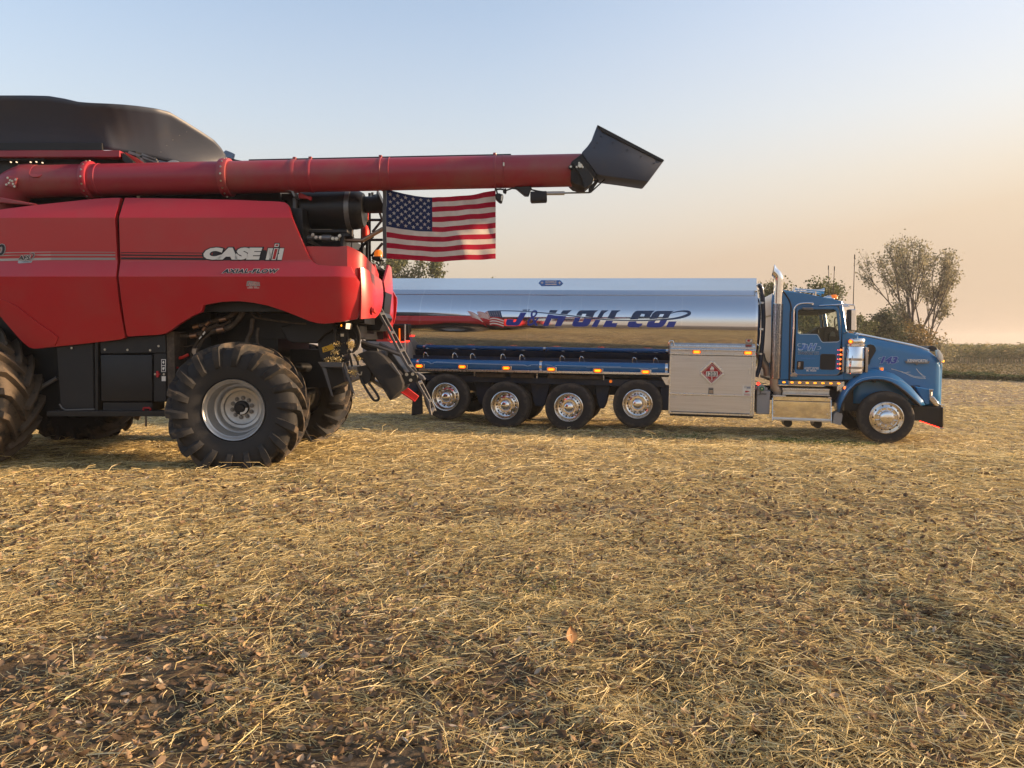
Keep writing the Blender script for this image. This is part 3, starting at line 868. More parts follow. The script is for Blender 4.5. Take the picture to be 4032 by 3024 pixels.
rear_outline = [(-1.477, 3.602), (-0.637, 3.59), (0.285, 3.566), (0.07, 3.564), (0.462, 3.554), (0.597, 3.546), (0.657, 3.536), (0.694, 3.512), (0.724, 3.467), (0.775, 3.333), (0.877, 3.079), (0.957, 2.884), (1.009, 2.782), (1.053, 2.737), (1.114, 2.704), (1.265, 2.69), (1.544, 2.68), (1.581, 2.598), (1.619, 2.531), (1.656, 2.478), (1.664, 2.387), (1.657, 2.267), (1.637, 2.131), (1.613, 2.032), (1.587, 1.995), (1.453, 1.967), (1.286, 1.943), (1.164, 1.933), (1.073, 1.94), (0.983, 1.964), (0.801, 2.04), (0.62, 2.11), (0.439, 2.17), (0.243, 2.209), (0.046, 2.229), (-0.182, 2.218), (-0.41, 2.176), (-0.446, 2.087), (-0.584, 2.029), (-0.784, 1.916), (-0.892, 1.84), (-0.969, 1.799), (-1.091, 1.781), (-1.208, 1.779), (-1.406, 1.766), (-1.467, 1.762), (-1.481, 1.788), (-1.486, 2.06), (-1.49, 2.513), (-1.489, 2.902), (-1.485, 3.307)]
sheet('side_panel', front_outline, side_y, 'red_paint', CB, 0.16, 0.06, 0.02, CUTS)
sheet('side_panel', rear_outline, side_y, 'red_paint', CB, 0.10, 0.06, 0.02, CUTS)
# lower front sweep standing a little proud over the front wheel
sw = [(-3.092, 2.254), (-3.002, 2.227), (-2.883, 2.159), (-2.764, 2.06), (-2.646, 1.954), (-2.498, 1.841), (-2.394, 1.75), (-2.458, 1.643), (-2.688, 1.605), (-2.764, 1.602), (-2.817, 1.621), (-2.883, 1.689), (-2.97, 1.806), (-3.101, 1.992)]
sheet('wheel_arch_flare', sw, lambda x, z: side_y(x, z) - 0.020, 'red_paint', CB, 0.16, 0.04, 0.035, CUTS)
# the same skin on the far side, seen in the tank
for outl in (front_outline, rear_outline):
    sheet('far_side_panel', outl, lambda x, z: -side_y(x, z), 'red_paint', CB, 0.3, 0.05, 0.02, (Z3, Z2, Z1, 2.0), back=-1)

def loft_sheet(name, plan, zt, zb, mat, parent, nv=8, thick=0.025, ang=30, bulge=0.0):
    plan = [Vector((p[0], p[1], 0)) for p in plan]
    n = len(plan); mb = MB()
    nor = []
    for i in range(n):
        d = plan[min(i + 1, n - 1)] - plan[max(i - 1, 0)]
        nor.append(Vector((d.y, -d.x, 0)).normalized())
    outer = []; inner = []
    for j in range(nv + 1):
        t = j / nv
        for i in range(n):
            b = bulge * math.sin(PI * t)
            p = plan[i] + nor[i] * b
            z = zb[i] + (zt[i] - zb[i]) * t
            outer.append((p.x, p.y, z)); q = p - nor[i] * thick
            inner.append((q.x, q.y, z))
    w = n
    fo = [(j * w + i, j * w + i + 1, (j + 1) * w + i + 1, (j + 1) * w + i) for j in range(nv) for i in range(n - 1)]
    o = len(outer)
    fi = [tuple(o + k for k in f[::-1]) for f in fo]
    rim = []
    loop = [i for i in range(n)] + [j * w + n - 1 for j in range(1, nv + 1)] + [nv * w + i for i in range(n - 2, -1, -1)] + [j * w for j in range(nv - 1, 0, -1)]
    for a, b in zip(loop, loop[1:] + loop[:1]):
        rim.append((a, b, o + b, o + a))
    mb.add(outer + inner, fo + fi + rim)
    return mb.build(name, mat, parent, ang)

# rear hood: wraps from the side round to the back
yc = -1.72 + RC
def arc_plan(r, a0, a1, n, tail):
    out = [(XA + r * math.sin(R(a0 + (a1 - a0) * k / n)), yc - r * math.cos(R(a0 + (a1 - a0) * k / n))) for k in range(n + 1)]
    return out + tail
pl = arc_plan(RC + 0.012, 44, 82, 7, [(XA + 0.395, -1.22), (XA + 0.41, -1.05), (XA + 0.42, -0.92), (XA + 0.42, -0.82)])
zt0 = (1.551, 2.679)[1]; zt1 = (1.759, 2.566)[1]
zb0 = (1.597, 1.994)[1]; zb1 = (1.722, 2.021)[1]; zb2 = (1.771, 2.193)[1]
n_ = len(pl)
zt = [zt0 + (zt1 - zt0) * (k / (n_ - 1)) ** 1.3 for k in range(n_)]
zb = [zb0 + (zb1 - zb0) * min(k / (n_ - 4), 1) for k in range(n_)]
zb[-3] = zb1 + 0.05; zb[-2] = (zb1 + zb2) / 2 + 0.02; zb[-1] = zb2
hatch = loft_sheet('rear_hatch', pl, zt, zb, 'red_paint', CB, 10, 0.03, 30, 0.02)
# grab recess in the hatch
hx, hz = (1.694, 2.114)
mb = MB()
for (dy, dz, r) in ((0, 0, 1.0),):
    pts = [(XA + 0.385 + 0.012, -1.40 + a * 0.9, hz + b) for a, b in oval(0, 0, 0.115, 0.055, 20)]
    mb.add(pts, [tuple(range(len(pts)))])
rc = mb.build('handle_recess', 'red_decal', hatch, 0)
MB().cyl((XA + 0.41, -1.50, hz + 0.012), (XA + 0.405, -1.31, hz - 0.02), 0.020, n=10).build('grab_handle', 'bright_red', hatch)
# upper rear shroud
pl2 = [((0.897, 2.931)[0], -1.60), ((1.081, 2.931)[0], -1.60), ((1.357, 2.931)[0], -1.60)] + arc_plan(RC - 0.03, 18, 80, 6, [(XA + 0.36, -1.2), (XA + 0.36, -1.0)])
n2 = len(pl2)
ztop = (1.087, 2.957)[1]; zend = (1.675, 2.728)[1]
zt2 = [ztop, ztop, ztop - 0.005] + [ztop - (ztop - zend) * (k / (n2 - 4)) ** 1.15 for k in range(n2 - 3)]
zb_2 = [Z2 - 0.16] * 3 + [Z2 - 0.18 - 0.02 * k for k in range(n2 - 3)]
loft_sheet('rear_shroud', pl2, zt2, zb_2, 'red_paint', CB, 6, 0.03, 30)
MB().box((0.897, 2.939)[0], XA + 0.15, -1.56, 1.5, ztop - 0.10, ztop - 0.05).build('shroud_deck', 'black_plastic', CB)
# the other half of the tail, across the dark gap
pl3 = [(XA + 0.26, 0.32), (XA + 0.28, 0.7), (XA + 0.26, 1.1), (XA + 0.16, 1.4), (XA - 0.05, 1.58), (XA - 0.3, 1.64)]
loft_sheet('rear_hatch', pl3, [(1.679, 2.638)[1], 2.95, 2.95, 2.93, 2.9, 2.9], [(1.675, 2.083)[1], 1.75, 1.72, 1.75, 1.85, 1.95], 'red_paint', CB, 6, 0.03, 30, 0.03)
pl4 = [(XA + 0.30, -0.70), (XA + 0.33, -0.55)]
loft_sheet('tail_trim', pl4, [(1.648, 2.825)[1], (1.697, 2.683)[1]], [(1.823, 2.442)[1] - 0.05, (1.833, 2.422)[1]], 'red_paint', CB, 3, 0.03)

# dark inner body
mb = MB()
mb.box(-4.6, 0.85, -1.45, 1.45, 2.10, ZT - 0.12)
mb.box(-4.6, (0.427, 3.846)[0], -1.02, 1.2, ZT - 0.2, (-0.008, 3.763)[1] + 0.12)
mb.box(-0.62, XA + 0.1, -0.85, 1.2, 1.74, 2.15)
mb.box(-0.62, 0.30, -0.80, 0.9, 1.0, 1.8)
mb.box(0.2, 0.95, -0.2, 0.9, 1.0, 1.58)
mb.box(-4.4, -0.55, -1.10, 1.10, 0.95, 2.2)
mb.box(0.80, XA + 0.05, -1.3, 1.45, 2.05, Z2 - 0.2)
mb.box(XA + 0.0, XA + 0.22, -1.1, 1.3, 1.95, Z2 - 0.2)
mb.build('inner_body', 'black_metal', CB, 0)
MB().prism([(0.404, 1.91), (0.498, 1.715), (0.579, 1.675), (0.92, 1.67), (1.019, 1.78), (1.248, 1.926), (1.119, 1.982), (0.696, 1.958)], -1.05, 1.0).build('straw_hood', 'black_plastic', CB, 30, 0.015)
# rear axle, steering gear
mb = MB()
mb.box(-0.16, 0.16, -1.05, 1.05, 0.70, 0.98)
mb.cyl((0.0, -1.22, 0.80), (0.0, -1.0, 0.80), 0.16)
mb.cyl((0.0, 1.22, 0.80), (0.0, 1.0, 0.80), 0.16)
mb.cyl((0.35, -0.9, 0.88), (0.35, 0.9, 0.88), 0.05)
mb.cyl((0.30, -0.85, 1.32), (0.75, 0.3, 1.30), 0.07)
mb.build('rear_axle', 'black_metal', CB, 35, 0.01)
mb = MB()
mb.box(-3.4, -0.1, -0.98, -0.86, 0.86, 1.10); mb.box(-3.4, -0.1, 0.86, 0.98, 0.86, 1.10)
mb.box(-3.85, -3.45, -1.3, 1.3, 0.80, 1.15)
mb.build('chassis_frame', 'black_metal', CB)

# ---- service box between the wheels
YB = -1.50
MB().prism([(-2.492, 1.69), (-2.158, 1.728), (-1.984, 1.713), (-1.994, 0.783), (-2.387, 0.78), (-2.433, 0.799), (-2.46, 0.85)], YB, -1.1).build('service_door', 'black_plastic', CB, 30, 0.012)
mb = MB(); mb.tube([(p[0], YB - 0.012, p[1]) for p in [(-2.46, 0.85), (-2.425, 0.796), (-2.379, 0.771), (-1.982, 0.78)]], 0.010, 6)
mb.build('door_tube', 'grey_steel', CB)
MB().prism([(-1.95, 1.736), (-1.906, 1.736), (-1.933, 0.749), (-1.97, 0.749)], YB - 0.03, -1.2).build('service_post', 'black_metal', CB, 30, 0.006)
MB().prism([(-1.894, 1.736), (-1.009, 1.787), (-1.002, 1.543), (-1.881, 1.53)], YB - 0.01, -1.1).build('upper_cover', 'black_plastic', CB, 30, 0.008)
d2 = MB().prism([(-1.884, 1.516), (-1.189, 1.516), (-1.204, 0.886), (-1.895, 0.886)], YB - 0.015, -1.1).build('service_door', 'black_plastic', CB, 30, 0.015, 2)
MB().prism([(-1.886, 0.874), (-1.214, 0.874), (-1.217, 0.752), (-1.889, 0.752)], YB + 0.01, -1.1).build('lower_cover', 'black_plastic', CB, 30, 0.008)
sp_ = MB().prism([(-1.175, 1.535), (-1.002, 1.543), (-1.017, 0.88), (-1.19, 0.88)], YB, -1.1).build('switch_panel', 'black_plastic', CB, 30, 0.008)
mb = MB(); x0, z0 = (-0.991, 1.829); x1, z1 = (-0.934, 0.967)
mb.box(x0, x0 + 0.10, YB + 0.0, -1.1, z1, z0); mb.build('box_side', 'brown_hose', CB)  # rear face of the box in brown, its sunlit tone put into the colour
def bolt_mesh(r=0.010, h=0.012):
    mb = MB(); mb.cyl((0, 0, 0), (0, -h, 0), r, n=6); mb.cyl((0, 0.001, 0), (0, -h * 0.3, 0), r * 1.5, n=10)
    me = mb.mesh('bolt'); me.materials.append(MATS['zinc']); return me
BOLT = bolt_mesh()
DARKBOLT = BOLT.copy(); DARKBOLT.materials.clear(); DARKBOLT.materials.append(MATS['tank_cover'])
for (x, z) in [(-1.823, 1.586), (-1.518, 1.583), (-1.212, 1.578), (-1.098, 1.634), (-1.153, 1.255), (-1.034, 1.254), (-2.27, 1.608)]:
    link('bolt', BOLT, None, sp_, (x, YB - 0.012, z))
def flat(name, poly, y, mat, parent, d=0.004):
    return MB().prism(poly, y - d, y).build(name, mat, parent, 0)
fr_ = [(-1.068, 1.456), (-1.007, 1.456), (-1.011, 1.285), (-1.072, 1.285)]
flat('instruction_label', fr_, YB - 0.002, 'white_decal', sp_)
for q in ([(-1.06, 1.448), (-1.015, 1.448), (-1.017, 1.377), (-1.062, 1.377)], [(-1.062, 1.366), (-1.017, 1.366), (-1.019, 1.293), (-1.064, 1.293)]):
    flat('label_field', q, YB - 0.007, 'black_decal', sp_, 0.002)
decal('label_print', polys([(-1.053, 1.415), (-1.036, 1.437), (-1.024, 1.415), (-1.037, 1.391)]), lambda x, z: YB - 0.0095, 'white_decal', sp_)
decal('label_print', polys([(-1.057, 1.341), (-1.024, 1.353), (-1.024, 1.328), (-1.045, 1.304)]), lambda x, z: YB - 0.0095, 'white_decal', sp_)
flat('white_label', [(-1.069, 1.227), (-1.014, 1.227), (-1.016, 1.161), (-1.07, 1.161)], YB - 0.002, 'white_decal', sp_)
flat('battery_switch', [(-1.129, 1.294), (-1.117, 1.299), (-1.103, 1.294), (-1.096, 1.266), (-1.083, 1.257), (-1.096, 1.245), (-1.105, 1.213), (-1.128, 1.213), (-1.135, 1.245), (-1.127, 1.266)], YB - 0.002, 'red_decal', sp_, 0.03)
mb = MB(); p = [(-1.304, 0.8), (-1.226, 0.8), (-1.211, 0.784), (-1.227, 0.753), (-1.297, 0.753), (-1.312, 0.777)]
mb.tube([(x, YB - 0.04, z) for x, z in p + p[:1]], 0.013, 6); mb.build('release_lever', 'red_decal', CB)
MB().prism([(-0.98, 1.375), (-0.959, 1.38), (-0.957, 1.364), (-0.895, 1.363), (-0.886, 1.341), (-0.899, 1.31), (-0.958, 1.31), (-0.965, 1.29), (-0.983, 1.291)], YB + 0.05, YB + 0.12).build('cutoff_switch', 'bright_red', CB, 30, 0.006)
mb = MB(); mb.tube([(x, -1.35, z) for x, z in [(-0.935, 1.459), (-0.848, 1.478), (-0.768, 1.517)]], 0.022, 8); mb.build('strut', 'bright_red', CB)
mb = MB(); q = [(-2.584, 0.735), (-0.977, 0.725)]; mb.box(q[0][0], q[1][0], -1.60, -1.35, q[0][1] - 0.045, q[0][1] + 0.03)
mb.build('side_rail', 'black_metal', CB, 30, 0.006)
mb = MB(); q = [(-1.439, 0.659), (-1.443, 0.51)]; mb.cyl((q[0][0], -1.2, q[0][1]), (q[1][0], -1.2, q[1][1]), 0.014, n=8); mb.build('drain_pipe', 'grey_steel', CB)
mb = MB(); mb.tube([(x, -1.25, z) for x, z in [(-2.988, 0.967), (-2.842, 1.071), (-2.631, 1.193)]], 0.03, 8); mb.build('push_rod', 'grey_steel', CB)
mb = MB(); mb.prism([(-3.143, 1.603), (-2.646, 1.667), (-2.643, 0.723), (-3.043, 0.723), (-3.078, 1.156)], -1.15, -0.9); mb.build('front_bulkhead', 'black_metal', CB)

# ---- wheels
def clamp_bottom(mb, h):
    mb.v = [(x, y, max(z, -h)) if z < -h else (x, y, z) for x, y, z in mb.v]

def field_tyre(r, w, rim, lugs, lug_h, squat):
    rb = r - lug_h
    mb = MB()
    hw = w / 2
    prof = [(rim, -hw * 0.72), (rim + 0.02, -hw * 0.86), (rim + (rb - rim) * 0.30, -hw * 0.97), (rim + (rb - rim) * 0.55, -hw * 1.0), (rim + (rb - rim) * 0.80, -hw * 0.965),
            (rb - 0.035, -hw * 0.90), (rb, -hw * 0.78), (rb + 0.012, -hw * 0.4), (rb + 0.016, 0)]
    prof = prof + [(a, -b) for a, b in prof[-2::-1]]
    mb.lathe(prof, n=72)
    # angled lugs, alternating left and right of the middle
    da = 2 * PI / lugs
    for side in (-1, 1):
        for k in range(lugs):
            a0 = k * da + (da / 2 if side > 0 else 0)
            st = [(0.02, rb + 0.010, lug_h * 0.92, 0.00, 0.026), (0.30, rb + 0.008, lug_h, 0.20, 0.028), (0.62, rb, lug_h, 0.42, 0.032), (0.90, rb - 0.012, lug_h * 0.98, 0.60, 0.038),
                  (1.00, rb - 0.045, lug_h * 0.95, 0.66, 0.046), (1.03, rb - 0.14, lug_h * 0.50, 0.71, 0.046), (1.00, rb - 0.22, 0.01, 0.75, 0.034)]
            vs_ = []
            for (t, rad, h, da_, hw2) in st:
                yy = side * hw * t
                an = a0 + da_ * 0.62
                for (dr, da2) in ((-0.02, -1.25), (h, -0.85), (h, 0.85), (-0.02, 1.25)):
                    aa = an + da2 * hw2 / rad
                    out = hw * 0.085 if t > 0.95 and dr > 0 else 0
                    vs_.append(((rad + dr) * math.cos(aa), yy + side * out, (rad + dr) * math.sin(aa)))
            fs_ = []
            for j in range(len(st) - 1):
                for c in range(3):
                    fs_.append((j * 4 + c, j * 4 + c + 1, j * 4 + 4 + c + 1, j * 4 + 4 + c))
            fs_.append((0, 1, 2, 3)); e = (len(st) - 1) * 4
            fs_.append((e + 3, e + 2, e + 1, e))
            mb.add(vs_, fs_)
    clamp_bottom(mb, squat)
    return mb.mesh('tyre', 40)

def field_wheel(r, w, rim, lugs, lug_h, squat, depth):
    mb = MB()
    y0 = -w / 2 * 0.80
    s = rim / 0.40
    prof = [(0.405 * s, y0 - 0.012), (0.398 * s, y0 - 0.03), (0.385 * s, y0 - 0.022), (0.372 * s, y0 + 0.012), (0.352 * s, y0 + 0.03), (0.346 * s, y0 + depth * 0.45), (0.325 * s, y0 + depth * 0.62),
            (0.30 * s, y0 + depth * 0.66), (0.285 * s, y0 + depth * 0.75), (0.270 * s, y0 + depth * 0.86), (0.235 * s, y0 + depth * 0.88), (0.225 * s, y0 + depth * 0.97), (0.205 * s, y0 + depth), (0.10 * s, y0 + depth - 0.005), (0.0, y0 + depth - 0.005)]
    mb.lathe(prof, n=64)
    mb.lathe([(0.40 * s, y0 - 0.02), (0.38 * s, 0.0), (0.40 * s, w / 2 * 0.8)], n=48)
    wheel = mb.mesh('wheel', 40); wheel.materials.append(MATS['wheel_silver'])
    ty = field_tyre(r, w, rim, lugs, lug_h, squat); ty.materials.append(MATS['field_tyre'])
    hb = MB(); yy = y0 + depth
    hb.lathe([(0.098 * s, yy), (0.098 * s, yy - 0.045), (0.085 * s, yy - 0.06), (0.05 * s, yy - 0.065), (0.045 * s, yy - 0.085), (0.0, yy - 0.085)], n=28)
    hub = hb.mesh('hub', 40); hub.materials.append(MATS['black_plastic'])
    nb = MB(); nb.cyl((0, 0, 0), (0, -0.028, 0), 0.020 * s, n=6); nb.cyl((0, 0.002, 0), (0, -0.008, 0), 0.030 * s, n=12)
    nut = nb.mesh('wheel_bolt', 40); nut.materials.append(MATS['grey_steel'])
    return dict(wheel=wheel, tyre=ty, hub=hub, nut=nut, s=s, yy=yy)

def place_wheel(kit, loc, parent, rz=0.0, spin=0.0, nuts=True):
    wo = link('wheel', kit['wheel'], None, parent, loc)
    wo.rotation_euler = (0, 0, rz)
    link('tyre', kit['tyre'], None, wo)
    link('hub', kit['hub'], None, wo)
    if nuts:
        for k in range(10):
            a = spin + 2 * PI * k / 10
            link('wheel_bolt', kit['nut'], None, wo, (0.132 * kit['s'] * math.cos(a), kit['yy'] - 0.004, 0.132 * kit['s'] * math.sin(a)))
    return wo
rear_kit = field_wheel(0.895, 0.74, 0.405, 18, 0.082, 0.790, 0.40)
w1 = place_wheel(rear_kit, (-0.03, -1.46, 0.79), CB, R(4), 0.2)
lab = MB(); lab.lathe([(0.06, rear_kit['yy'] - 0.067), (0.090, rear_kit['yy'] - 0.062)], n=10, a0=R(-100), a1=R(0)); lab.build('hub_sticker', 'white_decal', w1, 0)
place_wheel(rear_kit, (-0.03, 1.46, 0.79), CB, R(184), 0.2, False)
front_kit = field_wheel(1.03, 0.80, 0.55, 20, 0.085, 0.96, 0.35)
place_wheel(front_kit, (-3.84, -1.58, 0.96), CB, 0.0, 0.0)
place_wheel(front_kit, (-3.84, 1.58, 0.96), CB, PI, 0.0, False)

# ---- grain tank and its flared extensions
rail = MB(); q = [(-4.106, 4.304), (-1.66, 4.291), (-1.65, 4.2), (-4.109, 4.206)]
rail.box(q[0][0], q[1][0], -1.30, -1.16, q[2][1], q[1][1]); rail.build('tank_rail', 'auger_paint', CB, 30, 0.008)
x0, z0 = (-1.627, 4.269); x1, z1 = (-1.555, 4.173)
MB().prism([(x0 - 0.01, z0), (x0 + 0.13, z1 - 0.02), (x0 + 0.13, z1 - 0.14), (x0 - 0.01, z1)], -1.28, -1.18).build('rail_end', 'black_metal', CB)
MB().box(-4.6, (-1.782, 4.215)[0] + 0.25, -1.12, 1.15, ZT - 0.15, (-2.626, 4.325)[1]).build('grain_tank', 'black_metal', CB, 30)
# extension: near sheet, then a corner sheet turning to the rear, then the back and the far side
ztop_f = [(-3.871, 4.961), (-3.133, 4.961), (-2.764, 4.961), (-2.488, 4.955), (-2.273, 4.919), (-2.09, 4.877), (-1.936, 4.865)]
ztop_r = [(-1.936, 4.865)] + [(-1.675, 4.862)] + [(-1.515, 4.865)] + [(-1.368, 4.871)] + [(-1.204, 4.877)] + [(-1.086, 4.881)]
ztop_e = [(-1.086, 4.881)] + [(-0.952, 4.808)] + [(-0.817, 4.729)] + [(-0.715, 4.663)] + [(-0.674, 4.591)] + [(-0.652, 4.504)]
zbot = (-2.567, 4.324)[1]
top = [(x, -1.50, z) for x, z in ztop_f] + [(x, y, z) for (x, z), y in zip(ztop_r[1:], (-1.47, -1.42, -1.34, -1.22, -1.06))] + [(x, y, z) for (x, z), y in zip(ztop_e[1:], (-0.85, -0.62, -0.42, -0.28, -0.16))]
cornx = (-1.842, 4.324)[0]
m_ = len(top)
bot = []
nf = len(ztop_f)
for i, (x, y, z) in enumerate(top):
    if i < nf:
        bot.append((ztop_f[0][0] + (cornx - ztop_f[0][0]) * i / (nf - 1), -1.18, zbot))
    else:
        t = (i - nf + 1) / (m_ - nf)
        bot.append((cornx + (top[-1][0] - 0.02 - cornx) * t, -1.18 + 0.95 * t, zbot - 0.10 * t))
def ext_fn(lo, hi):
    T = top[lo:hi]; B_ = bot[lo:hi]; k = len(T) - 1
    def fn(u, v):
        f = u * k; i = min(int(f), k - 1); t = f - i
        a = Vector(B_[i]).lerp(Vector(B_[i + 1]), t); b = Vector(T[i]).lerp(Vector(T[i + 1]), t)
        p = a.lerp(b, v)
        p.y += 0.05 * math.sin(PI * v) 
        return p
    return fn
def ext_sheet(name, fn, nu, nv, mat='tank_cover'):
    mb = MB(); mb.grid(fn, nu, nv)
    o = mb.build(name, mat, CB, 50)
    md = o.modifiers.new('thickness', 'SOLIDIFY'); md.thickness = 0.014
    return o
e2 = ext_sheet('tank_extension', ext_fn(0, m_), 68, 10)
def mirror_y(fn, off): return lambda u, v: Vector((lambda p: (p.x, -p.y + off, p.z))(fn(u, v)))
ext_sheet('tank_extension', mirror_y(ext_fn(0, nf), 0.0), 10, 4)
ext_sheet('tank_extension', mirror_y(ext_fn(nf - 1, m_), 0.0), 20, 4)
# seam with rivets across the corner sheet
fn2 = ext_fn(nf - 1, m_)
for k in range(7):
    v = k / 6
    p = fn2(0.38 + 0.28 * v, 0.02 + 0.93 * v)
    rv = link('rivet', BOLT, None, e2, (p.x, p.y - 0.012, p.z)); rv.scale = (0.55, 0.8, 0.55)
mb = MB(); mb.tube([fn2(0.38 + 0.28 * k / 10, 0.02 + 0.93 * k / 10) + Vector((0, -0.01, 0)) for k in range(11)], 0.006, 5); mb.build('sheet_seam', 'black_plastic', e2)
MB().box(-4.3, (-1.931, 4.329)[0], -1.235, -1.20, zbot - 0.02, zbot + 0.085).build('extension_strip', 'black_plastic', CB, 0, 0.004)
# hinge links, silver drum and brackets by the end of the rail
mb = MB(); c_ = (-1.079, 4.109); r_ = 0.15
mb.cyl((c_[0], -0.98, c_[1] - 0.02), (c_[0], -0.6, c_[1] - 0.02), r_, n=28); mb.build('silver_drum', 'wheel_silver', CB, 40, 0.008)
mb = MB()
for a, b in (((-1.624, 4.31), (-1.23, 4.176)), ((-1.451, 4.255), (-1.438, 4.129)), ((-1.442, 4.278), (-1.245, 4.2))):
    mb.bar((a[0], -1.12, a[1]), (b[0], -1.12, b[1]), 0.035, 0.04)
mb.build('hinge_link', 'grey_steel', CB)
MB().prism([(-1.656, 4.302), (-1.531, 4.239), (-1.374, 4.137), (-1.613, 4.132)], -1.16, -1.1).build('hinge_bracket', 'bright_red', CB)
mb = MB(); q = [(-0.339, 4.271), (-0.194, 4.231), (0.027, 4.199), (-0.203, 4.219), (-0.041, 4.2)]
mb.tube([(x, -0.95, z) for x, z in q], 0.016, 6); mb.build('cover_arm', 'black_metal', CB)
MB().prism([(-0.326, 4.27), (-0.264, 4.264), (-0.262, 4.211), (-0.324, 4.207)], -1.0, -0.9).build('arm_plate', 'black_metal', CB)
lb = MB(); q = [(-3.359, 4.196), (-2.728, 4.196), (-2.729, 4.172), (-3.359, 4.172)]; lb.prism(q, -1.24, -1.2); lb.build('light_bar', 'black_metal', CB)
LAMPM = MB().cyl((0, 0, 0), (0, -0.02, 0), 0.008, n=10).mesh('lamp'); LAMPM.materials.append(MATS['work_lamp_lit'])
for (x, z) in [(-3.177, 4.144), (-3.098, 4.144), (-2.907, 4.144), (-2.828, 4.147), (-2.745, 4.136)]:
    link('small_lamp', LAMPM, None, CB, (x, -1.24, z))

# ---- unloading auger
YA = -1.35
A0 = (-2.757, 3.86); A1 = (4.605, 4.013)
ax0 = Vector((A0[0], YA, A0[1])); ax1 = Vector((A1[0], YA, A1[1]))
RA = 0.216
def on_axis(x): return ax0.lerp(ax1, (x - ax0.x) / (ax1.x - ax0.x))
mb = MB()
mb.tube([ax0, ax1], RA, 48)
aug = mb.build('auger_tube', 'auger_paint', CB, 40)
adir = (ax1 - ax0).normalized()
def ring(name, xa, xb, r, mat='auger_paint', n=48):
    a = on_axis(xa); b = on_axis(xb); m = MB()
    m.tube([a, a + (b - a) * 0.2, a + (b - a) * 0.8, b], [r - 0.006, r, r, r - 0.006], n)
    return m.build(name, mat, aug, 40)
for (a, b) in ([(-2.081, 3.858), (-1.995, 3.858)], [(-0.248, 3.858), (-0.134, 3.858)]):
    fl = ring('flange', a[0], b[0], RA + 0.042, 'auger_paint')
    xm = (a[0] + b[0]) / 2
    c = on_axis(xm)
    for k in range(9):
        an = R(95 + k * 170 / 8)
        for sgn in (1,):
            y = c.y - math.sin(R(5 + 170 * k / 8)) * (RA + 0.040); z = c.z + math.cos(R(5 + 170 * k / 8)) * (RA + 0.040)
            o = link('bolt', BOLT, None, aug, (xm + 0.005, y, z)); o.rotation_euler = (R(5 + 170 * k / 8) - PI / 2, 0, 0); o.scale = (0.9, 1.2, 0.9)
for (a, b) in ([(-1.919, 3.916), (-1.888, 3.916)], [(0.683, 3.882), (0.768, 3.882)], [(0.933, 3.882), (0.983, 3.882)], [(1.891, 3.882), (1.919, 3.882)], [(2.017, 3.882), (2.029, 3.882)], [(3.428, 3.96), (3.457, 3.96)], [(3.546, 3.96), (3.558, 3.96)]):
    ring('tube_band', a[0], b[0], RA + 0.007)
for (x, z) in ((0.733, 4.126), (0.946, 4.126), (1.894, 4.156), (3.437, 4.213)):
    c = on_axis(x); MB().box(x - 0.04 if z > 5 else x - 0.022, x + 0.022, YA - 0.04, YA + 0.04, c.z + RA - 0.01, c.z + RA + 0.035).build('band_clamp', 'auger_paint', aug, 30, 0.004)
mb = MB(); mb.tube([(x, YA - 0.0, on_axis(x).z + RA + 0.012) for x in np.linspace((0.11, 4.099)[0], (3.656, 4.205)[0], 12)], 0.011, 6); mb.build('top_cable', 'black_metal', aug)
mb = MB(); q = [(3.56, 4.062), (3.56, 4.016)]
mb.cyl((q[0][0], YA - RA - 0.01, q[0][1]), (q[1][0], YA - RA - 0.01, q[1][1]), 0.012, n=8); mb.build('side_pin', 'zinc', aug)
# elbow at the root
el = smooth_pts([ax0 + adir * 0.02, ax0 - adir * 0.10, ax0 + Vector((-0.20, 0.0, -0.015)), ax0 + Vector((-0.33, 0.01, -0.09)), ax0 + Vector((-0.44, 0.03, -0.22)), ax0 + Vector((-0.52, 0.06, -0.40)), ax0 + Vector((-0.56, 0.10, -0.60))], 6)
mb = MB(); mb.tube(el, [RA + 0.004 + 0.002 * max(0, k - 14) for k in range(len(el))], 40)
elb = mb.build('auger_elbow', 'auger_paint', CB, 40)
q = [(-3.325, 3.59), (-3.126, 3.605), (-2.633, 3.515), (-2.672, 3.495), (-3.326, 3.545)]
MB().prism(q, -1.62, -1.0).build('elbow_base', 'auger_paint', elb, 30, 0.01)
c_ = (-2.652, 3.906)
mb = MB(); mb.lathe([(0.0, 0), (0.088, 0), (0.090, 0.02)], n=28); ins = mb.build('inspection_cover', 'auger_paint', elb, 40, 0, 1, (c_[0], YA - RA + 0.012, c_[1] + 0.02)); ins.scale = (1, 1, 0.72); ins.rotation_euler = (R(-32), 0, 0)
q = [(-3.018, 3.884), (-2.877, 3.857), (-2.916, 3.73), (-3.052, 3.763)]
MB().prism(q, -1.60, -1.52).build('bolt_plate', 'auger_paint', elb, 30, 0.004)
for (x, z) in [(-3.001, 3.857), (-2.895, 3.834), (-2.968, 3.824), (-2.941, 3.815), (-2.985, 3.789), (-2.932, 3.777), (-3.02, 3.768), (-2.913, 3.744)]:
    link('bolt', BOLT, None, elb, (x, -1.60, z))
mb = MB(); mb.tube([(x, -1.3, z) for x, z in [(-3.086, 4.052), (-3.038, 4.08), (-2.905, 4.091), (-2.827, 4.08)]], 0.02, 6); mb.build('grab_bar', 'auger_paint', elb)

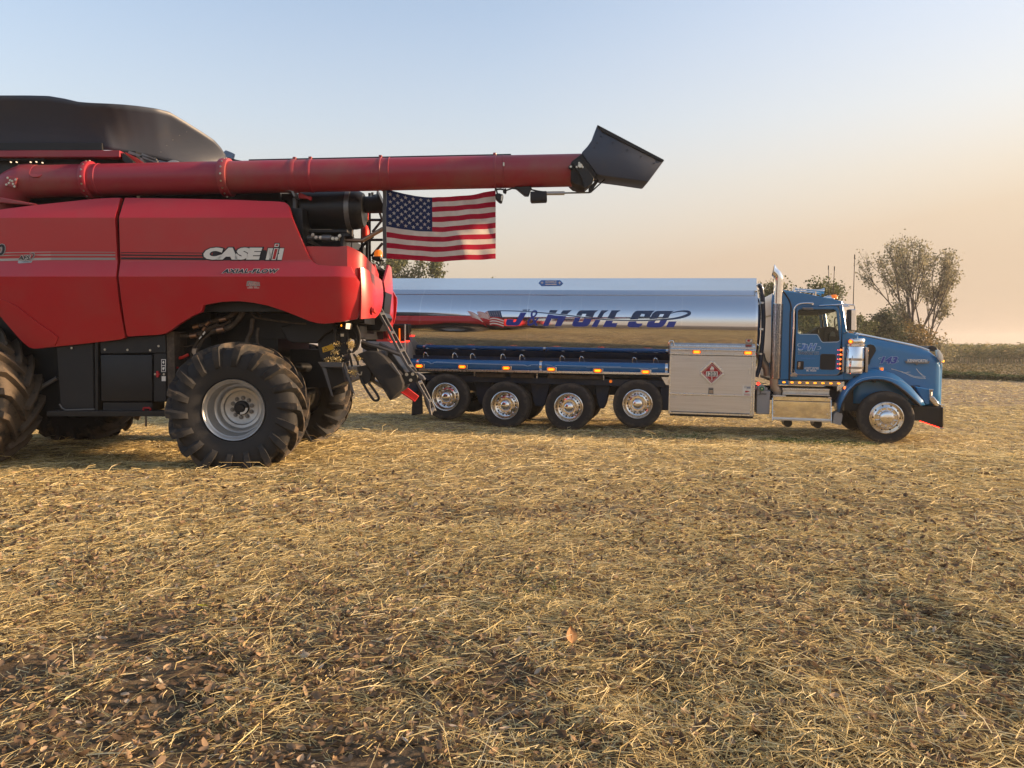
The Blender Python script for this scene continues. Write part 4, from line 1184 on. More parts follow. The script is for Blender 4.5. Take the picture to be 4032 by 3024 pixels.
# spout at the tip
sp_out = [(4.796, 4.549), (5.682, 4.091), (5.669, 4.067), (5.474, 3.803), (5.135, 3.852), (4.87, 3.886), (4.8, 3.901), (4.682, 4.055), (4.588, 4.19), (4.666, 4.272), (4.727, 4.358)]
spt = MB().prism(sp_out, YA - 0.235, YA + 0.235).build('auger_spout', 'tank_cover', CB, 30, 0.02, 2)
lip = [(4.796, 4.549), (5.682, 4.091), (5.673, 4.07), (5.591, 4.088), (5.225, 4.272), (4.866, 4.453), (4.795, 4.526)]
MB().prism(lip, YA - 0.255, YA + 0.255).build('spout_lip', 'black_plastic', spt, 30, 0.006)
for (x, z) in [(4.846, 4.404), (5.002, 4.322), (5.195, 4.225), (5.374, 4.135), (5.546, 4.046), (4.793, 4.319), (4.755, 4.259)]:
    bo = link('bolt', DARKBOLT, None, spt, (x, YA - 0.255, z)); bo.scale = (0.8, 0.8, 0.8)
bt = [(4.446, 4.039), (4.457, 4.078), (4.488, 4.101), (4.604, 4.185), (4.674, 4.07), (4.792, 3.901), (4.761, 3.839), (4.653, 3.744), (4.59, 3.755), (4.505, 3.778), (4.453, 3.824)]
MB().prism(bt, YA - 0.228, YA + 0.228).build('spout_boot', 'black_rubber', spt, 30, 0.02, 2)
ck = [(4.468, 4.05), (4.544, 4.095), (4.597, 4.087), (4.628, 4.013), (4.758, 3.848), (4.735, 3.788), (4.629, 3.705), (4.611, 3.788), (4.583, 3.863), (4.522, 3.968)]
chk = MB().prism(ck, YA - 0.262, YA - 0.236).build('pivot_plate', 'black_metal', spt, 30, 0.006)
mb = MB(); x, z = (4.567, 4.008); mb.lathe([(0.0, -0.03), (0.028, -0.03), (0.034, -0.012), (0.036, 0.0)], n=20); mb.build('pivot_pin', 'zinc', spt, 40, 0, 1, (x, YA - 0.262, z))
for (x, z) in [(4.556, 4.047), (4.525, 3.995), (4.602, 3.993), (4.446, 3.999)]:
    link('bolt', BOLT, None, spt, (x, YA - 0.262, z))
mb = MB(); x, z = (4.446, 3.999); mb.cyl((x, YA - 0.262, z), (x, YA - 0.2, z), 0.028, n=16); mb.build('pivot_ear', 'black_metal', spt)
# actuator under the tip
q = [(3.703, 3.778), (3.924, 3.79), (3.933, 3.763), (3.897, 3.667), (3.843, 3.667), (3.734, 3.755)]
MB().prism(q, YA - 0.06, YA + 0.06).build('actuator_bracket', 'black_metal', CB, 30, 0.006)
q = [(3.918, 3.716), (4.139, 3.723), (4.145, 3.584), (3.933, 3.575), (3.918, 3.608)]
MB().prism(q, YA - 0.07, YA + 0.07).build('actuator_motor', 'black_plastic', CB, 30, 0.012, 2)
a, b, c_, d_ = [(3.983, 3.695), (4.38, 3.699), (4.38, 3.701), (4.718, 3.707)]
mb = MB(); mb.cyl((a[0], YA - 0.03, a[1]), (b[0], YA - 0.03, b[1]), 0.026, n=16); mb.build('actuator_body', 'wheel_silver', CB)
mb = MB(); mb.cyl((c_[0], YA - 0.03, c_[1]), (d_[0], YA - 0.03, d_[1]), 0.011, n=12); mb.build('actuator_rod', 'grey_steel', CB)
MB().prism([(4.702, 3.755), (4.792, 3.863), (4.823, 3.886), (4.839, 3.855), (4.731, 3.698), (4.703, 3.698)], YA - 0.06, YA - 0.04).build('lever_plate', 'black_metal', CB)
mb = MB(); q = [(4.728, 3.701), (4.917, 3.873)]; mb.bar((q[0][0], YA - 0.07, q[0][1]), (q[1][0], YA - 0.07, q[1][1]), 0.018, 0.018); mb.build('lever_link', 'black_metal', CB)
mb = MB()
for pts in ([(3.438, 3.747), (3.516, 3.755), (3.594, 3.739), (3.672, 3.766), (3.734, 3.759)], [(3.921, 3.778), (3.936, 3.747), (4.014, 3.729), (4.123, 3.713)], [(3.454, 3.763), (3.469, 3.701), (3.492, 3.678)], [(3.578, 3.763), (3.586, 3.729), (3.563, 3.701)]):
    mb.tube([(x, YA - 0.02, z) for x, z in pts], 0.011, 6)
mb.build('wiring', 'black_metal', CB)
wl_ = MB().prism([(3.441, 3.678), (3.5, 3.689), (3.555, 3.667), (3.534, 3.57), (3.5, 3.575), (3.447, 3.624)], YA - 0.09, YA + 0.06).build('work_lamp', 'black_plastic', CB, 30, 0.01)
flat('lamp_face', [(3.525, 3.652), (3.55, 3.661), (3.536, 3.581), (3.52, 3.59)], YA - 0.091, 'lamp_glass', wl_)
MB().prism([(3.555, 3.747), (3.601, 3.724), (3.586, 3.689), (3.544, 3.713)], YA - 0.06, YA + 0.02).build('work_lamp', 'black_plastic', CB, 30, 0.008)
# rest post for the tube
mb = MB(); q = [(0.67, 3.657), (0.729, 3.657), (0.772, 3.093), (0.721, 3.093)]
mb.box((0.677, 3.806)[0], (0.722, 3.806)[0], -1.3, -1.16, (0.698, 3.117)[1], (0.705, 3.657)[1])
mb.build('rest_post', 'ladder_steel', CB, 30, 0.008)
MB().prism([(0.754, 3.629), (0.785, 3.613), (0.799, 3.086), (0.75, 3.086)], -1.1, -1.06).build('post_plate', 'black_metal', CB)
MB().prism([(0.605, 3.738), (0.726, 3.735), (0.728, 3.722), (0.749, 3.646), (0.725, 3.646), (0.687, 3.716), (0.605, 3.725)], -1.42, -1.2).build('rest_saddle', 'grey_steel', CB, 30, 0.004)
MB().prism([(0.753, 3.74), (0.883, 3.675), (0.93, 3.672), (0.929, 3.626), (0.913, 3.618), (0.875, 3.641), (0.76, 3.649)], -1.30, -1.24).build('saddle_hook', 'red_decal', CB, 30, 0.004)

# ---- engine bay behind the auger
ac = [(0.719, 3.536), (1.588, 3.536)]; rr_ = 0.268
cz = ac[0][1]; 
cz = (1.038, 3.548)[1]
mb = MB()
x0, x1 = ac[0][0], ac[1][0]
mb.lathe([(0, x0), (rr_ * 0.9, x0), (rr_, x0 + 0.03), (rr_, x0 + 0.40), (rr_ + 0.004, x0 + 0.41), (rr_ + 0.004, x1 - 0.12), (rr_ * 0.97, x1 - 0.06), (rr_ * 0.86, x1), (0.0, x1 + 0.006)], (0, -0.95, cz), 56, 'x')
acl = mb.build('air_cleaner', 'black_metal', CB, 30)
xb = (1.388, 3.571)[0]
mb = MB(); mb.lathe([(rr_ + 0.004, xb - 0.035), (rr_ + 0.012, xb - 0.033), (rr_ + 0.012, xb + 0.033), (rr_ + 0.004, xb + 0.035)], (0, -0.95, cz), 56, 'x'); mb.build('clamp_band', 'grey_steel', acl)
MB().box(xb - 0.035, xb + 0.035, -0.98, -0.9, cz - rr_ - 0.16, cz - rr_ + 0.02).build('cleaner_foot', 'black_metal', acl, 30, 0.004)
dq = [(1.589, 3.632), (1.686, 3.628), (1.784, 3.64), (1.848, 3.668)]
mb = MB(); mb.tube([(x, -0.9, z) for x, z in dq], [0.115, 0.118, 0.13, 0.20], 24); mb.build('intake_duct', 'black_plastic', CB, 40)
mb = MB(); q = [(0.767, 3.245), (1.39, 3.214)]; mb.box(q[0][0], q[1][0], -1.15, -0.7, q[1][1] - 0.01, q[0][1]); mb.build('filter_shelf', 'black_metal', CB, 30, 0.006)
mb = MB()
for (a, b, r_) in (((0.84, 3.117), (0.912, 3.129), 0.034), ((0.904, 3.128), (1.05, 3.123), 0.030), ((1.05, 3.118), (1.177, 3.117), 0.050), ((1.177, 3.114), (1.292, 3.111), 0.032)):
    mb.cyl((a[0], -1.2, a[1]), (b[0], -1.2, b[1]), r_, n=20)
fil = mb.build('inline_filter', 'grey_steel', CB, 40, 0.003)
for (x, z) in [(0.933, 3.161), (0.976, 3.126), (1.039, 3.124), (1.208, 3.11), (1.259, 3.106), (1.302, 3.147)]:
    o = link('clamp', BOLT, None, fil, (x, -1.24, z)); o.scale = (1.6, 1.5, 1.6)
cp = [(1.34, 3.106), (1.543, 3.102), (1.591, 3.104), (1.639, 3.132), (1.879, 3.266)]
mb = MB(); mb.tube(smooth_pts([(x, -1.1, z) for x, z in cp], 4), 0.030, 14); mb.build('coolant_pipe', 'copper_pipe', CB, 40)
MB().prism([(1.297, 3.195), (1.401, 3.195), (1.464, 3.151), (1.36, 3.147), (1.343, 2.997), (1.299, 2.997)], -1.2, -1.0).build('pipe_bracket', 'black_metal', CB, 30, 0.006)
mb = MB()
for pts in ([(0.748, 3.223), (0.83, 3.149), (0.916, 3.071), (1.025, 3.004)], [(0.784, 3.07), (0.871, 3.054), (0.95, 3.03), (0.997, 3.015)], [(0.792, 3.085), (0.887, 3.066), (0.966, 3.042)]):
    mb.tube(smooth_pts([(x, -1.22, z) for x, z in pts], 4), 0.014, 6)
mb.build('engine_hose', 'brown_hose', CB)
MB().box((0.748, 3.846)[0], (1.279, 3.846)[0], -0.9, 0.8, ztop - 0.1, (0.941, 3.231)[1]).build('engine_block', 'black_metal', CB)
MB().prism([(0.41, 3.775), (0.731, 3.775), (0.725, 3.288), (0.535, 3.583), (0.489, 3.687), (0.408, 3.687)], -0.95, 0.9).build('engine_cover', 'black_metal', CB)
# guard rails and access ladder at the back of the engine deck
YR = -0.35
mb = MB()
for pts in ([(1.554, 3.901), (1.547, 2.791)], [(1.513, 3.657), (1.506, 2.919)], [(1.438, 3.386), (1.433, 2.962)], [(1.499, 3.506), (1.721, 3.506)], [(1.696, 3.64), (1.738, 3.504), (1.591, 3.327)], [(1.564, 3.212), (1.744, 3.212)], [(1.4, 3.064), (1.513, 3.199), (1.608, 3.267)], [(1.571, 2.97), (1.743, 3.165)], [(1.273, 3.191), (1.272, 3.055), (1.417, 3.047)], [(1.596, 3.91), (1.596, 3.834), (1.655, 3.825), (1.681, 3.851), (1.656, 3.868), (1.613, 3.859)]):
    mb.tube([(x, YR, z) for x, z in pts], 0.020, 8)
mb.build('guard_rail', 'black_metal', CB, 40)
fx, fz = (1.525, 3.313)
mb = MB(); a = (1.518, 3.379); b = (1.513, 3.253)
mb.lathe([(0.0, b[1] - 0.05), (0.052, b[1] - 0.05), (0.056, b[1]), (0.056, a[1] - 0.05), (0.035, a[1] + 0.01), (0.014, a[1] + 0.03), (0.014, a[1] + 0.10), (0.0, a[1] + 0.1)], (a[0], -0.5, 0), 20, 'z')
ext_ = mb.build('fire_extinguisher', 'bright_red', CB, 40)
MB().box(a[0] - 0.03, a[0] + 0.035, -0.53, -0.46, a[1] + 0.08, a[1] + 0.12).build('extinguisher_valve', 'black_metal', ext_)
c0 = [(1.521, 3.631), (1.558, 3.631), (1.556, 3.488), (1.519, 3.488)]
MB().prism(c0, -0.5, -0.45).build('deck_plate', 'red_decal', CB)
flat('yellow_label', [(1.521, 3.547), (1.554, 3.547), (1.553, 3.455), (1.521, 3.455)], -0.501, 'yellow_decal', CB)
# beacon on the corner
bx, bz = (1.678, 2.996)
mb = MB(); mb.lathe([(0.0, 0.10), (0.04, 0.095), (0.062, 0.06), (0.066, 0.0), (0.0, 0.0)], (bx, -0.35, bz - 0.03), 20, 'z')
bc = mb.build('beacon', 'amber_lens', CB, 40)
MB().prism([(1.588, 2.962), (1.725, 2.962), (1.728, 2.915), (1.673, 2.894), (1.587, 2.919)], -0.42, -0.28).build('beacon_base', 'black_plastic', bc, 30, 0.01)
mb = MB(); mb.tube([(x, -0.35, z) for x, z in [(1.605, 2.953), (1.656, 2.902), (1.715, 2.898), (1.719, 2.826), (1.685, 2.826), (1.655, 2.877)]], 0.011, 6)
mb.tube([(x, -0.35, z) for x, z in [(1.673, 2.898), (1.741, 2.906), (1.758, 2.909)]], 0.010, 6); mb.build('wiring', 'black_metal', bc)

# ---- under the rear: hoses, chopper, spreader, folding ladder
mb = MB()
for pts, r_ in (([(-0.99, 1.776), (-0.913, 1.771), (-0.769, 1.773), (-0.658, 1.793), (-0.502, 1.87), (-0.368, 1.925)], 0.030), ([(-0.722, 1.898), (-0.589, 1.925), (-0.478, 1.964), (-0.333, 1.997), (-0.189, 2.057), (-0.099, 2.123), (-0.032, 2.2)], 0.030),
                ([(-0.469, 1.826), (-0.358, 1.857), (-0.247, 1.881), (-0.136, 1.947), (-0.045, 2.079), (-0.01, 2.2)], 0.036), ([(-0.755, 1.44), (-0.731, 1.561), (-0.673, 1.682), (-0.593, 1.814), (-0.547, 1.913), (-0.491, 1.968)], 0.022),
                ([(-0.686, 1.583), (-0.607, 1.693), (-0.506, 1.792), (-0.416, 1.88), (-0.261, 1.946), (-0.194, 1.99)], 0.016), ([(-0.658, 1.583), (-0.596, 1.682), (-0.539, 1.77), (-0.439, 1.814)], 0.014),
                ([(-0.96, 1.638), (-0.839, 1.622), (-0.727, 1.649)], 0.011), ([(0.028, 2.159), (0.137, 2.037), (0.203, 2.015), (0.635, 1.954), (0.834, 1.943)], 0.014), ([(0.083, 2.125), (0.171, 2.092), (0.214, 2.026)], 0.012),
                ([(0.098, 2.009), (0.083, 1.84), (0.025, 1.728), (0.018, 1.649)], 0.03), ([(0.174, 1.885), (0.161, 1.762), (0.17, 1.627)], 0.02)):
    mb.tube(smooth_pts([(x, -1.3 if i % 2 else -1.28, z) for i, (x, z) in enumerate(pts)], 5), r_, 9)
mb.build('hydraulic_hose', 'brown_hose', CB, 40)
for (a, b, r_) in (((-0.747, 1.772), (-0.653, 1.783), 0.040), ((-0.706, 1.893), (-0.623, 1.911), 0.034), ((-0.34, 1.988), (-0.247, 2.012), 0.034), ((-0.376, 1.849), (-0.279, 1.869), 0.046), ((-0.571, 1.849), (-0.541, 1.896), 0.024), ((-0.53, 1.918), (-0.479, 1.969), 0.026)):
    mb = MB(); mb.cyl((a[0], -1.32, a[1]), (b[0], -1.32, b[1]), r_, n=14); mb.build('hose_fitting', 'copper_pipe', CB, 40, 0.003)
for q in ([(-0.565, 1.797), (-0.531, 1.841), (-0.521, 1.819), (-0.549, 1.783)], [(-0.615, 1.737), (-0.582, 1.775), (-0.573, 1.761), (-0.603, 1.726)]):
    flat('hose_tag', q, -1.36, 'white_decal', CB)
MB().prism([(-0.708, 1.6), (-0.647, 1.605), (-0.66, 1.506), (-0.682, 1.49), (-0.72, 1.55)], -1.36, -1.3).build('hose_clamp', 'tan_pipe', CB, 30, 0.006)

YS = -0.9
MB().prism([(0.917, 1.754), (1.045, 1.812), (1.152, 1.82), (1.239, 1.773), (1.276, 1.52), (1.286, 1.408), (0.972, 1.413), (0.925, 1.569)], -1.0, -0.6).build('chopper_housing', 'black_plastic', CB, 30, 0.012)
flat('warning_label', [(0.98, 1.613), (1.136, 1.664), (1.15, 1.618), (1.145, 1.588), (0.995, 1.542)], -1.002, 'yellow_decal', CB)
decal('warning_triangle', polys([(1.005, 1.557), (1.031, 1.616), (1.069, 1.577)]), lambda x, z: -1.0075, 'black_decal', CB)
decal('warning_triangle', polys([(1.016, 1.566), (1.033, 1.604), (1.058, 1.579)]), lambda x, z: -1.0095, 'yellow_decal', CB)
MB().prism([(0.942, 1.411), (1.304, 1.405), (1.291, 1.337), (0.995, 1.337)], -1.12, -0.7).build('chopper_ledge', 'ladder_steel', CB, 30, 0.006)
MB().prism([(0.996, 1.352), (1.055, 1.328), (1.153, 0.92), (1.126, 0.94)], -1.10, -1.08).build('deflector_plate', 'ladder_steel', CB)
MB().prism([(1.303, 1.347), (1.327, 1.396), (1.461, 0.945), (1.418, 0.998)], -1.10, -1.07).build('deflector_plate', 'ladder_steel', CB)
MB().prism([(0.957, 1.316), (1.217, 1.316), (1.255, 1.115), (1.074, 1.034), (0.995, 1.165)], -0.8, 0.6).build('chopper_drum', 'black_metal', CB)
# chaff caught on the ledge
rndc = np.random.default_rng(77)
chc = [(1.15, 1.448), (1.227, 1.438), (1.072, 1.433), (1.17, 1.55), (1.201, 1.656), (1.395, 1.676), (1.414, 1.627), (1.42, 1.263), (1.5, 1.462)]
cc = np.concatenate([rndc.normal(size=(260, 3)) * np.array([0.028, 0.05, 0.018]) + np.array([x, -1.0, z]) for x, z in chc])
c__, f__ = leaf_cloud(cc, 0.018, rndc)
ch = link('chaff', np_mesh('chaff', c__, f__), 'straw', CB); ch['kind'] = 'stuff'
# lamps and hoses on the tail bracket
MB().box(*(lambda a, b: (a[0], b[0], -1.05, -0.95, b[1], a[1]))((1.149, 1.958), (1.181, 1.637))).build('tail_post', 'black_metal', CB, 30, 0.005)
MB().box(*(lambda a, b: (a[0], b[0], -1.0, -0.9, b[1], a[1]))((1.24, 1.851), (1.344, 1.52))).build('tail_bracket', 'black_metal', CB, 30, 0.008)
wlb = MB().prism([(1.345, 1.961), (1.417, 1.957), (1.429, 1.937), (1.407, 1.862), (1.339, 1.87)], -1.12, -1.0).build('work_lamp', 'black_plastic', CB, 30, 0.008)
flat('lamp_face', [(1.354, 1.952), (1.413, 1.949), (1.401, 1.87), (1.346, 1.875)], -1.122, 'work_lamp_lit', wlb, 0.006)
alb = MB().prism([(1.248, 1.942), (1.306, 1.942), (1.305, 1.887), (1.247, 1.887)], -1.1, -1.0).build('marker_lamp', 'black_plastic', CB, 30, 0.006)
flat('lamp_face', [(1.274, 1.935), (1.289, 1.935), (1.289, 1.908), (1.273, 1.908)], -1.102, 'amber_core', alb, 0.006)
flat('small_sign', [(1.249, 1.807), (1.293, 1.807), (1.292, 1.768), (1.249, 1.768)], -1.01, 'white_decal', CB)
mb = MB()
for pts in ([(1.359, 1.889), (1.352, 1.773), (1.332, 1.656), (1.365, 1.579), (1.403, 1.54)], [(1.417, 1.908), (1.474, 1.811), (1.492, 1.695), (1.472, 1.598), (1.413, 1.54)], [(1.437, 1.995), (1.494, 1.889), (1.524, 1.773), (1.511, 1.656), (1.472, 1.579)], [(1.386, 1.763), (1.454, 1.724), (1.463, 1.656), (1.433, 1.569)], [(1.355, 1.559), (1.383, 1.482), (1.411, 1.346)], [(1.432, 1.521), (1.48, 1.443), (1.499, 1.365)]):
    mb.tube(smooth_pts([(x, -1.04, z) for x, z in pts], 5), 0.016, 7)
mb.build('tail_hose', 'black_rubber', CB, 40)
mb = MB(); mb.tube([(x, -1.05, z) for x, z in [(1.488, 1.253), (1.517, 1.229), (1.541, 1.229), (1.548, 1.273)]], 0.010, 6); mb.build('hook', 'zinc', CB)
# spreader: big black curved shield, arms, red deflector
shield = [(1.485, 1.52), (1.618, 1.567), (1.754, 1.557), (1.851, 1.491), (1.948, 1.383), (2.083, 1.227), (2.131, 1.11), (2.123, 1.031), (2.023, 0.933), (1.95, 0.855), (1.924, 0.894), (1.789, 1.119), (1.596, 1.383)]
MB().prism(shield, -1.05, -0.30).build('spreader_shield', 'black_rubber', CB, 30, 0.02, 2)
mb = MB()
for pts, r_ in (([(1.502, 1.701), (1.639, 1.647), (1.737, 1.627), (1.875, 1.578), (2.061, 1.509)], 0.030), ([(1.757, 1.671), (1.875, 1.617), (2.012, 1.548)], 0.020)):
    mb.tube([(x, -0.8, z) for x, z in pts], r_, 8)
mb.build('spreader_arm', 'ladder_steel', CB, 40)
MB().prism([(1.482, 1.686), (1.71, 1.657), (1.739, 1.547), (1.56, 1.567), (1.481, 1.617)], -0.75, -0.4).build('spreader_hood', 'black_plastic', CB, 30, 0.01)
MB().prism([(1.819, 1.587), (1.898, 1.567), (2.134, 1.239), (2.074, 1.199), (1.857, 1.458)], -0.7, -0.3).build('spreader_back', 'black_metal', CB, 30, 0.01)
MB().prism([(1.858, 1.567), (1.89, 1.559), (1.847, 1.438), (1.819, 1.453)], -0.82, -0.76).build('brace', 'ladder_steel', CB)
MB().prism([(1.938, 1.383), (1.982, 1.403), (2.108, 1.217), (2.083, 1.217)], -1.09, -1.05).build('shield_trim', 'ladder_steel', CB, 30, 0.004)
MB().prism([(1.512, 1.204), (1.576, 1.179), (1.814, 1.03), (1.794, 0.99), (1.714, 1.03), (1.516, 1.17)], -0.6, -0.45).build('support_beam', 'grey_steel', CB, 30, 0.006)
rt_ = [(2.07, 0.965), (2.17, 1.033), (2.328, 0.912), (2.269, 0.833)]
MB().prism(rt_, -0.85, -0.80).build('red_deflector', 'bright_red', CB, 30, 0.006)
MB().prism([(2.07, 0.965), (2.082, 0.977), (2.278, 0.845), (2.269, 0.833)], -0.90, -0.80).build('deflector_lip', 'red_decal', CB)
MB().prism([(1.459, 1.335), (1.596, 1.364), (1.673, 1.247), (1.653, 1.139), (1.584, 1.09), (1.515, 1.1)], -0.95, -0.6).build('latch_plate', 'black_metal', CB, 30, 0.008)
mb = MB(); mb.tube(smooth_pts([(x, -0.98, z) for x, z in [(1.516, 1.178), (1.593, 1.031), (1.68, 0.894), (1.719, 0.86), (1.758, 0.865), (1.773, 0.899), (1.729, 0.982), (1.633, 1.11)]], 4), 0.018, 8); mb.build('fork_loop', 'black_metal', CB)
# folding ladder
YL = -0.62
lad = empty('ladder', (0, 0, 0), parent=CB)
for yy, lst in ((-0.80, ([(1.732, 2.149), (1.861, 1.914), (2.037, 1.567), (2.165, 1.334), (2.249, 1.254)], [(2.293, 1.125), (2.391, 0.95), (2.465, 0.82), (2.475, 0.72), (2.499, 0.63)])),
               (-0.42, ([(1.699, 2.218), (1.84, 1.954), (2.023, 1.616), (2.18, 1.328), (2.236, 1.256)], [(2.297, 1.122), (2.378, 0.967), (2.45, 0.823), (2.501, 0.709), (2.519, 0.657)]))):
    for pts in lst:
        mb = MB()
        for p, q in zip(pts, pts[1:]):
            mb.bar((p[0], yy, p[1]), (q[0], yy, q[1]), 0.040, 0.035)
        mb.build('ladder_rail', 'ladder_steel', lad, 30, 0.005)
for pn, pf in zip([(1.766, 2.087), (1.912, 1.817), (2.045, 1.555), (2.167, 1.331), (2.314, 1.086), (2.46, 0.83), (2.489, 0.665)], [(1.757, 2.109), (1.908, 1.83), (2.049, 1.569), (2.177, 1.333), (2.315, 1.087), (2.455, 0.813), (2.506, 0.694)]):
    mb = MB(); mb.add([(pn[0] - 0.02, -0.80, pn[1]), (pn[0] + 0.02, -0.80, pn[1] - 0.01), (pf[0] + 0.02, -0.42, pf[1] - 0.01), (pf[0] - 0.02, -0.42, pf[1]), (pn[0] - 0.02, -0.80, pn[1] + 0.03), (pn[0] + 0.02, -0.80, pn[1] + 0.02), (pf[0] + 0.02, -0.42, pf[1] + 0.02), (pf[0] - 0.02, -0.42, pf[1] + 0.03)],
                      [(0, 3, 2, 1), (4, 5, 6, 7), (0, 1, 5, 4), (1, 2, 6, 5), (2, 3, 7, 6), (3, 0, 4, 7)]); mb.build('rung', 'ladder_steel', lad, 30)
YL = -0.82
MB().prism([(2.053, 1.197), (2.16, 1.258), (2.231, 1.273), (2.291, 1.248), (2.321, 1.197), (2.301, 1.121), (2.25, 1.111), (2.077, 1.04)], YL - 0.06, YL - 0.03).build('ladder_pivot', 'black_metal', lad, 30, 0.006)
MB().prism([(2.302, 1.263), (2.392, 1.202), (2.422, 1.157), (2.402, 1.136), (2.331, 1.172), (2.291, 1.212)], YL - 0.05, YL + 0.1).build('ladder_latch', 'ladder_steel', lad, 30, 0.006)
for (x, z) in [(2.16, 1.226), (2.246, 1.232), (2.217, 1.145)]:
    o = link('bolt', BOLT, None, lad, (x, YL - 0.06, z)); o.scale = (1.6, 1.2, 1.6)
MB().prism([(1.67, 2.442), (1.696, 2.442), (1.774, 2.442), (1.74, 2.133), (1.781, 2.06), (1.675, 1.864), (1.489, 1.864), (1.364, 1.885), (1.47, 2.029), (1.637, 2.164)], -0.3, 0.3).build('tail_recess', 'black_metal', CB)

# ---- cab beyond the left edge, kept simple but whole
mb = MB(); mb.prism([(-5.9, 1.55), (-4.55, 1.55), (-4.55, 3.75), (-5.75, 3.75), (-6.15, 2.4)], -0.95, 0.95); mb.build('cab', 'cab_dark', CB, 30, 0.05, 2)
MB().prism([(-6.2, 3.72), (-4.45, 3.72), (-4.45, 3.92), (-6.05, 3.92)], -1.05, 1.05).build('cab_roof', 'red_paint', CB, 30, 0.05, 2)
MB().prism([(-4.7, 0.9), (-4.2, 0.9), (-5.6, 0.45), (-7.6, 0.35), (-7.6, 0.85), (-5.8, 1.5)], -0.7, 0.7).build('feeder_house', 'red_paint', CB, 30, 0.02)

# ---- lettering and stripes on the side
def sy(x, z): return side_y(x, z)
zc0 = (-0.396, 2.77)[1]; zc1 = (-0.393, 2.929)[1]; xc0 = (-0.39, 2.846)[0]; xc1 = (0.387, 2.846)[0]
decal('logo_backing', join_vf(fit_text('CASE', xc0, xc1, zc0, zc1, 0.075, 0.20, 0.145), polys([(-0.26, 2.892), (0.437, 2.896), (0.435, 2.762), (-0.296, 2.762)]), polys([(0.41, 2.757), (0.634, 2.757), (0.68, 2.93), (0.616, 2.93), (0.621, 2.99), (0.547, 2.99), (0.536, 2.93), (0.453, 2.93)])), sy, 'black_decal', CB, 0.003)
decal('logo_lettering', fit_text('CASE', xc0, xc1, zc0, zc1, 0.075, 0.20), sy, 'white_decal', CB, 0.006)
decal('logo_lettering', polys([(0.425, 2.769), (0.472, 2.769), (0.493, 2.83), (0.507, 2.83), (0.487, 2.769), (0.488, 2.769), (0.526, 2.92), (0.464, 2.92)],
                              [(0.581, 2.769), (0.636, 2.768), (0.673, 2.919), (0.616, 2.92), (0.601, 2.867), (0.605, 2.846), (0.59, 2.838), (0.585, 2.805)]), sy, 'white_decal', CB, 0.006)
decal('logo_lettering', polys([(0.502, 2.768), (0.56, 2.768), (0.602, 2.92), (0.541, 2.92)], [(0.543, 2.937), (0.601, 2.937), (0.613, 2.978), (0.555, 2.978)]), sy, 'white_decal', CB, 0.007)
decal('logo_lettering', polys([(0.515, 2.778), (0.552, 2.778), (0.589, 2.912), (0.551, 2.912)], [(0.557, 2.947), (0.594, 2.947), (0.602, 2.97), (0.565, 2.97)]), sy, 'red_decal', CB, 0.0085)
x0, z0 = (-0.134, 2.591); x1, z1 = (0.607, 2.647)
decal('model_lettering', fit_text('AXIAL-FLOW', x0, x1, z0, z1, 0.05, 0.28, 0.10, 1.16), sy, 'white_decal', CB, 0.003)
decal('model_lettering', fit_text('AXIAL-FLOW', x0, x1, z0, z1, 0.05, 0.28, None, 1.16), sy, 'black_decal', CB, 0.006)
decal('dealer_plate', polys([(0.176, 2.421), (0.191, 2.484), (0.216, 2.49), (0.357, 2.472), (0.359, 2.421)]), sy, 'grey_decal', CB, 0.003)
x0, z0 = (0.199, 2.431); x1, z1 = (0.354, 2.474)
decal('dealer_lettering', fit_text('AUSRA', x0, x1, z0, z1, 0.02, 0.15, 0.05), sy, 'white_decal', CB, 0.005)
decal('dealer_lettering', fit_text('AUSRA', x0, x1, z0, z1, 0.0, 0.15), sy, 'red_decal', CB, 0.007)
decal('dealer_lines', polys([(0.211, 2.414), (0.258, 2.414), (0.258, 2.409), (0.211, 2.409)], [(0.275, 2.414), (0.319, 2.414), (0.319, 2.409), (0.274, 2.409)], [(0.188, 2.401), (0.261, 2.401), (0.261, 2.395), (0.188, 2.395)], [(0.274, 2.401), (0.347, 2.401), (0.347, 2.395), (0.274, 2.395)]), sy, 'white_decal', CB, 0.003)
# three stripes that darken to the rear
for (pa, m_) in (([(-3.246, 2.86), (-2.823, 2.871), (-2.4, 2.875), (-2.4, 2.866), (-2.823, 2.863), (-3.246, 2.85)], 'silver_decal'), ([(-3.247, 2.83), (-2.824, 2.835), (-2.401, 2.841), (-2.401, 2.824), (-2.824, 2.817), (-3.248, 2.812)], 'silver_decal'), ([(-3.249, 2.784), (-2.825, 2.79), (-2.402, 2.797), (-2.403, 2.767), (-2.826, 2.76), (-3.25, 2.751)], 'silver_decal'),
                 ([(-2.4, 2.875), (-2.037, 2.874), (-1.551, 2.871), (-1.551, 2.864), (-2.038, 2.866), (-2.4, 2.866)], 'grey_decal'), ([(-2.401, 2.841), (-2.038, 2.84), (-1.552, 2.839), (-1.552, 2.823), (-2.039, 2.824), (-2.401, 2.824)], 'grey_decal'), ([(-2.402, 2.797), (-2.04, 2.797), (-1.553, 2.797), (-1.554, 2.768), (-2.04, 2.768), (-2.403, 2.767)], 'grey_decal')):
    decal('side_stripe', polys(pa), sy, m_, CB, 0.003)
for pa in ([(-1.479, 2.868), (-0.384, 2.862), (-0.384, 2.853), (-1.479, 2.859)], [(-1.479, 2.84), (-0.392, 2.829), (-0.393, 2.813), (-1.48, 2.823)], [(-1.48, 2.801), (-0.378, 2.793), (-0.363, 2.766), (-1.481, 2.775)]):
    decal('side_stripe', polys(pa), sy, 'black_decal', CB, 0.003)
x0, z0 = (-2.835, 2.767); x1, z1 = (-2.67, 2.826)
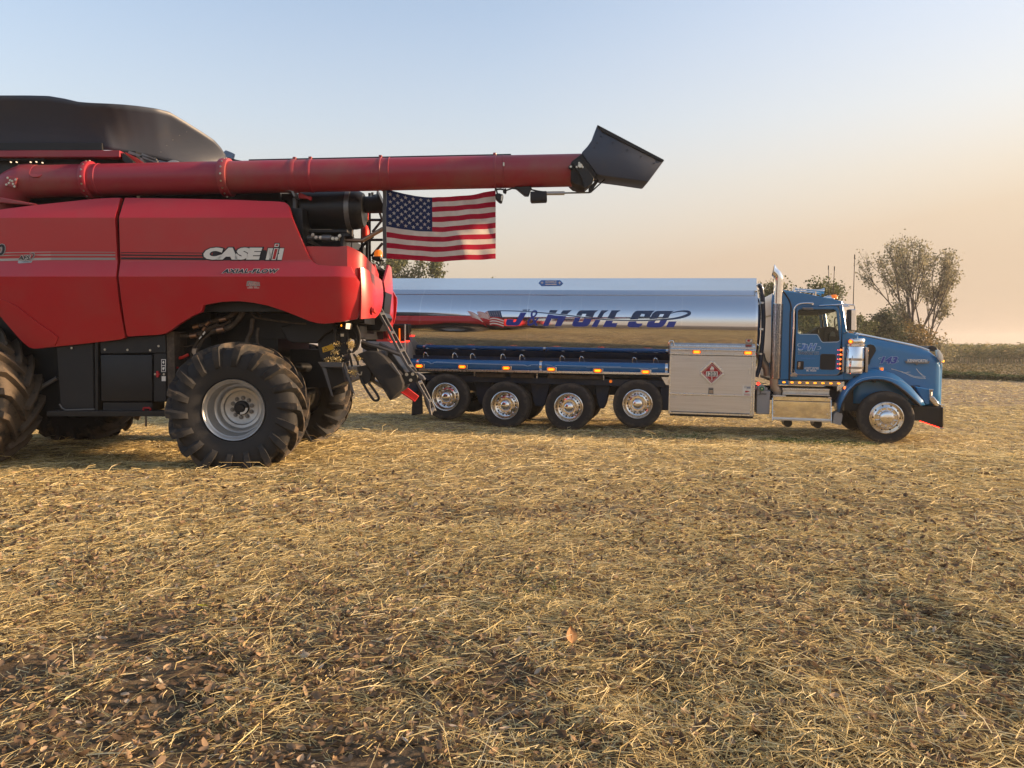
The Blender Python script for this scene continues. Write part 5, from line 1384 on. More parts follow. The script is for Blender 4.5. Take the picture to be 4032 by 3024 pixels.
decal('badge_lettering', fit_text('AFS', x0, x1, z0, z1, 0.03, 0.28, 0.09), sy, 'white_decal', CB, 0.006)
decal('badge_lettering', fit_text('AFS', x0, x1, z0, z1, 0.03, 0.28), sy, 'black_decal', CB, 0.009)
decal('badge_swoosh', ribbon([(-2.679, 2.845), (-2.648, 2.856), (-2.621, 2.851), (-2.614, 2.836), (-2.625, 2.815), (-2.656, 2.785), (-2.693, 2.767)], [0.004, 0.012, 0.016, 0.018, 0.014, 0.010, 0.003]), sy, 'silver_decal', CB, 0.007)
decal('badge_swoosh', ribbon([(-2.663, 2.85), (-2.642, 2.853), (-2.623, 2.847), (-2.62, 2.833), (-2.634, 2.812), (-2.662, 2.785), (-2.69, 2.77)], [0.002, 0.005, 0.008, 0.010, 0.008, 0.005, 0.002]), sy, 'black_decal', CB, 0.009)
decal('badge_plate', polys([(-2.842, 2.733), (-2.835, 2.758), (-2.645, 2.758), (-2.661, 2.731), (-2.815, 2.722), (-2.831, 2.724)]), sy, 'silver_decal', CB, 0.004)
x0, z0 = (-2.788, 2.734); x1, z1 = (-2.662, 2.752)
decal('badge_lettering', fit_text('CONNECT', x0, x1, z0, z1, 0.0, 0.2), sy, 'black_decal', CB, 0.006)
x0, z0 = (-3.117, 2.827); x1, z1 = (-3.006, 2.974)
decal('number_lettering', fit_text('0', x0, x1, z0, z1, 0.03, 0.2, 0.075), sy, 'silver_decal', CB, 0.006)
decal('number_lettering', fit_text('0', x0, x1, z0, z1, 0.03, 0.2), sy, 'black_decal', CB, 0.009)
decal('number_lettering', fit_text('0', (-3.096, 3.01)[0], (-3.048, 3.01)[0], z0 + 0.045, z1 - 0.045, -0.02, 0.2), sy, 'white_decal', CB, 0.011)

# ================================================================ flag tied under the auger
flag = empty('american_flag', ((-1.715, 2.83)[0], 10.52, (-1.715, 2.83)[1]))
tag(flag, 'red white and blue striped flag with stars hanging under the auger', 'flag')
FX0 = (-1.704, 3.493)[0]; FX1 = (-0.224, 3.372)[0]
FO = flag.location.copy()
top_pts = [(-1.701, 3.752), (-1.537, 3.712), (-1.305, 3.659), (-1.059, 3.635), (-0.931, 3.641), (-0.697, 3.674), (-0.464, 3.703), (-0.309, 3.741), (-0.239, 3.757)]
bot_pts = [(-1.715, 2.825), (-1.388, 2.805), (-1.064, 2.78), (-0.934, 2.777), (-0.622, 2.797), (-0.388, 2.813), (-0.221, 2.831)]
def flag_pt(u, v):
    """u along the length, v from the foot up; the cloth sags between its ties and ripples"""
    x = FX0 + (FX1 - FX0) * u
    zt = lerp_list(x, top_pts); zb = lerp_list(x, bot_pts)
    tt = v
    y = FO.y + 0.05 * math.sin(u * 7.0 + v * 1.9) * (0.35 + u) + 0.026 * math.sin(u * 17 - v * 4) * (0.2 + u) + 0.012 * math.sin(u * 31 + v * 9)
    y += 0.16 * max(0, u - 0.72) ** 1.5 * 4 * (1 - 0.4 * v)
    # creases fanning from the tied corners
    y += 0.022 * math.sin((u * 4 + (1 - v) * 11)) * (1 - u) * v
    y += 0.024 * math.sin(((1 - u) * 6 + (1 - v) * 12)) * u * v
    return Vector((x - FO.x, y - FO.y, zb + (zt - zb) * tt - FO.z))
def cloth_patch(name, u0, u1, v0, v1, mat, parent, nu=60, nv=4):
    mb = MB(); mb.grid(lambda a, b: flag_pt(u0 + (u1 - u0) * a, v0 + (v1 - v0) * b), max(2, int(nu * (u1 - u0))), nv)
    return mb.build(name, mat, parent, 80)
UC, VC = 0.425, 6 / 13
for k in range(13):
    v0, v1 = 1 - (k + 1) / 13, 1 - k / 13
    cloth_patch('stripe', UC if k < 7 else 0.0, 1.0, v0, v1, 'flag_white' if k % 2 else 'flag_red', flag)
canton = cloth_patch('canton', 0.0, UC, VC, 1.0, 'flag_blue', flag, 60, 14)
star_no = 0
for r_ in range(9):
    for c_ in range(6 if r_ % 2 == 0 else 5):
        u = UC * ((c_ * 2 + (1 if r_ % 2 == 0 else 2)) / 12)
        v = 1 - (1 - VC) * ((r_ + 1) / 10)
        pts = []
        for k in range(10):
            rad = (0.031 if k % 2 == 0 else 0.0125)
            a = PI / 2 + k * PI / 5
            du = rad * math.cos(a) / (FX1 - FX0); dv = rad * math.sin(a) / 0.93
            p = flag_pt(u + du, v + dv); p.y -= 0.004
            pts.append(p)
        pc = flag_pt(u, v); pc.y -= 0.005
        mb = MB(); mb.add(pts + [pc], [(k, (k + 1) % 10, 10) for k in range(10)])
        mb.build('star', 'flag_star', canton, 0)
hem = MB(); wdt = 0.05
def hem_fn(a, b):
    p = flag_pt(0.0, b); 
    return Vector((p.x - wdt * (1 - a), p.y - 0.004, p.z + 0.01 * (b - 0.5)))
hem.grid(hem_fn, 2, 14); hem.build('header_band', 'flag_hem', flag, 80)
mb = MB(); p = flag_pt(0.0, 1.0); q = flag_pt(1.0, 1.0)
mb.tube([(p.x - 0.03, p.y, p.z - 0.02), (p.x - 0.035, p.y - 0.02, p.z + 0.06)], 0.006, 6); mb.tube([(q.x - 0.01, q.y, q.z - 0.01), (q.x, q.y - 0.02, q.z + 0.05)], 0.006, 6)
mb.build('tie_cord', 'black_metal', flag)

# ================================================================ tank truck (x forward, -y its near side, z up)
truck = empty('tank_truck', TRUCK_O, (0, TRUCK_PITCH, TRUCK_YAW))
tag(truck, 'blue fuel tank truck with polished tank parked on the stubble', 'truck')
TK = truck

# ---- wheels
def truck_tyre(r, w, rim):
    mb = MB(); hw = w / 2
    prof = [(rim - 0.01, -hw * 0.72), (rim + 0.03, -hw * 0.88), (rim + (r - rim) * 0.45, -hw), (r - 0.06, -hw * 0.97), (r - 0.018, -hw * 0.88), (r - 0.004, -hw * 0.78)]
    for k, t in enumerate((-0.62, -0.58, -0.56, -0.52, -0.22, -0.18, -0.16, -0.12)):
        prof.append((r - (0.014 if k % 4 in (1, 2) else 0.0), hw * t))
    prof = prof + [(a, -b) for a, b in prof[::-1]]
    mb.lathe(prof, n=72)
    me = mb.mesh('tyre', 40); me.materials.append(MATS['truck_tyre']); return me
TYRE_R = truck_tyre(0.545, 0.275, 0.315)
TYRE_F = truck_tyre(0.545, 0.32, 0.320)
def mm(mb, name, mat, ang=35, bevel=0.0):
    me = mb.mesh(name, ang, bevel); me.materials.append(MATS[mat]); return me
mb = MB()
mb.lathe([(0.300, 0.135), (0.318, 0.0), (0.327, -0.012), (0.329, -0.020), (0.318, -0.026), (0.307, -0.016), (0.298, 0.010), (0.290, 0.030), (0.284, 0.10), (0.270, 0.120), (0.262, 0.112), (0.210, 0.135), (0.175, 0.125), (0.165, 0.098), (0.0, 0.098)], n=64)
DISC_R = mm(mb, 'wheel', 'polished_wheel')
mb = MB()
mb.lathe([(0.300, 0.135), (0.318, 0.0), (0.327, -0.012), (0.331, -0.022), (0.320, -0.028), (0.309, -0.016), (0.300, 0.012), (0.292, 0.022), (0.255, -0.002), (0.225, -0.014), (0.210, -0.004), (0.205, 0.01), (0.0, 0.01)], n=64)
DISC_F = mm(mb, 'wheel', 'polished_wheel')
mb = MB(); mb.lathe([(0.128, 0.0), (0.128, -0.02), (0.118, -0.028), (0.110, -0.10), (0.100, -0.118), (0.075, -0.132), (0.04, -0.140), (0.0, -0.142)], n=36)
HUB = mm(mb, 'hub_cap', 'chrome')
mb = MB(); mb.cyl((0, 0, 0), (0, -0.02, 0), 0.022, n=14); mb.tube([(0, -0.02, 0), (0, -0.045, 0), (0, -0.052, 0)], [0.018, 0.016, 0.008], 12)
NUT = mm(mb, 'wheel_nut', 'chrome', 40)
def hole_mesh(a, b_):
    m = MB(); pts = [(a * math.cos(2 * PI * k / 14), 0, b_ * math.sin(2 * PI * k / 14)) for k in range(14)]
    m.add(pts + [(x, 0.012, z) for x, _, z in pts], [tuple(range(14))] + [(k, (k + 1) % 14, 14 + (k + 1) % 14, 14 + k) for k in range(14)])
    return mm(m, 'vent_hole', 'door_seal', 0)
HOLE_R = hole_mesh(0.026, 0.026); HOLE_F = hole_mesh(0.0175, 0.0175)

def truck_wheel(x, z, side, dual, steer, rz=0.0, full=True):
    """side -1 is the near side; the wheel's own -y faces outwards"""
    ty = TYRE_F if steer else TYRE_R
    yo = -1.22 + (0.16 if steer else 0.1375)
    wh = link('wheel', DISC_F if steer else DISC_R, None, TK, (x, yo * (1 if side < 0 else -1), z))
    wh.rotation_euler = (0, 0, rz + (0 if side < 0 else PI))
    for o_ in (wh,): pass
    off_ = -0.155 if steer else -0.120
    wh.location.y += off_ * (1 if side < 0 else -1) * 0
    t1 = link('tyre', ty, None, wh, (0, 0.155 if steer else 0.125, 0))
    wh.location.y = (-1.22 + 0.005) * (1 if side < 0 else -1)
    if dual: link('tyre', TYRE_R, None, wh, (0, 0.125 + 0.32, 0))
    if full:
        hb = link('hub_cap', HUB, None, wh, (0, 0.012 if steer else 0.10, 0))
        if steer: hb.scale = (1.25, 0.75, 1.25)
        for k in range(10):
            a = 2 * PI * (k + 0.5) / 10
            rn = 0.172 if not steer else 0.180
            link('wheel_nut', NUT, None, wh, (rn * math.cos(a), 0.108 if not steer else 0.004, rn * math.sin(a)))
            a = 2 * PI * k / 10
            rh = 0.236 if not steer else 0.258
            h_ = link('vent_hole', HOLE_F if steer else HOLE_R, None, wh, (rh * math.cos(a), 0.1215 if not steer else -0.0065, rh * math.sin(a)))
            h_.rotation_euler = (0, 0, 0)
    return wh
for (x, z, dual) in ((-9.55, 0.665, False), (-8.131, 0.515, True), (-6.655, 0.519, True), (-5.122, 0.645, False)):
    truck_wheel(x, z, -1, dual, False)
    truck_wheel(x, z, 1, dual, False, 0, False)
truck_wheel(0.0, 0.53, -1, False, True, R(-3))
truck_wheel(0.0, 0.53, 1, False, True, R(-3), False)

# ---- frame under everything
mb = MB()
mb.box(-10.4, 1.0, -0.50, -0.40, 0.78, 1.06); mb.box(-10.4, 1.0, 0.40, 0.50, 0.78, 1.06)
mb.build('chassis_rail', 'blue_frame', TK, 0, 0.01)
mb = MB()
for x in (-9.55, -8.131, -6.655, -5.122, 0.0):
    mb.cyl((x, -1.0, 0.55), (x, 1.0, 0.55), 0.075, n=12); mb.cyl((x, -0.2, 0.55), (x, 0.2, 0.55), 0.2, n=14)
mb.build('axle', 'blue_frame', TK, 40)
for (xa, xb) in ((-8.9, -8.65), (-7.55, -7.25), (-6.05, -5.85)):
    MB().prism([(xa - 0.1, 1.05), (xb + 0.1, 1.05), (xb, 0.60), (xb - 0.05, 0.48), (xa + 0.05, 0.48), (xa, 0.60)], -0.78, -0.52).build('suspension_hanger', 'blue_frame', TK, 30, 0.02)
MB().box(-10.3, -4.55, -1.0, 1.0, 1.02, 1.18).build('tank_subframe', 'blue_frame', TK, 0, 0.01)
for (a, b) in (((-8.85, 1.24), (-8.164, 1.143)), ((-8.03, 1.247), (-7.49, 1.15)), ((-7.173, 1.248), (-5.917, 1.159))):
    MB().box(a[0], b[0], -1.12, -0.7, b[1], a[1]).build('under_deck_box', 'brown_hose', TK, 0, 0.008)
mb = MB()

for (x, z) in [(-8.87, 1.229), (-7.397, 1.214), (-5.885, 1.214), (-5.884, 1.214)]:
    MB().bar((x, -1.18, z + 0.05), (x, -1.18, z - 0.06), 0.02, 0.05).build('deck_bracket', 'plain_aluminium', TK, 0)
am = (-5.741, 1.122)
mb = MB(); mb.cyl((am[0], -1.02, am[1]), (am[0], -0.98, am[1]), 0.035, n=18); mb.build('side_reflector', 'amber_lens', TK)
cx_ = (-4.551, 1.147)[0]
MB().box(cx_ - 0.1, cx_ + 0.35, -0.95, -0.4, 0.5, 1.15).build('frame_tank', 'blue_frame', TK, 0, 0.03)

# ---- tank
ZC, TA, TB = 2.41, 1.20, 0.97
XR, XF = (-11.562, 2.495)[0], (-2.638, 2.566)[0]
def tank_ring(t, a=TA, b=TB, e=2.25):
    c, s_ = math.cos(t), math.sin(t)
    return (math.copysign(abs(c) ** (2 / e), c) * a, ZC + math.copysign(abs(s_) ** (2 / e), s_) * b)
def tank_y(x, z):
    k = min(abs((z - ZC) / TB), 0.999)
    return -TA * (1 - k ** 2.25) ** (1 / 2.25)
mb = MB()
NS = 128
st = [(XR - 0.16, 0.0), (XR - 0.155, 0.45), (XR - 0.12, 0.75), (XR - 0.06, 0.92), (XR, 1.0)] + [(XR + (XF - XR) * k / 28, 1.0) for k in range(1, 28)] + [(XF, 1.0), (XF + 0.05, 0.93), (XF + 0.10, 0.78), (XF + 0.135, 0.5), (XF + 0.145, 0.0)]
vs_ = []
for (x, s_) in st:
    for k in range(NS):
        y, z = tank_ring(2 * PI * k / NS)
        vs_.append((x, y * max(s_, 0.001), ZC + (z - ZC) * max(s_, 0.001)))
fs_ = [(i * NS + k, i * NS + (k + 1) % NS, (i + 1) * NS + (k + 1) % NS, (i + 1) * NS + k) for i in range(len(st) - 1) for k in range(NS)]
tank = mb.add(vs_, fs_).build('tank', 'tank_mirror', TK, 40)
def tank_band(name, x, w, h, mat, lean=0.0):
    m = MB(); vv = []
    for (dx, dh) in ((-w / 2, 0.0), (-w / 2, h), (w / 2, h), (w / 2, 0.0)):
        for k in range(NS):
            y, z = tank_ring(2 * PI * k / NS, TA + dh, TB + dh)
            vv.append((x + dx, y, z))
    m.add(vv, [(i * NS + k, i * NS + (k + 1) % NS, (i + 1) * NS + (k + 1) % NS, (i + 1) * NS + k) for i in range(3) for k in range(NS)])
    return m.build(name, mat, tank, 40)
for u in ((-10.217, 2.488)[0], (-7.65, 2.515)[0]):
    tank_band('weld_seam', u, 0.018, 0.004, 'chrome')
for u in ((-9.476, 2.496)[0], (-9.023, 2.5)[0], (-8.302, 2.377)[0], (-7.845, 2.382)[0], (-6.899, 2.393)[0], (-6.431, 2.399)[0], (-4.78, 2.418)[0], (-4.213, 2.425)[0]):
    tank_band('weld_seam', u, 0.008, 0.0015, 'chrome')
tank_band('end_ring', XF - 0.01, 0.05, 0.010, 'chrome')
# coaming along the top
q = [(-11.622, 3.457), (-2.651, 3.445), (-2.644, 3.224), (-11.62, 3.209)]
ct, cbm = q[1][1], q[2][1]
mb = MB(); mb.add([(x, y, z) for x in (XR + 0.05, q[1][0]) for (y, z) in ((-0.955, cbm - 0.05), (-0.905, ct), (-0.885, ct), (-0.935, cbm - 0.05))], [(0, 1, 2, 3), (7, 6, 5, 4), (0, 4, 5, 1), (1, 5, 6, 2), (2, 6, 7, 3), (3, 7, 4, 0)])
mb.build('top_coaming', 'clean_aluminium', TK, 0)
MB().box(XR + 0.05, q[1][0], 0.905, 0.925, cbm - 0.06, ct).build('top_coaming', 'plain_aluminium', TK, 0, 0.003)
MB().box(q[1][0] - 0.02, q[1][0] + 0.002, -0.90, 0.90, cbm, ct - 0.01).build('top_coaming', 'plain_aluminium', TK, 0, 0.003)
# hoses down the front of the tank
for off_, r_ in ((0.0, 0.045), (0.0, 0.0)):
    if r_ == 0: continue
    pts = [(-2.61, 3.289), (-2.561, 3.264), (-2.521, 3.127), (-2.494, 2.879), (-2.474, 2.58), (-2.476, 2.205), (-2.491, 1.854), (-2.517, 1.552), (-2.581, 1.299)]
    mb = MB(); mb.tube(smooth_pts([(x, -0.85, z) for x, z in pts], 4), r_, 12); hs = mb.build('tank_hose', 'blue_frame', TK, 40)
for (x, z) in [(-2.507, 2.914), (-2.49, 2.34), (-2.506, 1.804)]:
    mb = MB(); mb.cyl((x - 0.005, -0.85, z - 0.02), (x, -0.85, z + 0.02), 0.052, n=14); mb.build('hose_clamp', 'plain_aluminium', hs)
mb = MB(); mb.tube(smooth_pts([(x, -0.8, z) for x, z in [(-2.641, 3.293), (-2.57, 3.31), (-2.52, 3.243), (-2.501, 3.106)]], 4), 0.03, 10); mb.build('hose_elbow', 'plain_aluminium', hs, 40)

# ---- company lettering on the tank
def ty_(x, z): return tank_y(x, z)
ZCUT = [2.1 + 0.04 * k for k in range(22)]
sw_c = [(-8.577, 2.673), (-8.217, 2.683), (-7.759, 2.674), (-7.381, 2.65), (-7.005, 2.619), (-6.633, 2.581), (-6.264, 2.541), (-5.947, 2.51), (-5.656, 2.494), (-5.392, 2.49), (-5.177, 2.492), (-4.94, 2.499), (-4.704, 2.512), (-4.493, 2.528), (-4.307, 2.556), (-4.146, 2.601), (-4.066, 2.644), (-4.055, 2.677), (-4.098, 2.7), (-4.184, 2.709), (-4.288, 2.701), (-4.392, 2.677), (-4.473, 2.645)]
sw_w = [0.012, 0.016, 0.018, 0.02, 0.022, 0.022, 0.022, 0.022, 0.022, 0.022, 0.024, 0.026, 0.028, 0.034, 0.044, 0.056, 0.064, 0.062, 0.05, 0.034, 0.024, 0.018, 0.010]
decal('swoosh', ribbon(sw_c, sw_w, 5), ty_, 'navy_decal', tank, 0.005, ZCUT)
def sw_z(x):
    t = [p for p in sw_c[:15]]
    return lerp_list(x, t)
def slant_letter(polys_px):
    """letter polygons cut in two along the swoosh with a clear gap"""
    for part in ('up', 'down'):
        bm = bmesh.new()
        for pl_ in polys_px:
            vv = [bm.verts.new((x, 0, z)) for x, z in pl_]
            for tri in geometry.tessellate_polygon([[Vector((x, z, 0)) for x, z in pl_]]):
                bm.faces.new([vv[i] for i in tri])
        xs = [p[0] for pl_ in polys_px for p in pl_]
        xa, xb = min(xs), max(xs)
        za, zb_ = sw_z(xa), sw_z(xb)
        sl = (zb_ - za) / (xb - xa)
        gap = 0.022
        no = Vector((-sl, 0, 1)).normalized()
        co_ = Vector((xa, 0, za + (gap if part == 'up' else -gap)))
        bmesh.ops.bisect_plane(bm, geom=bm.verts[:] + bm.edges[:] + bm.faces[:], plane_co=co_, plane_no=no, clear_inner=part == 'up', clear_outer=part == 'down')
        for z in ZCUT:
            bmesh.ops.bisect_plane(bm, geom=bm.verts[:] + bm.edges[:] + bm.faces[:], plane_co=(0, 0, z), plane_no=(0, 0, 1))
        if not bm.faces:
            bm.free(); continue
        bmesh.ops.triangulate(bm, faces=bm.faces)
        for v in bm.verts: v.co.y = ty_(v.co.x, v.co.z) - 0.003
        me = bpy.data.meshes.new('letter'); bm.to_mesh(me); bm.free()
        link('letter', me, 'navy_decal' if part == 'up' else 'royal_decal', tank)
slant_letter([[(-7.772, 2.714), (-7.588, 2.715), (-7.668, 2.646), (-7.797, 2.416), (-7.835, 2.361), (-7.893, 2.346), (-8.104, 2.346), (-8.146, 2.368), (-8.125, 2.487), (-7.959, 2.489), (-7.978, 2.427), (-7.92, 2.427), (-7.809, 2.644), (-7.759, 2.689)]])
slant_letter([[(-7.132, 2.707), (-6.957, 2.708), (-6.993, 2.651), (-7.054, 2.59), (-6.925, 2.583), (-6.838, 2.702), (-6.636, 2.711), (-6.721, 2.637), (-6.87, 2.346), (-7.012, 2.344), (-6.941, 2.519), (-7.09, 2.518), (-7.162, 2.347), (-7.287, 2.346)]])
slant_letter([[(-6.439, 2.707), (-6.048, 2.711), (-6.115, 2.654), (-6.224, 2.41), (-6.272, 2.361), (-6.345, 2.343), (-6.566, 2.343), (-6.619, 2.369), (-6.61, 2.418), (-6.511, 2.639), (-6.483, 2.68)], ])
slant_letter([[(-5.971, 2.711), (-5.818, 2.712), (-5.913, 2.644), (-6.059, 2.342), (-6.186, 2.342)]])
slant_letter([[(-5.746, 2.713), (-5.546, 2.715), (-5.624, 2.663), (-5.727, 2.428), (-5.606, 2.429), (-5.641, 2.344), (-5.931, 2.343)]])
slant_letter([[(-5.183, 2.71), (-4.804, 2.714), (-4.85, 2.67), (-4.906, 2.569), (-5.032, 2.573), (-5.01, 2.633), (-5.086, 2.644), (-5.2, 2.458), (-5.175, 2.427), (-5.057, 2.429), (-5.067, 2.388), (-5.138, 2.344), (-5.34, 2.343), (-5.389, 2.372), (-5.378, 2.425), (-5.276, 2.638), (-5.23, 2.691)]])
slant_letter([[(-4.733, 2.709), (-4.393, 2.712), (-4.45, 2.664), (-4.572, 2.418), (-4.63, 2.362), (-4.7, 2.347), (-4.924, 2.346), (-4.972, 2.37), (-4.957, 2.425), (-4.849, 2.646), (-4.792, 2.695)]])
decal('letter', polys([(-4.492, 2.478), (-4.324, 2.48), (-4.383, 2.356), (-4.547, 2.353)]), ty_, 'royal_decal', tank, 0.003, ZCUT)
# inner openings of the two round letters show the metal again
for hole in ([(-6.393, 2.627), (-6.303, 2.628), (-6.384, 2.445), (-6.477, 2.444)], [(-4.679, 2.638), (-4.595, 2.639), (-4.702, 2.447), (-4.801, 2.446)]):
    vf = polys(hole)
    o = decal('letter_opening', vf, ty_, 'chrome', tank, 0.0045, ZCUT)
x0, z0 = (-7.652, 2.344); x1, z1 = (-7.377, 2.705)
decal('letter', fit_text('&', x0, x1, z0, z1, 0.0, 0.25), ty_, 'royal_decal', tank, 0.003, ZCUT)
# waving flag graphic
can = [(-8.582, 2.67), (-8.448, 2.679), (-8.279, 2.675), (-8.23, 2.529), (-8.369, 2.54), (-8.518, 2.543)]
decal('flag_canton', polys(can), ty_, 'navy_decal', tank, 0.005, ZCUT)
for k in range(4):
    for j in range(5):
        a = Vector(can[0]).lerp(Vector(can[2]), (j + 0.6) / 5.4); b = Vector(can[5]).lerp(Vector(can[3]), (j + 0.6) / 5.4)
        p = a.lerp(b, (k + 0.6) / 4.3)
        pts = [(p.x + (0.013 if i % 2 == 0 else 0.005) * math.cos(PI / 2 + i * PI / 5), p.y + (0.013 if i % 2 == 0 else 0.005) * math.sin(PI / 2 + i * PI / 5)) for i in range(10)]
        decal('graphic_star', polys(pts), ty_, 'white_decal', tank, 0.007)
for k in range(7):
    m_ = 'red_decal' if k % 2 == 0 else 'white_decal'
    y0 = 158 + k * 11.5
    decal('graphic_stripe', ribbon([(-8.523, 2.543), (-8.446, 2.559), (-8.338, 2.547), (-8.201, 2.496)] if False else [(a, b - 0.0287 * k) for a, b in [(-8.523, 2.518), (-8.446, 2.534), (-8.338, 2.522), (-8.193, 2.477)]], 0.030, 5), ty_, m_, tank, 0.0045)
for sx0, pts in ((0, [(-9.062, 2.661), (-8.979, 2.647), (-8.887, 2.61), (-8.793, 2.555)]), (1, [(-8.841, 2.65), (-8.771, 2.651), (-8.68, 2.632), (-8.589, 2.602)]), (2, [(-8.641, 2.627), (-8.608, 2.652), (-8.577, 2.658), (-8.546, 2.643)])):
    n_s = 9
    for k in range(n_s):
        dz = 0.0275 * k; dx_ = (0.026 if sx0 == 0 else 0.012) * k
        w_ = 0.015 if k < 5 else 0.010
        decal('graphic_stripe', ribbon([(a + dx_, b - dz * (1.0 if sx0 else 1.1)) for a, b in pts], [w_ * 0.6, w_, w_, w_ * 0.8], 4), ty_, 'red_decal' if True else 'white_decal', tank, 0.004)
        if k < 5:
            decal('graphic_stripe', ribbon([(a + dx_ + 0.008, b - dz * (1.0 if sx0 else 1.1) - 0.0145) for a, b in pts], [w_ * 0.5, w_, w_, w_ * 0.6], 4), ty_, 'white_decal', tank, 0.0042)
# maker badge on the coaming
YC = -0.95
bd = [(-7.447, 3.334), (-7.386, 3.397), (-6.947, 3.397), (-6.885, 3.335), (-6.945, 3.272), (-7.384, 3.271)]
plate = MB().prism(bd, YC - 0.008, YC).build('maker_badge', 'sky_blue_decal', TK, 0)
x0, z0 = (-7.291, 3.329); x1, z1 = (-7.031, 3.392)
decal('badge_lettering', fit_text('ADVANCE', x0, x1, z0, z1, 0.02), lambda x, z: YC - 0.009, 'white_decal', plate, 0.002)
decal('badge_print', polys([(-7.29, 3.31), (-7.157, 3.311), (-7.157, 3.292), (-7.29, 3.292)], [(-7.147, 3.311), (-7.03, 3.311), (-7.029, 3.292), (-7.146, 3.292)]), lambda x, z: YC - 0.009, 'white_decal', plate, 0.002)
for c_ in ((-7.363, 3.337), (-6.959, 3.337)):
    pts = [(c_[0] + (0.045 if i % 2 == 0 else 0.013) * math.cos(i * PI / 4), c_[1] + (0.045 if i % 2 == 0 else 0.013) * math.sin(i * PI / 4)) for i in range(8)]
    decal('badge_star', polys(pts), lambda x, z: YC - 0.009, 'white_decal', plate, 0.002)

# ---- hose tube, deck rail and marker lights
YT = -1.08
t0 = (-10.452, 1.422); t1 = (-4.47, 1.447)
T0 = Vector((t0[0], YT, t0[1])); T1 = Vector((t1[0], YT, t1[1]))
mb = MB(); mb.tube([T0, T1], 0.118, 40); tub = mb.build('hose_tube', 'blue_tube', TK, 40)
def tub_c(x): return T0.lerp(T1, (x - T0.x) / (T1.x - T0.x))
for u in ((-10.257, 1.436)[0], (-7.323, 1.45)[0], (-4.514, 1.449)[0]):
    c_ = tub_c(u); mb = MB(); mb.tube([c_ + Vector((-0.028, 0, 0)), c_ + Vector((0.028, 0, 0))], 0.124, 36); mb.build('tube_strap', 'chrome', tub, 40)
mb = MB(); mb.tube([T0 + Vector((-0.03, 0, 0)), T0 + Vector((0.01, 0, 0))], 0.128, 24); mb.build('tube_cap', 'blue_frame', tub, 40)
def tub_y(x, z):
    c_ = tub_c(x); d = min(abs(z - c_.z), 0.117)
    return YT - math.sqrt(0.118 ** 2 - d * d)
for pts in ([(-10.148, 1.472), (-10.063, 1.485), (-9.978, 1.47), (-9.907, 1.431), (-9.837, 1.468), (-9.725, 1.479), (-9.223, 1.466), (-8.129, 1.458), (-7.779, 1.461), (-7.672, 1.448), (-7.613, 1.428), (-7.565, 1.45), (-7.512, 1.465), (-7.379, 1.462)], [(-10.035, 1.472), (-9.964, 1.449), (-9.916, 1.429), (-9.851, 1.452), (-9.781, 1.461), (-8.947, 1.45), (-8.129, 1.443), (-7.725, 1.441), (-7.631, 1.43), (-7.538, 1.446)],
            [(-7.207, 1.466), (-7.114, 1.461), (-7.048, 1.441), (-7.008, 1.432), (-6.956, 1.454), (-6.851, 1.461), (-6.279, 1.459), (-5.51, 1.462)], [(-6.277, 1.433), (-5.56, 1.44), (-5.105, 1.44), (-4.942, 1.439), (-4.866, 1.421), (-4.804, 1.442), (-4.705, 1.45)], [(-5.104, 1.43), (-4.904, 1.427), (-4.829, 1.427), (-4.704, 1.44)]):
    decal('pinstripe', ribbon(pts, 0.006, 4), tub_y, 'light_blue_decal', tub, 0.003)
r0 = (-10.21, 1.286); r1 = (-4.453, 1.329)
sl_ = math.atan2(r1[1] - r0[1], r1[0] - r0[0])
MB().bar((r0[0], -1.12, r0[1]), (r1[0] + 0.02, -1.12, r1[1]), 0.052, 0.24).build('deck_rail', 'plain_aluminium', TK, 0, 0.004)
g_ = [(-4.619, 1.257), (-4.456, 1.261), (-4.451, 1.085), (-4.515, 1.088)]
MB().prism(g_, -1.22, -1.1).build('deck_gusset', 'plain_aluminium', TK, 0)
PLATE = mm(MB().box(-0.115, 0.115, -0.02, 0, -0.052, 0.052), 'lamp_plate', 'plain_aluminium', 0, 0.006)
RIMM = mm(MB().prism(oval(0, 0, 0.092, 0.046, 24), -0.010, 0.0), 'lamp_bezel', 'door_seal', 30)
LENS = mm(MB().prism(oval(0, 0, 0.082, 0.036, 24), -0.014, 0.0), 'lamp_lens', 'amber_lamp', 30)
CORE = mm(MB().prism(oval(0, 0, 0.060, 0.020, 24), -0.004, 0.0), 'lamp_core', 'amber_core', 30)
def side_lamp(x, z, y, plate=True, parent=TK):
    if plate:
        p = link('side_lamp', PLATE, None, parent, (x, y, z)); yo = -0.022
    else:
        p = link('side_lamp', RIMM, None, parent, (x, y, z)); yo = -0.012
    if plate: link('lamp_bezel', RIMM, None, p, (-0.008, yo, 0))
    link('lamp_lens', LENS, None, p, (-0.008 if plate else 0, yo - 0.008, 0))
    link('lamp_core', CORE, None, p, (-0.008 if plate else 0, yo - 0.0235, 0))
for (x, z) in [(-10.185, 1.373), (-9.142, 1.379), (-8.098, 1.374), (-7.057, 1.368), (-6.009, 1.365), (-6.009, 1.365), (-4.954, 1.363)]:
    side_lamp(x, z, -1.225)
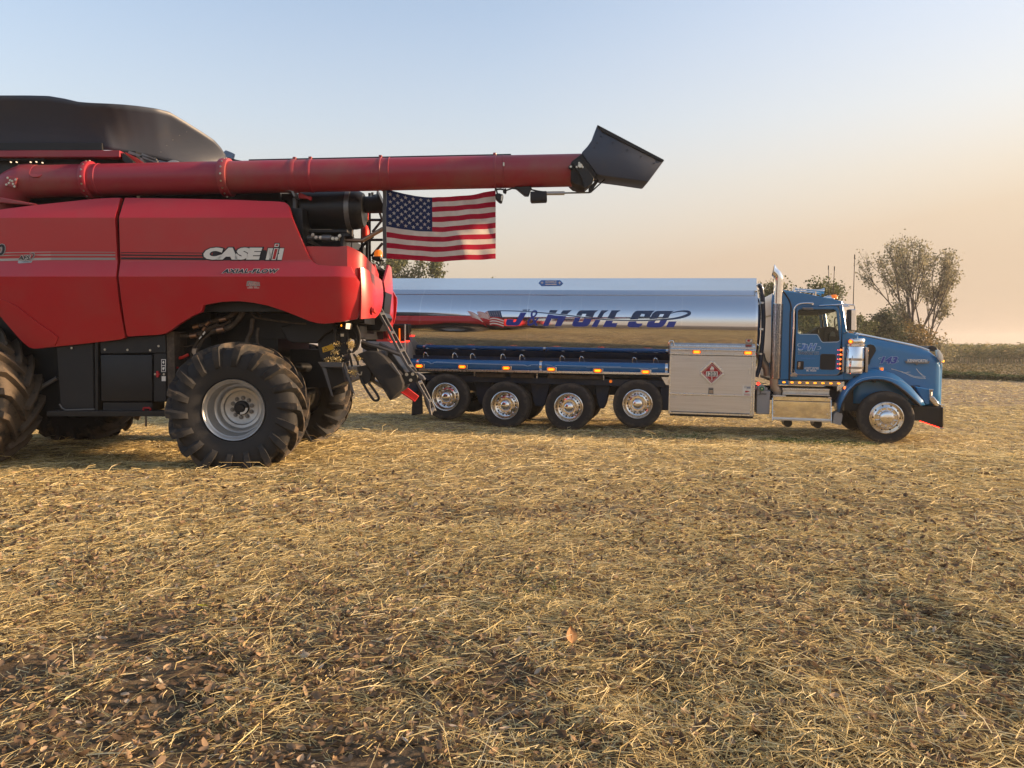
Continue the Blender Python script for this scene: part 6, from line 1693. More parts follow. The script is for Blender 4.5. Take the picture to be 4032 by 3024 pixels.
# hooks under the tank edge
HOOK = MB(); HOOK.tube(smooth_pts([(0.0, 0, -0.10), (0.004, 0, -0.02), (0.03, 0, 0.02), (0.075, 0, 0.0), (0.10, 0.03, -0.06), (0.13, 0.06, -0.13)], 4), 0.010, 8)
HOOKM = mm(HOOK, 'hose_hook', 'chrome', 40)
for (x, z) in [(-10.182, 1.666), (-9.46, 1.667), (-9.026, 1.662), (-8.295, 1.664), (-7.846, 1.659), (-6.908, 1.652), (-6.46, 1.648), (-5.271, 1.648), (-4.802, 1.645)]:
    link('hose_hook', HOOKM, None, TK, (x, -0.98, z))
MB().box(XR + 0.1, (-4.465, 1.663)[0], -0.95, 0.95, 1.22, 1.62).build('tank_skirt', 'blue_frame', TK, 0)

# ---- rear cabinet with lit reel
cq = [(-10.96, 2.352), (-10.566, 2.353), (-10.508, 2.34), (-10.477, 2.293), (-10.475, 2.131), (-10.52, 2.103)]
rc0 = (-10.996, 2.348); rc1 = (-10.473, 2.354); rb = (-10.504, 1.928); rbb = (-10.5, 1.535)
X0c, X1c = (-11.296, 1.915)[0], rc1[0]
zq = rc0[1]
hd_ = MB().box(X0c - 0.3, X1c + 0.01, -1.32, -1.0, zq - 0.055, zq + 0.0).build('cabinet_hood', 'black_plastic', TK, 30, 0.02)
MB().box(X1c - 0.035, X1c + 0.008, -1.31, -0.9, (-10.471, 2.123)[1], zq - 0.02).build('hood_side', 'black_plastic', hd_, 30, 0.01)
mb = MB(); mb.grid(lambda u, v: (X0c - 0.3 + (X1c - 0.02 - X0c + 0.3) * u, tank_y(0, rb[1] + (zq - 0.03 - rb[1]) * v) - 0.025, rb[1] + (zq - 0.03 - rb[1]) * v), 1, 8); mb.build('cabinet_back', 'black_metal', TK, 40)
MB().box(X0c - 0.3, X1c + 0.02, -1.30, -0.2, rbb[1] - 0.12, rb[1]).build('cabinet_base', 'grey_box', TK, 0, 0.01)
p_ = (-10.526, 2.339); p2 = (-10.519, 1.589)
mb = MB(); mb.cyl((p_[0], -1.325, p_[1]), (p2[0], -1.325, p2[1]), 0.018, n=12); mb.build('cabinet_post', 'plain_aluminium', TK)
mb = MB(); c_ = (-11.06, 2.041)
mb.lathe([(0.04, -0.05), (0.21, -0.05), (0.22, -0.04), (0.09, -0.03), (0.09, 0.03), (0.22, 0.04), (0.21, 0.05), (0.04, 0.05)], n=32); mb.build('hose_reel', 'bright_red', TK, 40, 0, 1, (c_[0], -1.22, c_[1]))
q = [(-10.7, 2.243), (-10.676, 2.243), (-10.669, 1.945), (-10.693, 1.945)]
mb = MB(); mb.prism(q, -1.27, -1.25); mb.build('cabinet_light', 'amber_lamp', TK, 0)
q = [(-10.894, 1.942), (-10.536, 1.941), (-10.536, 1.924), (-10.894, 1.918)]
mb = MB(); mb.prism(q, -1.315, -1.301); mb.build('red_light_strip', 'red_lamp', TK, 0)
q = [(-10.502, 1.966), (-10.43, 1.967), (-10.416, 1.953), (-10.429, 1.932), (-10.502, 1.93)]
mb = MB(); mb.prism(q, -1.34, -1.301); mb.build('marker_lamp', 'red_lamp', TK, 0)
q = [(-10.926, 2.071), (-10.882, 2.044), (-10.839, 1.984), (-10.853, 1.963), (-10.896, 1.99)]
mb = MB(); mb.prism(q, -1.29, -1.26); mb.build('tail_lamp', 'red_lamp', TK, 0)
q = [(-10.419, 0.991), (-10.217, 0.983), (-10.18, 0.23), (-10.467, 0.164)]
mb = MB(); mb.prism(q, -1.0, -0.985); mb.build('mud_flap', 'black_rubber', TK, 0)
mb = MB(); mb.prism([(-x, z) if False else (x, z) for x, z in [(-10.419, 0.991), (-10.217, 0.983), (-10.18, 0.23), (-10.467, 0.164)]], 0.7, 1.1); mb.build('mud_flap', 'black_rubber', TK, 0)
MB().box(-10.55, -10.3, -1.1, 1.1, 0.75, 1.05).build('rear_bumper', 'blue_frame', TK, 0, 0.02)

# ---- aluminium tool box with placard
bx = [(-4.445, 1.945), (-2.64, 1.945), (-2.65, 0.461), (-4.441, 0.471)]
xl, xr_ = (bx[0][0] + bx[3][0]) / 2, (bx[1][0] + bx[2][0]) / 2
zt_, zb_l = (bx[0][1] + bx[1][1]) / 2, (bx[2][1] + bx[3][1]) / 2
zmid = (-3.539, 1.75)[1]
body = MB().box(xl, xr_, -1.22, -0.35, zb_l, zmid).build('tool_box', 'brushed_aluminium', TK, 0, 0.006)
MB().prism([(xl, zmid + 0.004), (xr_, zmid + 0.004), (xr_, zt_), (xl, zt_)], -1.20, -0.35).build('box_header', 'brushed_aluminium', body, 0, 0.006)
zs = (-3.542, 1.875)[1]
mb = MB(); mb.add([(xl, -1.245, zs), (xr_, -1.245, zs), (xr_, -1.10, zt_ + 0.035), (xl, -1.10, zt_ + 0.035), (xl, -1.245, zs - 0.012), (xr_, -1.245, zs - 0.012), (xr_, -1.10, zt_ - 0.02), (xl, -1.10, zt_ - 0.02)],
                  [(0, 1, 2, 3), (4, 7, 6, 5), (0, 4, 5, 1), (1, 5, 6, 2), (2, 6, 7, 3), (3, 7, 4, 0)]); mb.build('box_shelf', 'plain_aluminium', body, 0)
zl = (-3.539, 1.773)[1]
MB().box(xl - 0.004, xr_ + 0.004, -1.238, -1.2, zl - 0.014, zl + 0.014).build('box_trim', 'plain_aluminium', body, 0, 0.003)
zr = (-3.561, 0.895)[1]
MB().box(xl + 0.02, xr_ - 0.06, -1.245, -1.223, zr - 0.020, zr + 0.020).build('door_rail', 'plain_aluminium', body, 0, 0.006)
for (a, b) in ((xl - 0.004, xl + 0.028), (xr_ - 0.028, xr_ + 0.006), (xr_ - 0.075, xr_ - 0.045)):
    MB().box(a, b, -1.236, -1.2, zb_l, zl - 0.02).build('corner_trim', 'plain_aluminium', body, 0, 0.004)
MB().box(xl, xr_ + 0.004, -1.236, -1.2, zb_l - 0.004, zb_l + 0.035).build('bottom_trim', 'plain_aluminium', body, 0, 0.004)
MB().box(xl + 0.03, xr_ - 0.01, -1.20, -0.4, zb_l - 0.055, zb_l - 0.008).build('box_sill', 'black_metal', body, 0)
zh = (-3.549, 0.51)[1]
mb = MB(); mb.cyl((xl + 0.05, -1.236, zh), (xr_ - 0.09, -1.236, zh), 0.009, n=8); mb.build('piano_hinge', 'grey_steel', body)
for (x, z) in [(-3.879, 1.823), (-2.806, 1.824)]:
    side_lamp(x, z, -1.202, False, body)
RIV = mm(MB().tube([(0, 0, 0), (0, -0.005, 0), (0, -0.008, 0)], [0.011, 0.009, 0.004], 8), 'rivet', 'plain_aluminium', 40)
for (x, z) in [(-4.333, 1.7), (-4.214, 1.668), (-4.123, 1.669), (-4.212, 1.581), (-4.129, 1.58), (-4.019, 1.696), (-3.702, 1.696), (-3.585, 1.66), (-3.5, 1.66), (-3.384, 1.696), (-3.069, 1.694), (-2.96, 1.656), (-2.877, 1.655), (-2.961, 1.573), (-2.881, 1.571), (-2.752, 1.691), (-4.342, 0.841), (-4.305, 0.842), (-4.34, 0.803), (-4.304, 0.801), (-3.805, 0.797), (-3.553, 0.8), (-3.3, 0.802), (-2.796, 0.83), (-2.761, 0.831), (-2.795, 0.791), (-2.76, 0.791), (-4.157, 0.584), (-4.032, 0.538), (-3.71, 0.536), (-3.39, 0.534), (-3.076, 0.529), (-2.944, 0.576), (-2.756, 0.534)]:
    link('rivet', RIV, None, body, (x, -1.222, z))
# placard holder
def dia(c, r, k=1.0): return [(c[0], c[1] + r), (c[0] + r * k, c[1]), (c[0], c[1] - r), (c[0] - r * k, c[1])]
PCc = (-3.544, 1.377); PR = 0.262
pla = MB().prism(dia(PCc, PR * 0.86), -1.232, -1.222).build('placard', 'red_decal', body, 0)
def py_(x, z): return -1.2325
for (ax, bx_) in ((0, 1), (1, 2), (2, 3), (3, 0)):
    d_ = dia(PCc, PR * 0.96)
    a = Vector((d_[ax][0], -1.24, d_[ax][1])); b = Vector((d_[bx_][0], -1.24, d_[bx_][1]))
    MB().bar(a.lerp(b, 0.04), a.lerp(b, 0.96), 0.045, 0.022).build('placard_frame', 'plain_aluminium', pla, 0, 0.005)
    mid_ = a.lerp(b, 0.5); link('rivet', RIV, None, pla, (mid_.x, -1.252, mid_.z))
inn = dia(PCc, PR * 0.74)
decal('placard_border', join_vf(*[ribbon([inn[i], inn[(i + 1) % 4]], 0.006, 1) for i in range(4)]), py_, 'white_decal', pla, 0.002)
nb = [(-3.67, 1.408), (-3.423, 1.41), (-3.423, 1.3), (-3.67, 1.298)]
decal('number_field', polys(nb), py_, 'white_decal', pla, 0.003)
x0, z0 = (-3.648, 1.307); x1, z1 = (-3.439, 1.4)
decal('placard_number', fit_text('1203', x0, x1, z0, z1, 0.012), py_, 'black_decal', pla, 0.005)
x0, z0 = (-3.561, 1.217); x1, z1 = (-3.529, 1.287)
decal('placard_number', fit_text('3', x0, x1, z0, z1, 0.02), py_, 'white_decal', pla, 0.003)
decal('flame_symbol', polys([(-3.576, 1.439), (-3.587, 1.463), (-3.577, 1.49), (-3.567, 1.477), (-3.565, 1.509), (-3.551, 1.536), (-3.539, 1.507), (-3.53, 1.523), (-3.521, 1.491), (-3.511, 1.505), (-3.5, 1.475), (-3.504, 1.448), (-3.52, 1.434), (-3.53, 1.454), (-3.54, 1.438), (-3.553, 1.451), (-3.563, 1.433)]), py_, 'white_decal', pla, 0.003)
decal('flame_symbol', polys([(-3.581, 1.429), (-3.504, 1.431), (-3.503, 1.423), (-3.581, 1.421)]), py_, 'white_decal', pla, 0.003)
# latch, catch, stickers
la = MB().prism([(-3.606, 1.056), (-3.503, 1.056), (-3.498, 0.912), (-3.609, 0.912)], -1.236, -1.222).build('door_latch', 'grey_steel', body, 0, 0.004)
MB().prism([(-3.589, 1.003), (-3.511, 1.002), (-3.512, 0.936), (-3.592, 0.936)], -1.242, -1.236).build('latch_paddle', 'tan_pipe', la, 0, 0.003)
MB().prism([(-3.592, 1.024), (-3.512, 1.024), (-3.511, 1.01), (-3.591, 1.011)], -1.240, -1.236).build('latch_slot', 'door_seal', la, 0)
MB().prism([(-2.797, 1.504), (-2.746, 1.503), (-2.745, 1.46), (-2.763, 1.433), (-2.746, 1.368), (-2.78, 1.364), (-2.775, 1.433), (-2.795, 1.458)], -1.240, -1.222).build('door_catch', 'plain_aluminium', body, 0, 0.003)
st_ = MB().prism(rrect(*(lambda a, b: (a[0], b[0], b[1], a[1]))((-2.892, 1.126), (-2.702, 0.905)), 0.012), -1.228, -1.222).build('instruction_sticker', 'white_decal', body, 0)
decal('sticker_print', join_vf(polys([(-2.866, 1.111), (-2.73, 1.113), (-2.729, 1.105), (-2.866, 1.103)], [(-2.815, 1.083), (-2.731, 1.084), (-2.731, 1.063), (-2.814, 1.061)], [(-2.855, 1.075), (-2.845, 1.091), (-2.835, 1.075), (-2.844, 1.059)])), lambda x, z: -1.2285, 'navy_decal', st_, 0.002)
decal('sticker_print', polys([(-2.84, 1.009), (-2.793, 1.011), (-2.749, 1.001), (-2.748, 0.988), (-2.789, 0.984), (-2.792, 0.974), (-2.839, 0.972)], [(-2.86, 0.929), (-2.739, 0.929), (-2.739, 0.917), (-2.86, 0.916)]), lambda x, z: -1.2285, 'red_decal', st_, 0.002)
decal('sticker_print', polys([(-2.874, 0.961), (-2.748, 0.962), (-2.747, 0.958), (-2.874, 0.957)], [(-2.874, 0.947), (-2.747, 0.949), (-2.747, 0.945), (-2.873, 0.943)], [(-2.82, 1.039), (-2.773, 1.039), (-2.773, 1.034), (-2.819, 1.034)]), lambda x, z: -1.2285, 'grey_decal', st_, 0.002)
pst = [(-2.86, 2.124), (-2.716, 2.123), (-2.717, 1.961), (-2.859, 1.963)]
decal('tank_sticker', polys(pst), ty_, 'grey_decal', tank, 0.004, ZCUT + [1.9, 1.95, 2.0, 2.05])
decal('tank_sticker', polys([(-2.847, 2.108), (-2.813, 2.115), (-2.78, 2.082), (-2.744, 2.116), (-2.726, 2.106), (-2.729, 2.063), (-2.792, 2.049), (-2.843, 2.062)]), ty_, 'white_decal', tank, 0.006, ZCUT)
decal('tank_sticker', polys([(-2.829, 2.101), (-2.794, 2.112), (-2.761, 2.083), (-2.78, 2.06), (-2.824, 2.067)]), ty_, 'red_decal', tank, 0.008, ZCUT)
decal('tank_sticker', polys([(-2.851, 1.993), (-2.733, 1.991), (-2.735, 1.974), (-2.85, 1.975)]), ty_, 'red_decal', tank, 0.006, ZCUT)
mb = MB(); mb.tube(smooth_pts([(x, -1.15, z) for x, z in [(-4.47, 1.768), (-4.476, 1.97), (-4.468, 2.033), (-4.424, 2.059), (-4.379, 2.035), (-4.367, 1.947)]], 4), 0.012, 8); mb.build('grab_loop', 'chrome', TK, 40)
mb = MB(); mb.tube(smooth_pts([(x, -1.1, z) for x, z in [(-2.71, 1.951), (-2.688, 2.001), (-2.629, 2.022), (-2.58, 1.978)]], 4), 0.012, 8); mb.build('grab_loop', 'chrome', TK, 40)

# ---- grey equipment box with valve
gb = [(-2.584, 1.031), (-2.311, 1.014), (-2.313, 0.508), (-2.579, 0.508)]
gbx = MB().prism(gb, -1.12, -0.6).build('equipment_box', 'grey_box', TK, 0, 0.012)
MB().prism([(-2.622, 1.085), (-2.361, 1.08), (-2.359, 1.023), (-2.62, 1.03)], -1.05, -0.6).build('box_lid', 'grey_box', gbx, 0, 0.006)
x0, z0 = (-2.515, 0.927); x1, z1 = (-2.387, 0.965)
decal('box_lettering', fit_text('DANG', x0, x1, z0, z1, 0.03, 0.2), lambda x, z: -1.121, 'black_decal', gbx, 0.003)
x0, z0 = (-2.491, 0.895); x1, z1 = (-2.385, 0.918)
decal('box_print', polys([(x0, z0 + 0.006), (x1, z0), (x1, z1), (x0, z1)]), lambda x, z: -1.121, 'grey_decal', gbx, 0.003)
c_ = (-2.503, 1.08)
mb = MB(); mb.cyl((c_[0], -1.16, c_[1]), (c_[0], -1.08, c_[1]), 0.075, n=24); vl = mb.build('valve', 'grey_box', TK, 40, 0.006)
mb = MB(); mb.cyl((c_[0] + 0.01, -1.20, c_[1] - 0.015), (c_[0] + 0.01, -1.16, c_[1] - 0.015), 0.05, n=8); mb.build('valve_knob', 'green_plastic', vl, 0, 0.006)
mb = MB(); mb.cyl((c_[0] + 0.01, -1.21, c_[1] - 0.015), (c_[0] + 0.01, -1.20, c_[1] - 0.015), 0.016, n=12); mb.build('knob_centre', 'zinc', vl, 40)
mb = MB(); mb.tube(smooth_pts([(x, -1.15, z) for x, z in [(-2.626, 1.213), (-2.566, 1.187), (-2.494, 1.177), (-2.4, 1.177)]], 3), 0.008, 6); mb.tube(smooth_pts([(x, -1.15, z) for x, z in [(-2.507, 1.022), (-2.511, 0.972), (-2.534, 0.934), (-2.575, 0.92)]], 3), 0.006, 6); mb.build('wiring', 'black_metal', TK, 40)
c_ = (-2.557, 1.163); mb = MB(); mb.cyl((c_[0], -1.1, c_[1]), (c_[0], -1.06, c_[1]), 0.035, n=14); mb.build('marker_lamp', 'red_lamp', TK, 40)
mb = MB(); mb.tube(smooth_pts([(x, -0.7, z) for x, z in [(-2.498, 1.802), (-2.443, 1.626), (-2.354, 1.502), (-2.324, 1.325)]], 4), 0.09, 14); mb.build('air_duct', 'tan_pipe', TK, 40)

# ---- exhaust stack
YE = -1.02
xs_ = (-2.208, 2.207)[0]
z_a = (-2.176, 1.28)[1]; z_b = (-2.231, 2.884)[1]; z_t = (-2.298, 3.686)[1]; z_c = (-2.249, 3.412)[1]
RE = 0.097
pth = smooth_pts([(xs_, YE, z_b), (xs_, YE, z_b + 0.25), (xs_ + 0.0, YE, z_c - 0.02), (xs_ - 0.035, YE, z_c + 0.09), (xs_ - 0.115, YE, z_t - 0.10), (xs_ - 0.19, YE, z_t + 0.02)], 6)
mb = MB(); mb.tube(pth, RE, 32, False)
mb.tube([p + Vector((0.004, 0, 0)) for p in pth[-8:]], RE - 0.006, 32, True)
# slant-cut mouth
stk = mb.build('exhaust_stack', 'chrome', TK, 40)
bm = bmesh.new(); bm.from_mesh(stk.data)
bmesh.ops.bisect_plane(bm, geom=bm.verts[:] + bm.edges[:] + bm.faces[:], plane_co=(xs_ - 0.105, YE, z_t - 0.012), plane_no=(-0.95, 0, 0.18), clear_outer=True)
bm.to_mesh(stk.data); bm.free()
mb = MB(); mb.lathe([(0.0, z_a), (RE + 0.012, z_a), (RE + 0.014, z_a + 0.01), (RE + 0.014, z_b - 0.01), (RE + 0.010, z_b), (RE, z_b + 0.002)], (xs_, YE, 0), 40, 'z'); mb.build('heat_shield', 'perforated_chrome', stk, 40)
mb = MB(); mb.tube(smooth_pts([(xs_ - 0.02, YE, z_a + 0.02), (xs_ - 0.02, YE, z_a - 0.10), (xs_ + 0.0, YE + 0.01, z_a - 0.20), (xs_ + 0.06, YE + 0.03, z_a - 0.28), (xs_ + 0.09, YE + 0.1, z_a - 0.40)], 5), [0.088] * 21, 24); mb.build('exhaust_elbow', 'tan_pipe', stk, 40)
mb = MB(); mb.tube([(xs_ + 0.06, YE + 0.03, z_a - 0.33), (xs_ + 0.075, YE + 0.05, z_a - 0.37)], 0.095, 24); mb.build('exhaust_clamp', 'grey_steel', stk, 40)

# ---- cab
YD = -1.03
def both(name, poly, y0, y1, mat, bev=0.0, ang=30):
    a = MB().prism(poly, y0, y1).build(name, mat, TK, ang, bev)
    b = MB().prism(poly, -y1, -y0).build(name, mat, TK, ang, bev)
    return a
rear_q = [(-2.136, 3.193), (-2.076, 3.156), (-1.983, 2.997), (-1.931, 2.85), (-1.921, 2.752), (-1.912, 1.261), (-2.23, 1.252), (-2.281, 1.363), (-2.313, 1.958), (-2.337, 2.65), (-2.342, 2.946), (-2.328, 3.081), (-2.294, 3.131), (-2.189, 3.163)]
cs_ = both('cab_side', rear_q, -1.03, -0.97, 'blue_paint', 0.015)
both('cab_side', [(-2.136, 3.19), (-2.082, 3.162), (-1.719, 3.118), (-1.369, 3.049), (-1.138, 3.001), (-0.919, 2.948), (-0.978, 2.845), (-1.086, 2.832), (-1.708, 2.827), (-1.778, 2.817), (-1.823, 2.778), (-1.85, 2.704), (-1.863, 2.581), (-1.904, 2.113), (-1.874, 1.262), (-1.912, 1.261), (-1.967, 2.85), (-1.921, 2.752), (-1.936, 2.838), (-1.982, 2.973), (-2.044, 3.083)], -1.03, -0.97, 'blue_paint', 0.012)
both('cab_side', [(-1.878, 1.361), (-1.751, 1.357), (-0.918, 1.378), (-0.84, 1.424), (-0.823, 1.29), (-1.874, 1.262)], -1.029, -0.97, 'blue_paint', 0.008)
both('cowl_side', [(-0.978, 2.845), (-0.919, 2.948), (-0.892, 2.833), (-0.799, 2.337), (-0.769, 2.289), (-0.575, 2.232), (-0.55, 1.298), (-0.823, 1.29), (-0.84, 1.424), (-0.872, 1.74), (-0.892, 2.227), (-0.923, 2.591)], -1.028, -0.94, 'blue_paint', 0.010)
mb = MB(); mb.tube(smooth_pts([(x, -1.035, z) for x, z in [(-2.131, 3.181), (-2.072, 3.105), (-1.998, 2.995), (-1.947, 2.873), (-1.934, 2.751)]] + [(x, -1.035, z) for x, z in [(-1.946, 2.653), (-1.936, 1.965), (-1.921, 1.262)]], 4), 0.016, 6); mb.build('cab_seal', 'door_seal', TK, 40)
# door with window opening
dl = [(-1.82, 2.243), (-1.781, 2.282), (-1.738, 2.239), (-1.395, 2.239), (-1.358, 2.196), (-1.309, 2.109), (-1.265, 2.073), (-0.981, 2.088), (-0.932, 2.124), (-0.917, 2.003), (-0.901, 1.488), (-0.92, 1.429), (-0.969, 1.393), (-1.735, 1.379), (-1.793, 1.407), (-1.816, 1.456)]
door = MB().prism(dl, -1.047, -0.98).build('cab_door', 'blue_paint', TK, 30, 0.008)
for poly in ([(-1.82, 2.243), (-1.781, 2.282), (-1.798, 2.713), (-1.784, 2.757), (-1.752, 2.772), (-1.777, 2.826), (-1.814, 2.796), (-1.831, 2.752), (-1.829, 2.576)], [(-1.777, 2.826), (-1.752, 2.774), (-1.075, 2.779), (-1.041, 2.836)], [(-1.075, 2.779), (-1.038, 2.758), (-1.016, 2.71), (-0.934, 2.124), (-0.909, 2.003), (-0.911, 2.295), (-0.974, 2.749), (-0.999, 2.812), (-1.041, 2.836)]):
    MB().prism(poly, -1.047, -0.98).build('window_frame', 'blue_paint', door, 30, 0.005)
win = [(-1.796, 2.714), (-1.782, 2.758), (-1.75, 2.773), (-1.073, 2.778), (-1.035, 2.757), (-1.013, 2.711), (-0.931, 2.125), (-0.978, 2.09), (-1.262, 2.075), (-1.307, 2.111), (-1.356, 2.198), (-1.393, 2.241), (-1.736, 2.241), (-1.779, 2.283)]
MB().prism(win, -1.012, -1.006).build('window_pane', 'cab_glass', door, 0)
mb = MB(); mb.tube([(x, -1.046, z) for x, z in [(-1.785, 2.282), (-1.768, 2.255), (-1.74, 2.241), (-1.397, 2.241), (-1.373, 2.22), (-1.311, 2.11), (-1.29, 2.086), (-1.262, 2.075), (-0.988, 2.089), (-0.952, 2.105), (-0.936, 2.124)]], 0.008, 6); mb.build('window_trim', 'light_blue_decal', door, 40)
fd = MB().prism(dl, 0.98, 1.047).build('cab_door', 'blue_paint', TK, 30, 0.008)
for poly in ([(-1.82, 2.243), (-1.781, 2.282), (-1.798, 2.713), (-1.784, 2.757), (-1.752, 2.772), (-1.777, 2.826), (-1.814, 2.796), (-1.831, 2.752), (-1.829, 2.576)], [(-1.777, 2.826), (-1.752, 2.774), (-1.075, 2.779), (-1.041, 2.836)], [(-1.075, 2.779), (-1.038, 2.758), (-1.016, 2.71), (-0.934, 2.124), (-0.909, 2.003), (-0.911, 2.295), (-0.974, 2.749), (-0.999, 2.812), (-1.041, 2.836)]):
    MB().prism(poly, 0.98, 1.047).build('window_frame', 'blue_paint', fd, 30, 0.005)
MB().prism(win, 1.006, 1.012).build('window_pane', 'cab_glass', fd, 0)
# roof, back wall, floor, firewall
roof = [(x, z) for x, z in [(-2.133, 3.192), (-1.716, 3.119), (-1.366, 3.05), (-1.134, 3.003), (-0.915, 2.949)]]
rf = roof + [(x, z - 0.05) for x, z in roof[::-1]]
MB().prism(rf, -1.0, 1.0).build('cab_roof', 'blue_paint', TK, 30, 0.012)
rr2 = [(-2.334, 2.651), (-2.34, 2.947), (-2.325, 3.083), (-2.292, 3.132), (-2.187, 3.164)] + [roof[0]]
MB().prism(rr2 + [(x + 0.04, z - 0.05) for x, z in rr2[::-1]], -1.0, 1.0).build('sleeper_roof', 'blue_paint', TK, 30, 0.01)
xbk = (-2.313, 1.958)[0]; zfl = (-1.795, 1.264)[1]; zr2 = (-2.342, 2.946)[1]
MB().box(xbk, xbk + 0.04, -0.98, 0.98, zfl, zr2).build('cab_back', 'blue_paint', TK, 0)
xfw = (-0.6, 1.989)[0]
MB().box(xbk, xfw, -0.97, 0.97, zfl - 0.04, zfl + 0.02).build('cab_floor', 'cab_dark', TK, 0)
MB().box(xfw - 0.03, xfw, -0.93, 0.93, zfl, (-0.798, 2.319)[1] - 0.02).build('firewall', 'blue_paint', TK, 0)
MB().box(xbk + 0.04, (-1.8, 2.283)[0], -0.965, 0.965, zfl + 0.02, (-1.798, 2.773)[1] - 0.02).build('sleeper_interior', 'cab_dark', TK, 0)
hl = [(-1.811, 2.78), (-1.025, 2.783), (-1.014, 2.733), (-1.28, 2.721), (-1.809, 2.721)]
MB().prism(hl, -0.965, 0.965).build('headliner', 'cab_dark', TK, 0)
wsx = [(-0.902, 2.908), (-0.783, 2.326)]
ws = MB(); ws.add([(wsx[0][0], -0.93, wsx[0][1]), (wsx[0][0], 0.93, wsx[0][1]), (wsx[1][0] + 0.02, 0.93, wsx[1][1]), (wsx[1][0] + 0.02, -0.93, wsx[1][1]), (wsx[0][0] + 0.10, 0, wsx[0][1]), (wsx[1][0] + 0.16, 0, wsx[1][1])], [(0, 4, 5, 3), (4, 1, 2, 5)])
ws.build('windshield', 'cab_glass', TK, 60)
MB().prism([(-1.248, 2.39), (-1.138, 2.421), (-0.99, 2.403), (-0.912, 2.297), (-0.895, 2.072), (-1.283, 2.075), (-1.241, 2.194)], -0.90, -0.35).build('passenger_seat', 'cab_dark', TK, 30, 0.04, 2)
MB().prism([(-1.118, 2.209), (-1.106, 2.289), (-1.07, 2.314), (-1.022, 2.295), (-1.004, 2.201), (-1.066, 2.21)], -0.96, -0.93).build('seat_patch', 'cab_grey', TK, 30)
MB().prism([(-1.374, 2.269), (-1.256, 2.355), (-1.12, 2.443), (-1.094, 2.431), (-1.147, 2.356), (-1.134, 2.272)], 0.2, 0.75).build('driver_seat', 'cab_dark', TK, 30, 0.03)
MB().box(xfw - 0.55, xfw, -0.93, 0.93, zfl + 0.3, (-0.798, 2.319)[1] - 0.05).build('dashboard', 'cab_dark', TK, 0, 0.03)
mb = MB(); c_ = (-1.211, 2.651); mb.tube([(c_[0] + 0.045 * math.cos(t * PI / 8), -0.2, c_[1] + 0.07 * math.sin(t * PI / 8)) for t in range(17)], 0.008, 6, False); mb.build('hanging_strap', 'cab_dark', TK, 40)
mb = MB(); mb.tube(smooth_pts([(x, -0.9, z) for x, z in [(-1.245, 2.567), (-1.262, 2.527), (-1.258, 2.419), (-1.224, 2.381)]], 3), 0.016, 6); mb.tube(smooth_pts([(x, -0.9, z) for x, z in [(-0.993, 2.618), (-1.024, 2.579), (-1.025, 2.471), (-1.008, 2.393)]], 3), 0.014, 6); mb.build('grab_handle', 'cab_dark', TK, 40)
# door details
dy = -1.0475
def dyf(x, z): return dy
x0, z0 = (-1.719, 1.906); x1, z1 = (-1.349, 2.044)
for mt, lf, gr_ in (('light_blue_decal', 0.003, 1.12), ('sky_blue_decal', 0.006, 0.80)):
    jp = [(-1.687, 2.039), (-1.624, 2.04), (-1.637, 2.005), (-1.671, 1.916), (-1.691, 1.903), (-1.742, 1.902), (-1.764, 1.915), (-1.758, 1.944), (-1.72, 1.945), (-1.715, 1.935), (-1.697, 1.94), (-1.674, 2.005), (-1.69, 2.009)]
    jc = (sum(p[0] for p in jp) / len(jp), sum(p[1] for p in jp) / len(jp))
    decal('door_lettering', polys([(jc[0] + (x - jc[0]) * gr_, jc[1] + (z - jc[1]) * gr_) for x, z in jp]), dyf, mt, door, lf)
for txt, (xa, xb), (za, zb_) in (('&', ((-1.665, 2.87)[0], (-1.564, 2.87)[0]), (z0, z1 - 0.02)), ('H', ((-1.564, 2.87)[0], (-1.398, 2.871)[0]), (z0, z1))):
    decal('door_lettering', fit_text(txt, xa, xb, za, zb_, 0.03, 0.35, 0.10), dyf, 'light_blue_decal', door, 0.003)
    decal('door_lettering', fit_text(txt, xa, xb, za, zb_, 0.03, 0.35), dyf, 'sky_blue_decal', door, 0.006)
decal('door_swoosh', ribbon([(-1.701, 2.038), (-1.743, 2.043), (-1.772, 2.025), (-1.776, 1.998), (-1.75, 1.984), (-1.694, 1.989)], [0.004, 0.010, 0.012, 0.012, 0.008, 0.002]), dyf, 'light_blue_decal', door, 0.003)
decal('door_swoosh', ribbon([(-1.384, 1.98), (-1.342, 1.988), (-1.314, 1.972), (-1.311, 1.947), (-1.34, 1.927), (-1.391, 1.925)], [0.003, 0.010, 0.012, 0.012, 0.010, 0.003]), dyf, 'light_blue_decal', door, 0.003)
x0, z0 = (-1.767, 1.813); x1, z1 = (-1.338, 1.877)
decal('door_lettering', fit_text('TRANSPORT CO.', x0, x1, z0, z1, 0.03, 0.25, 0.085), dyf, 'light_blue_decal', door, 0.003)
decal('door_lettering', fit_text('TRANSPORT CO.', x0, x1, z0, z1, 0.03, 0.25), dyf, 'navy_decal', door, 0.006)
x0, z0 = (-1.703, 1.705); x1, z1 = (-1.417, 1.752)
decal('door_lettering', fit_text('Grand Rapids Mich', x0, x1, z0, z1, 0.0, 0.3), dyf, 'sky_blue_decal', door, 0.003)
x0, z0 = (-1.623, 1.498); x1, z1 = (-1.334, 1.544)
decal('door_lettering', fit_text('US DOT 2937935', x0, x1, z0, z1, 0.012, 0.25), dyf, 'white_decal', door, 0.003)
x0, z0 = (-1.584, 1.45); x1, z1 = (-1.382, 1.494)
decal('door_lettering', fit_text('MC 993056', x0, x1, z0, z1, 0.012, 0.25), dyf, 'white_decal', door, 0.003)
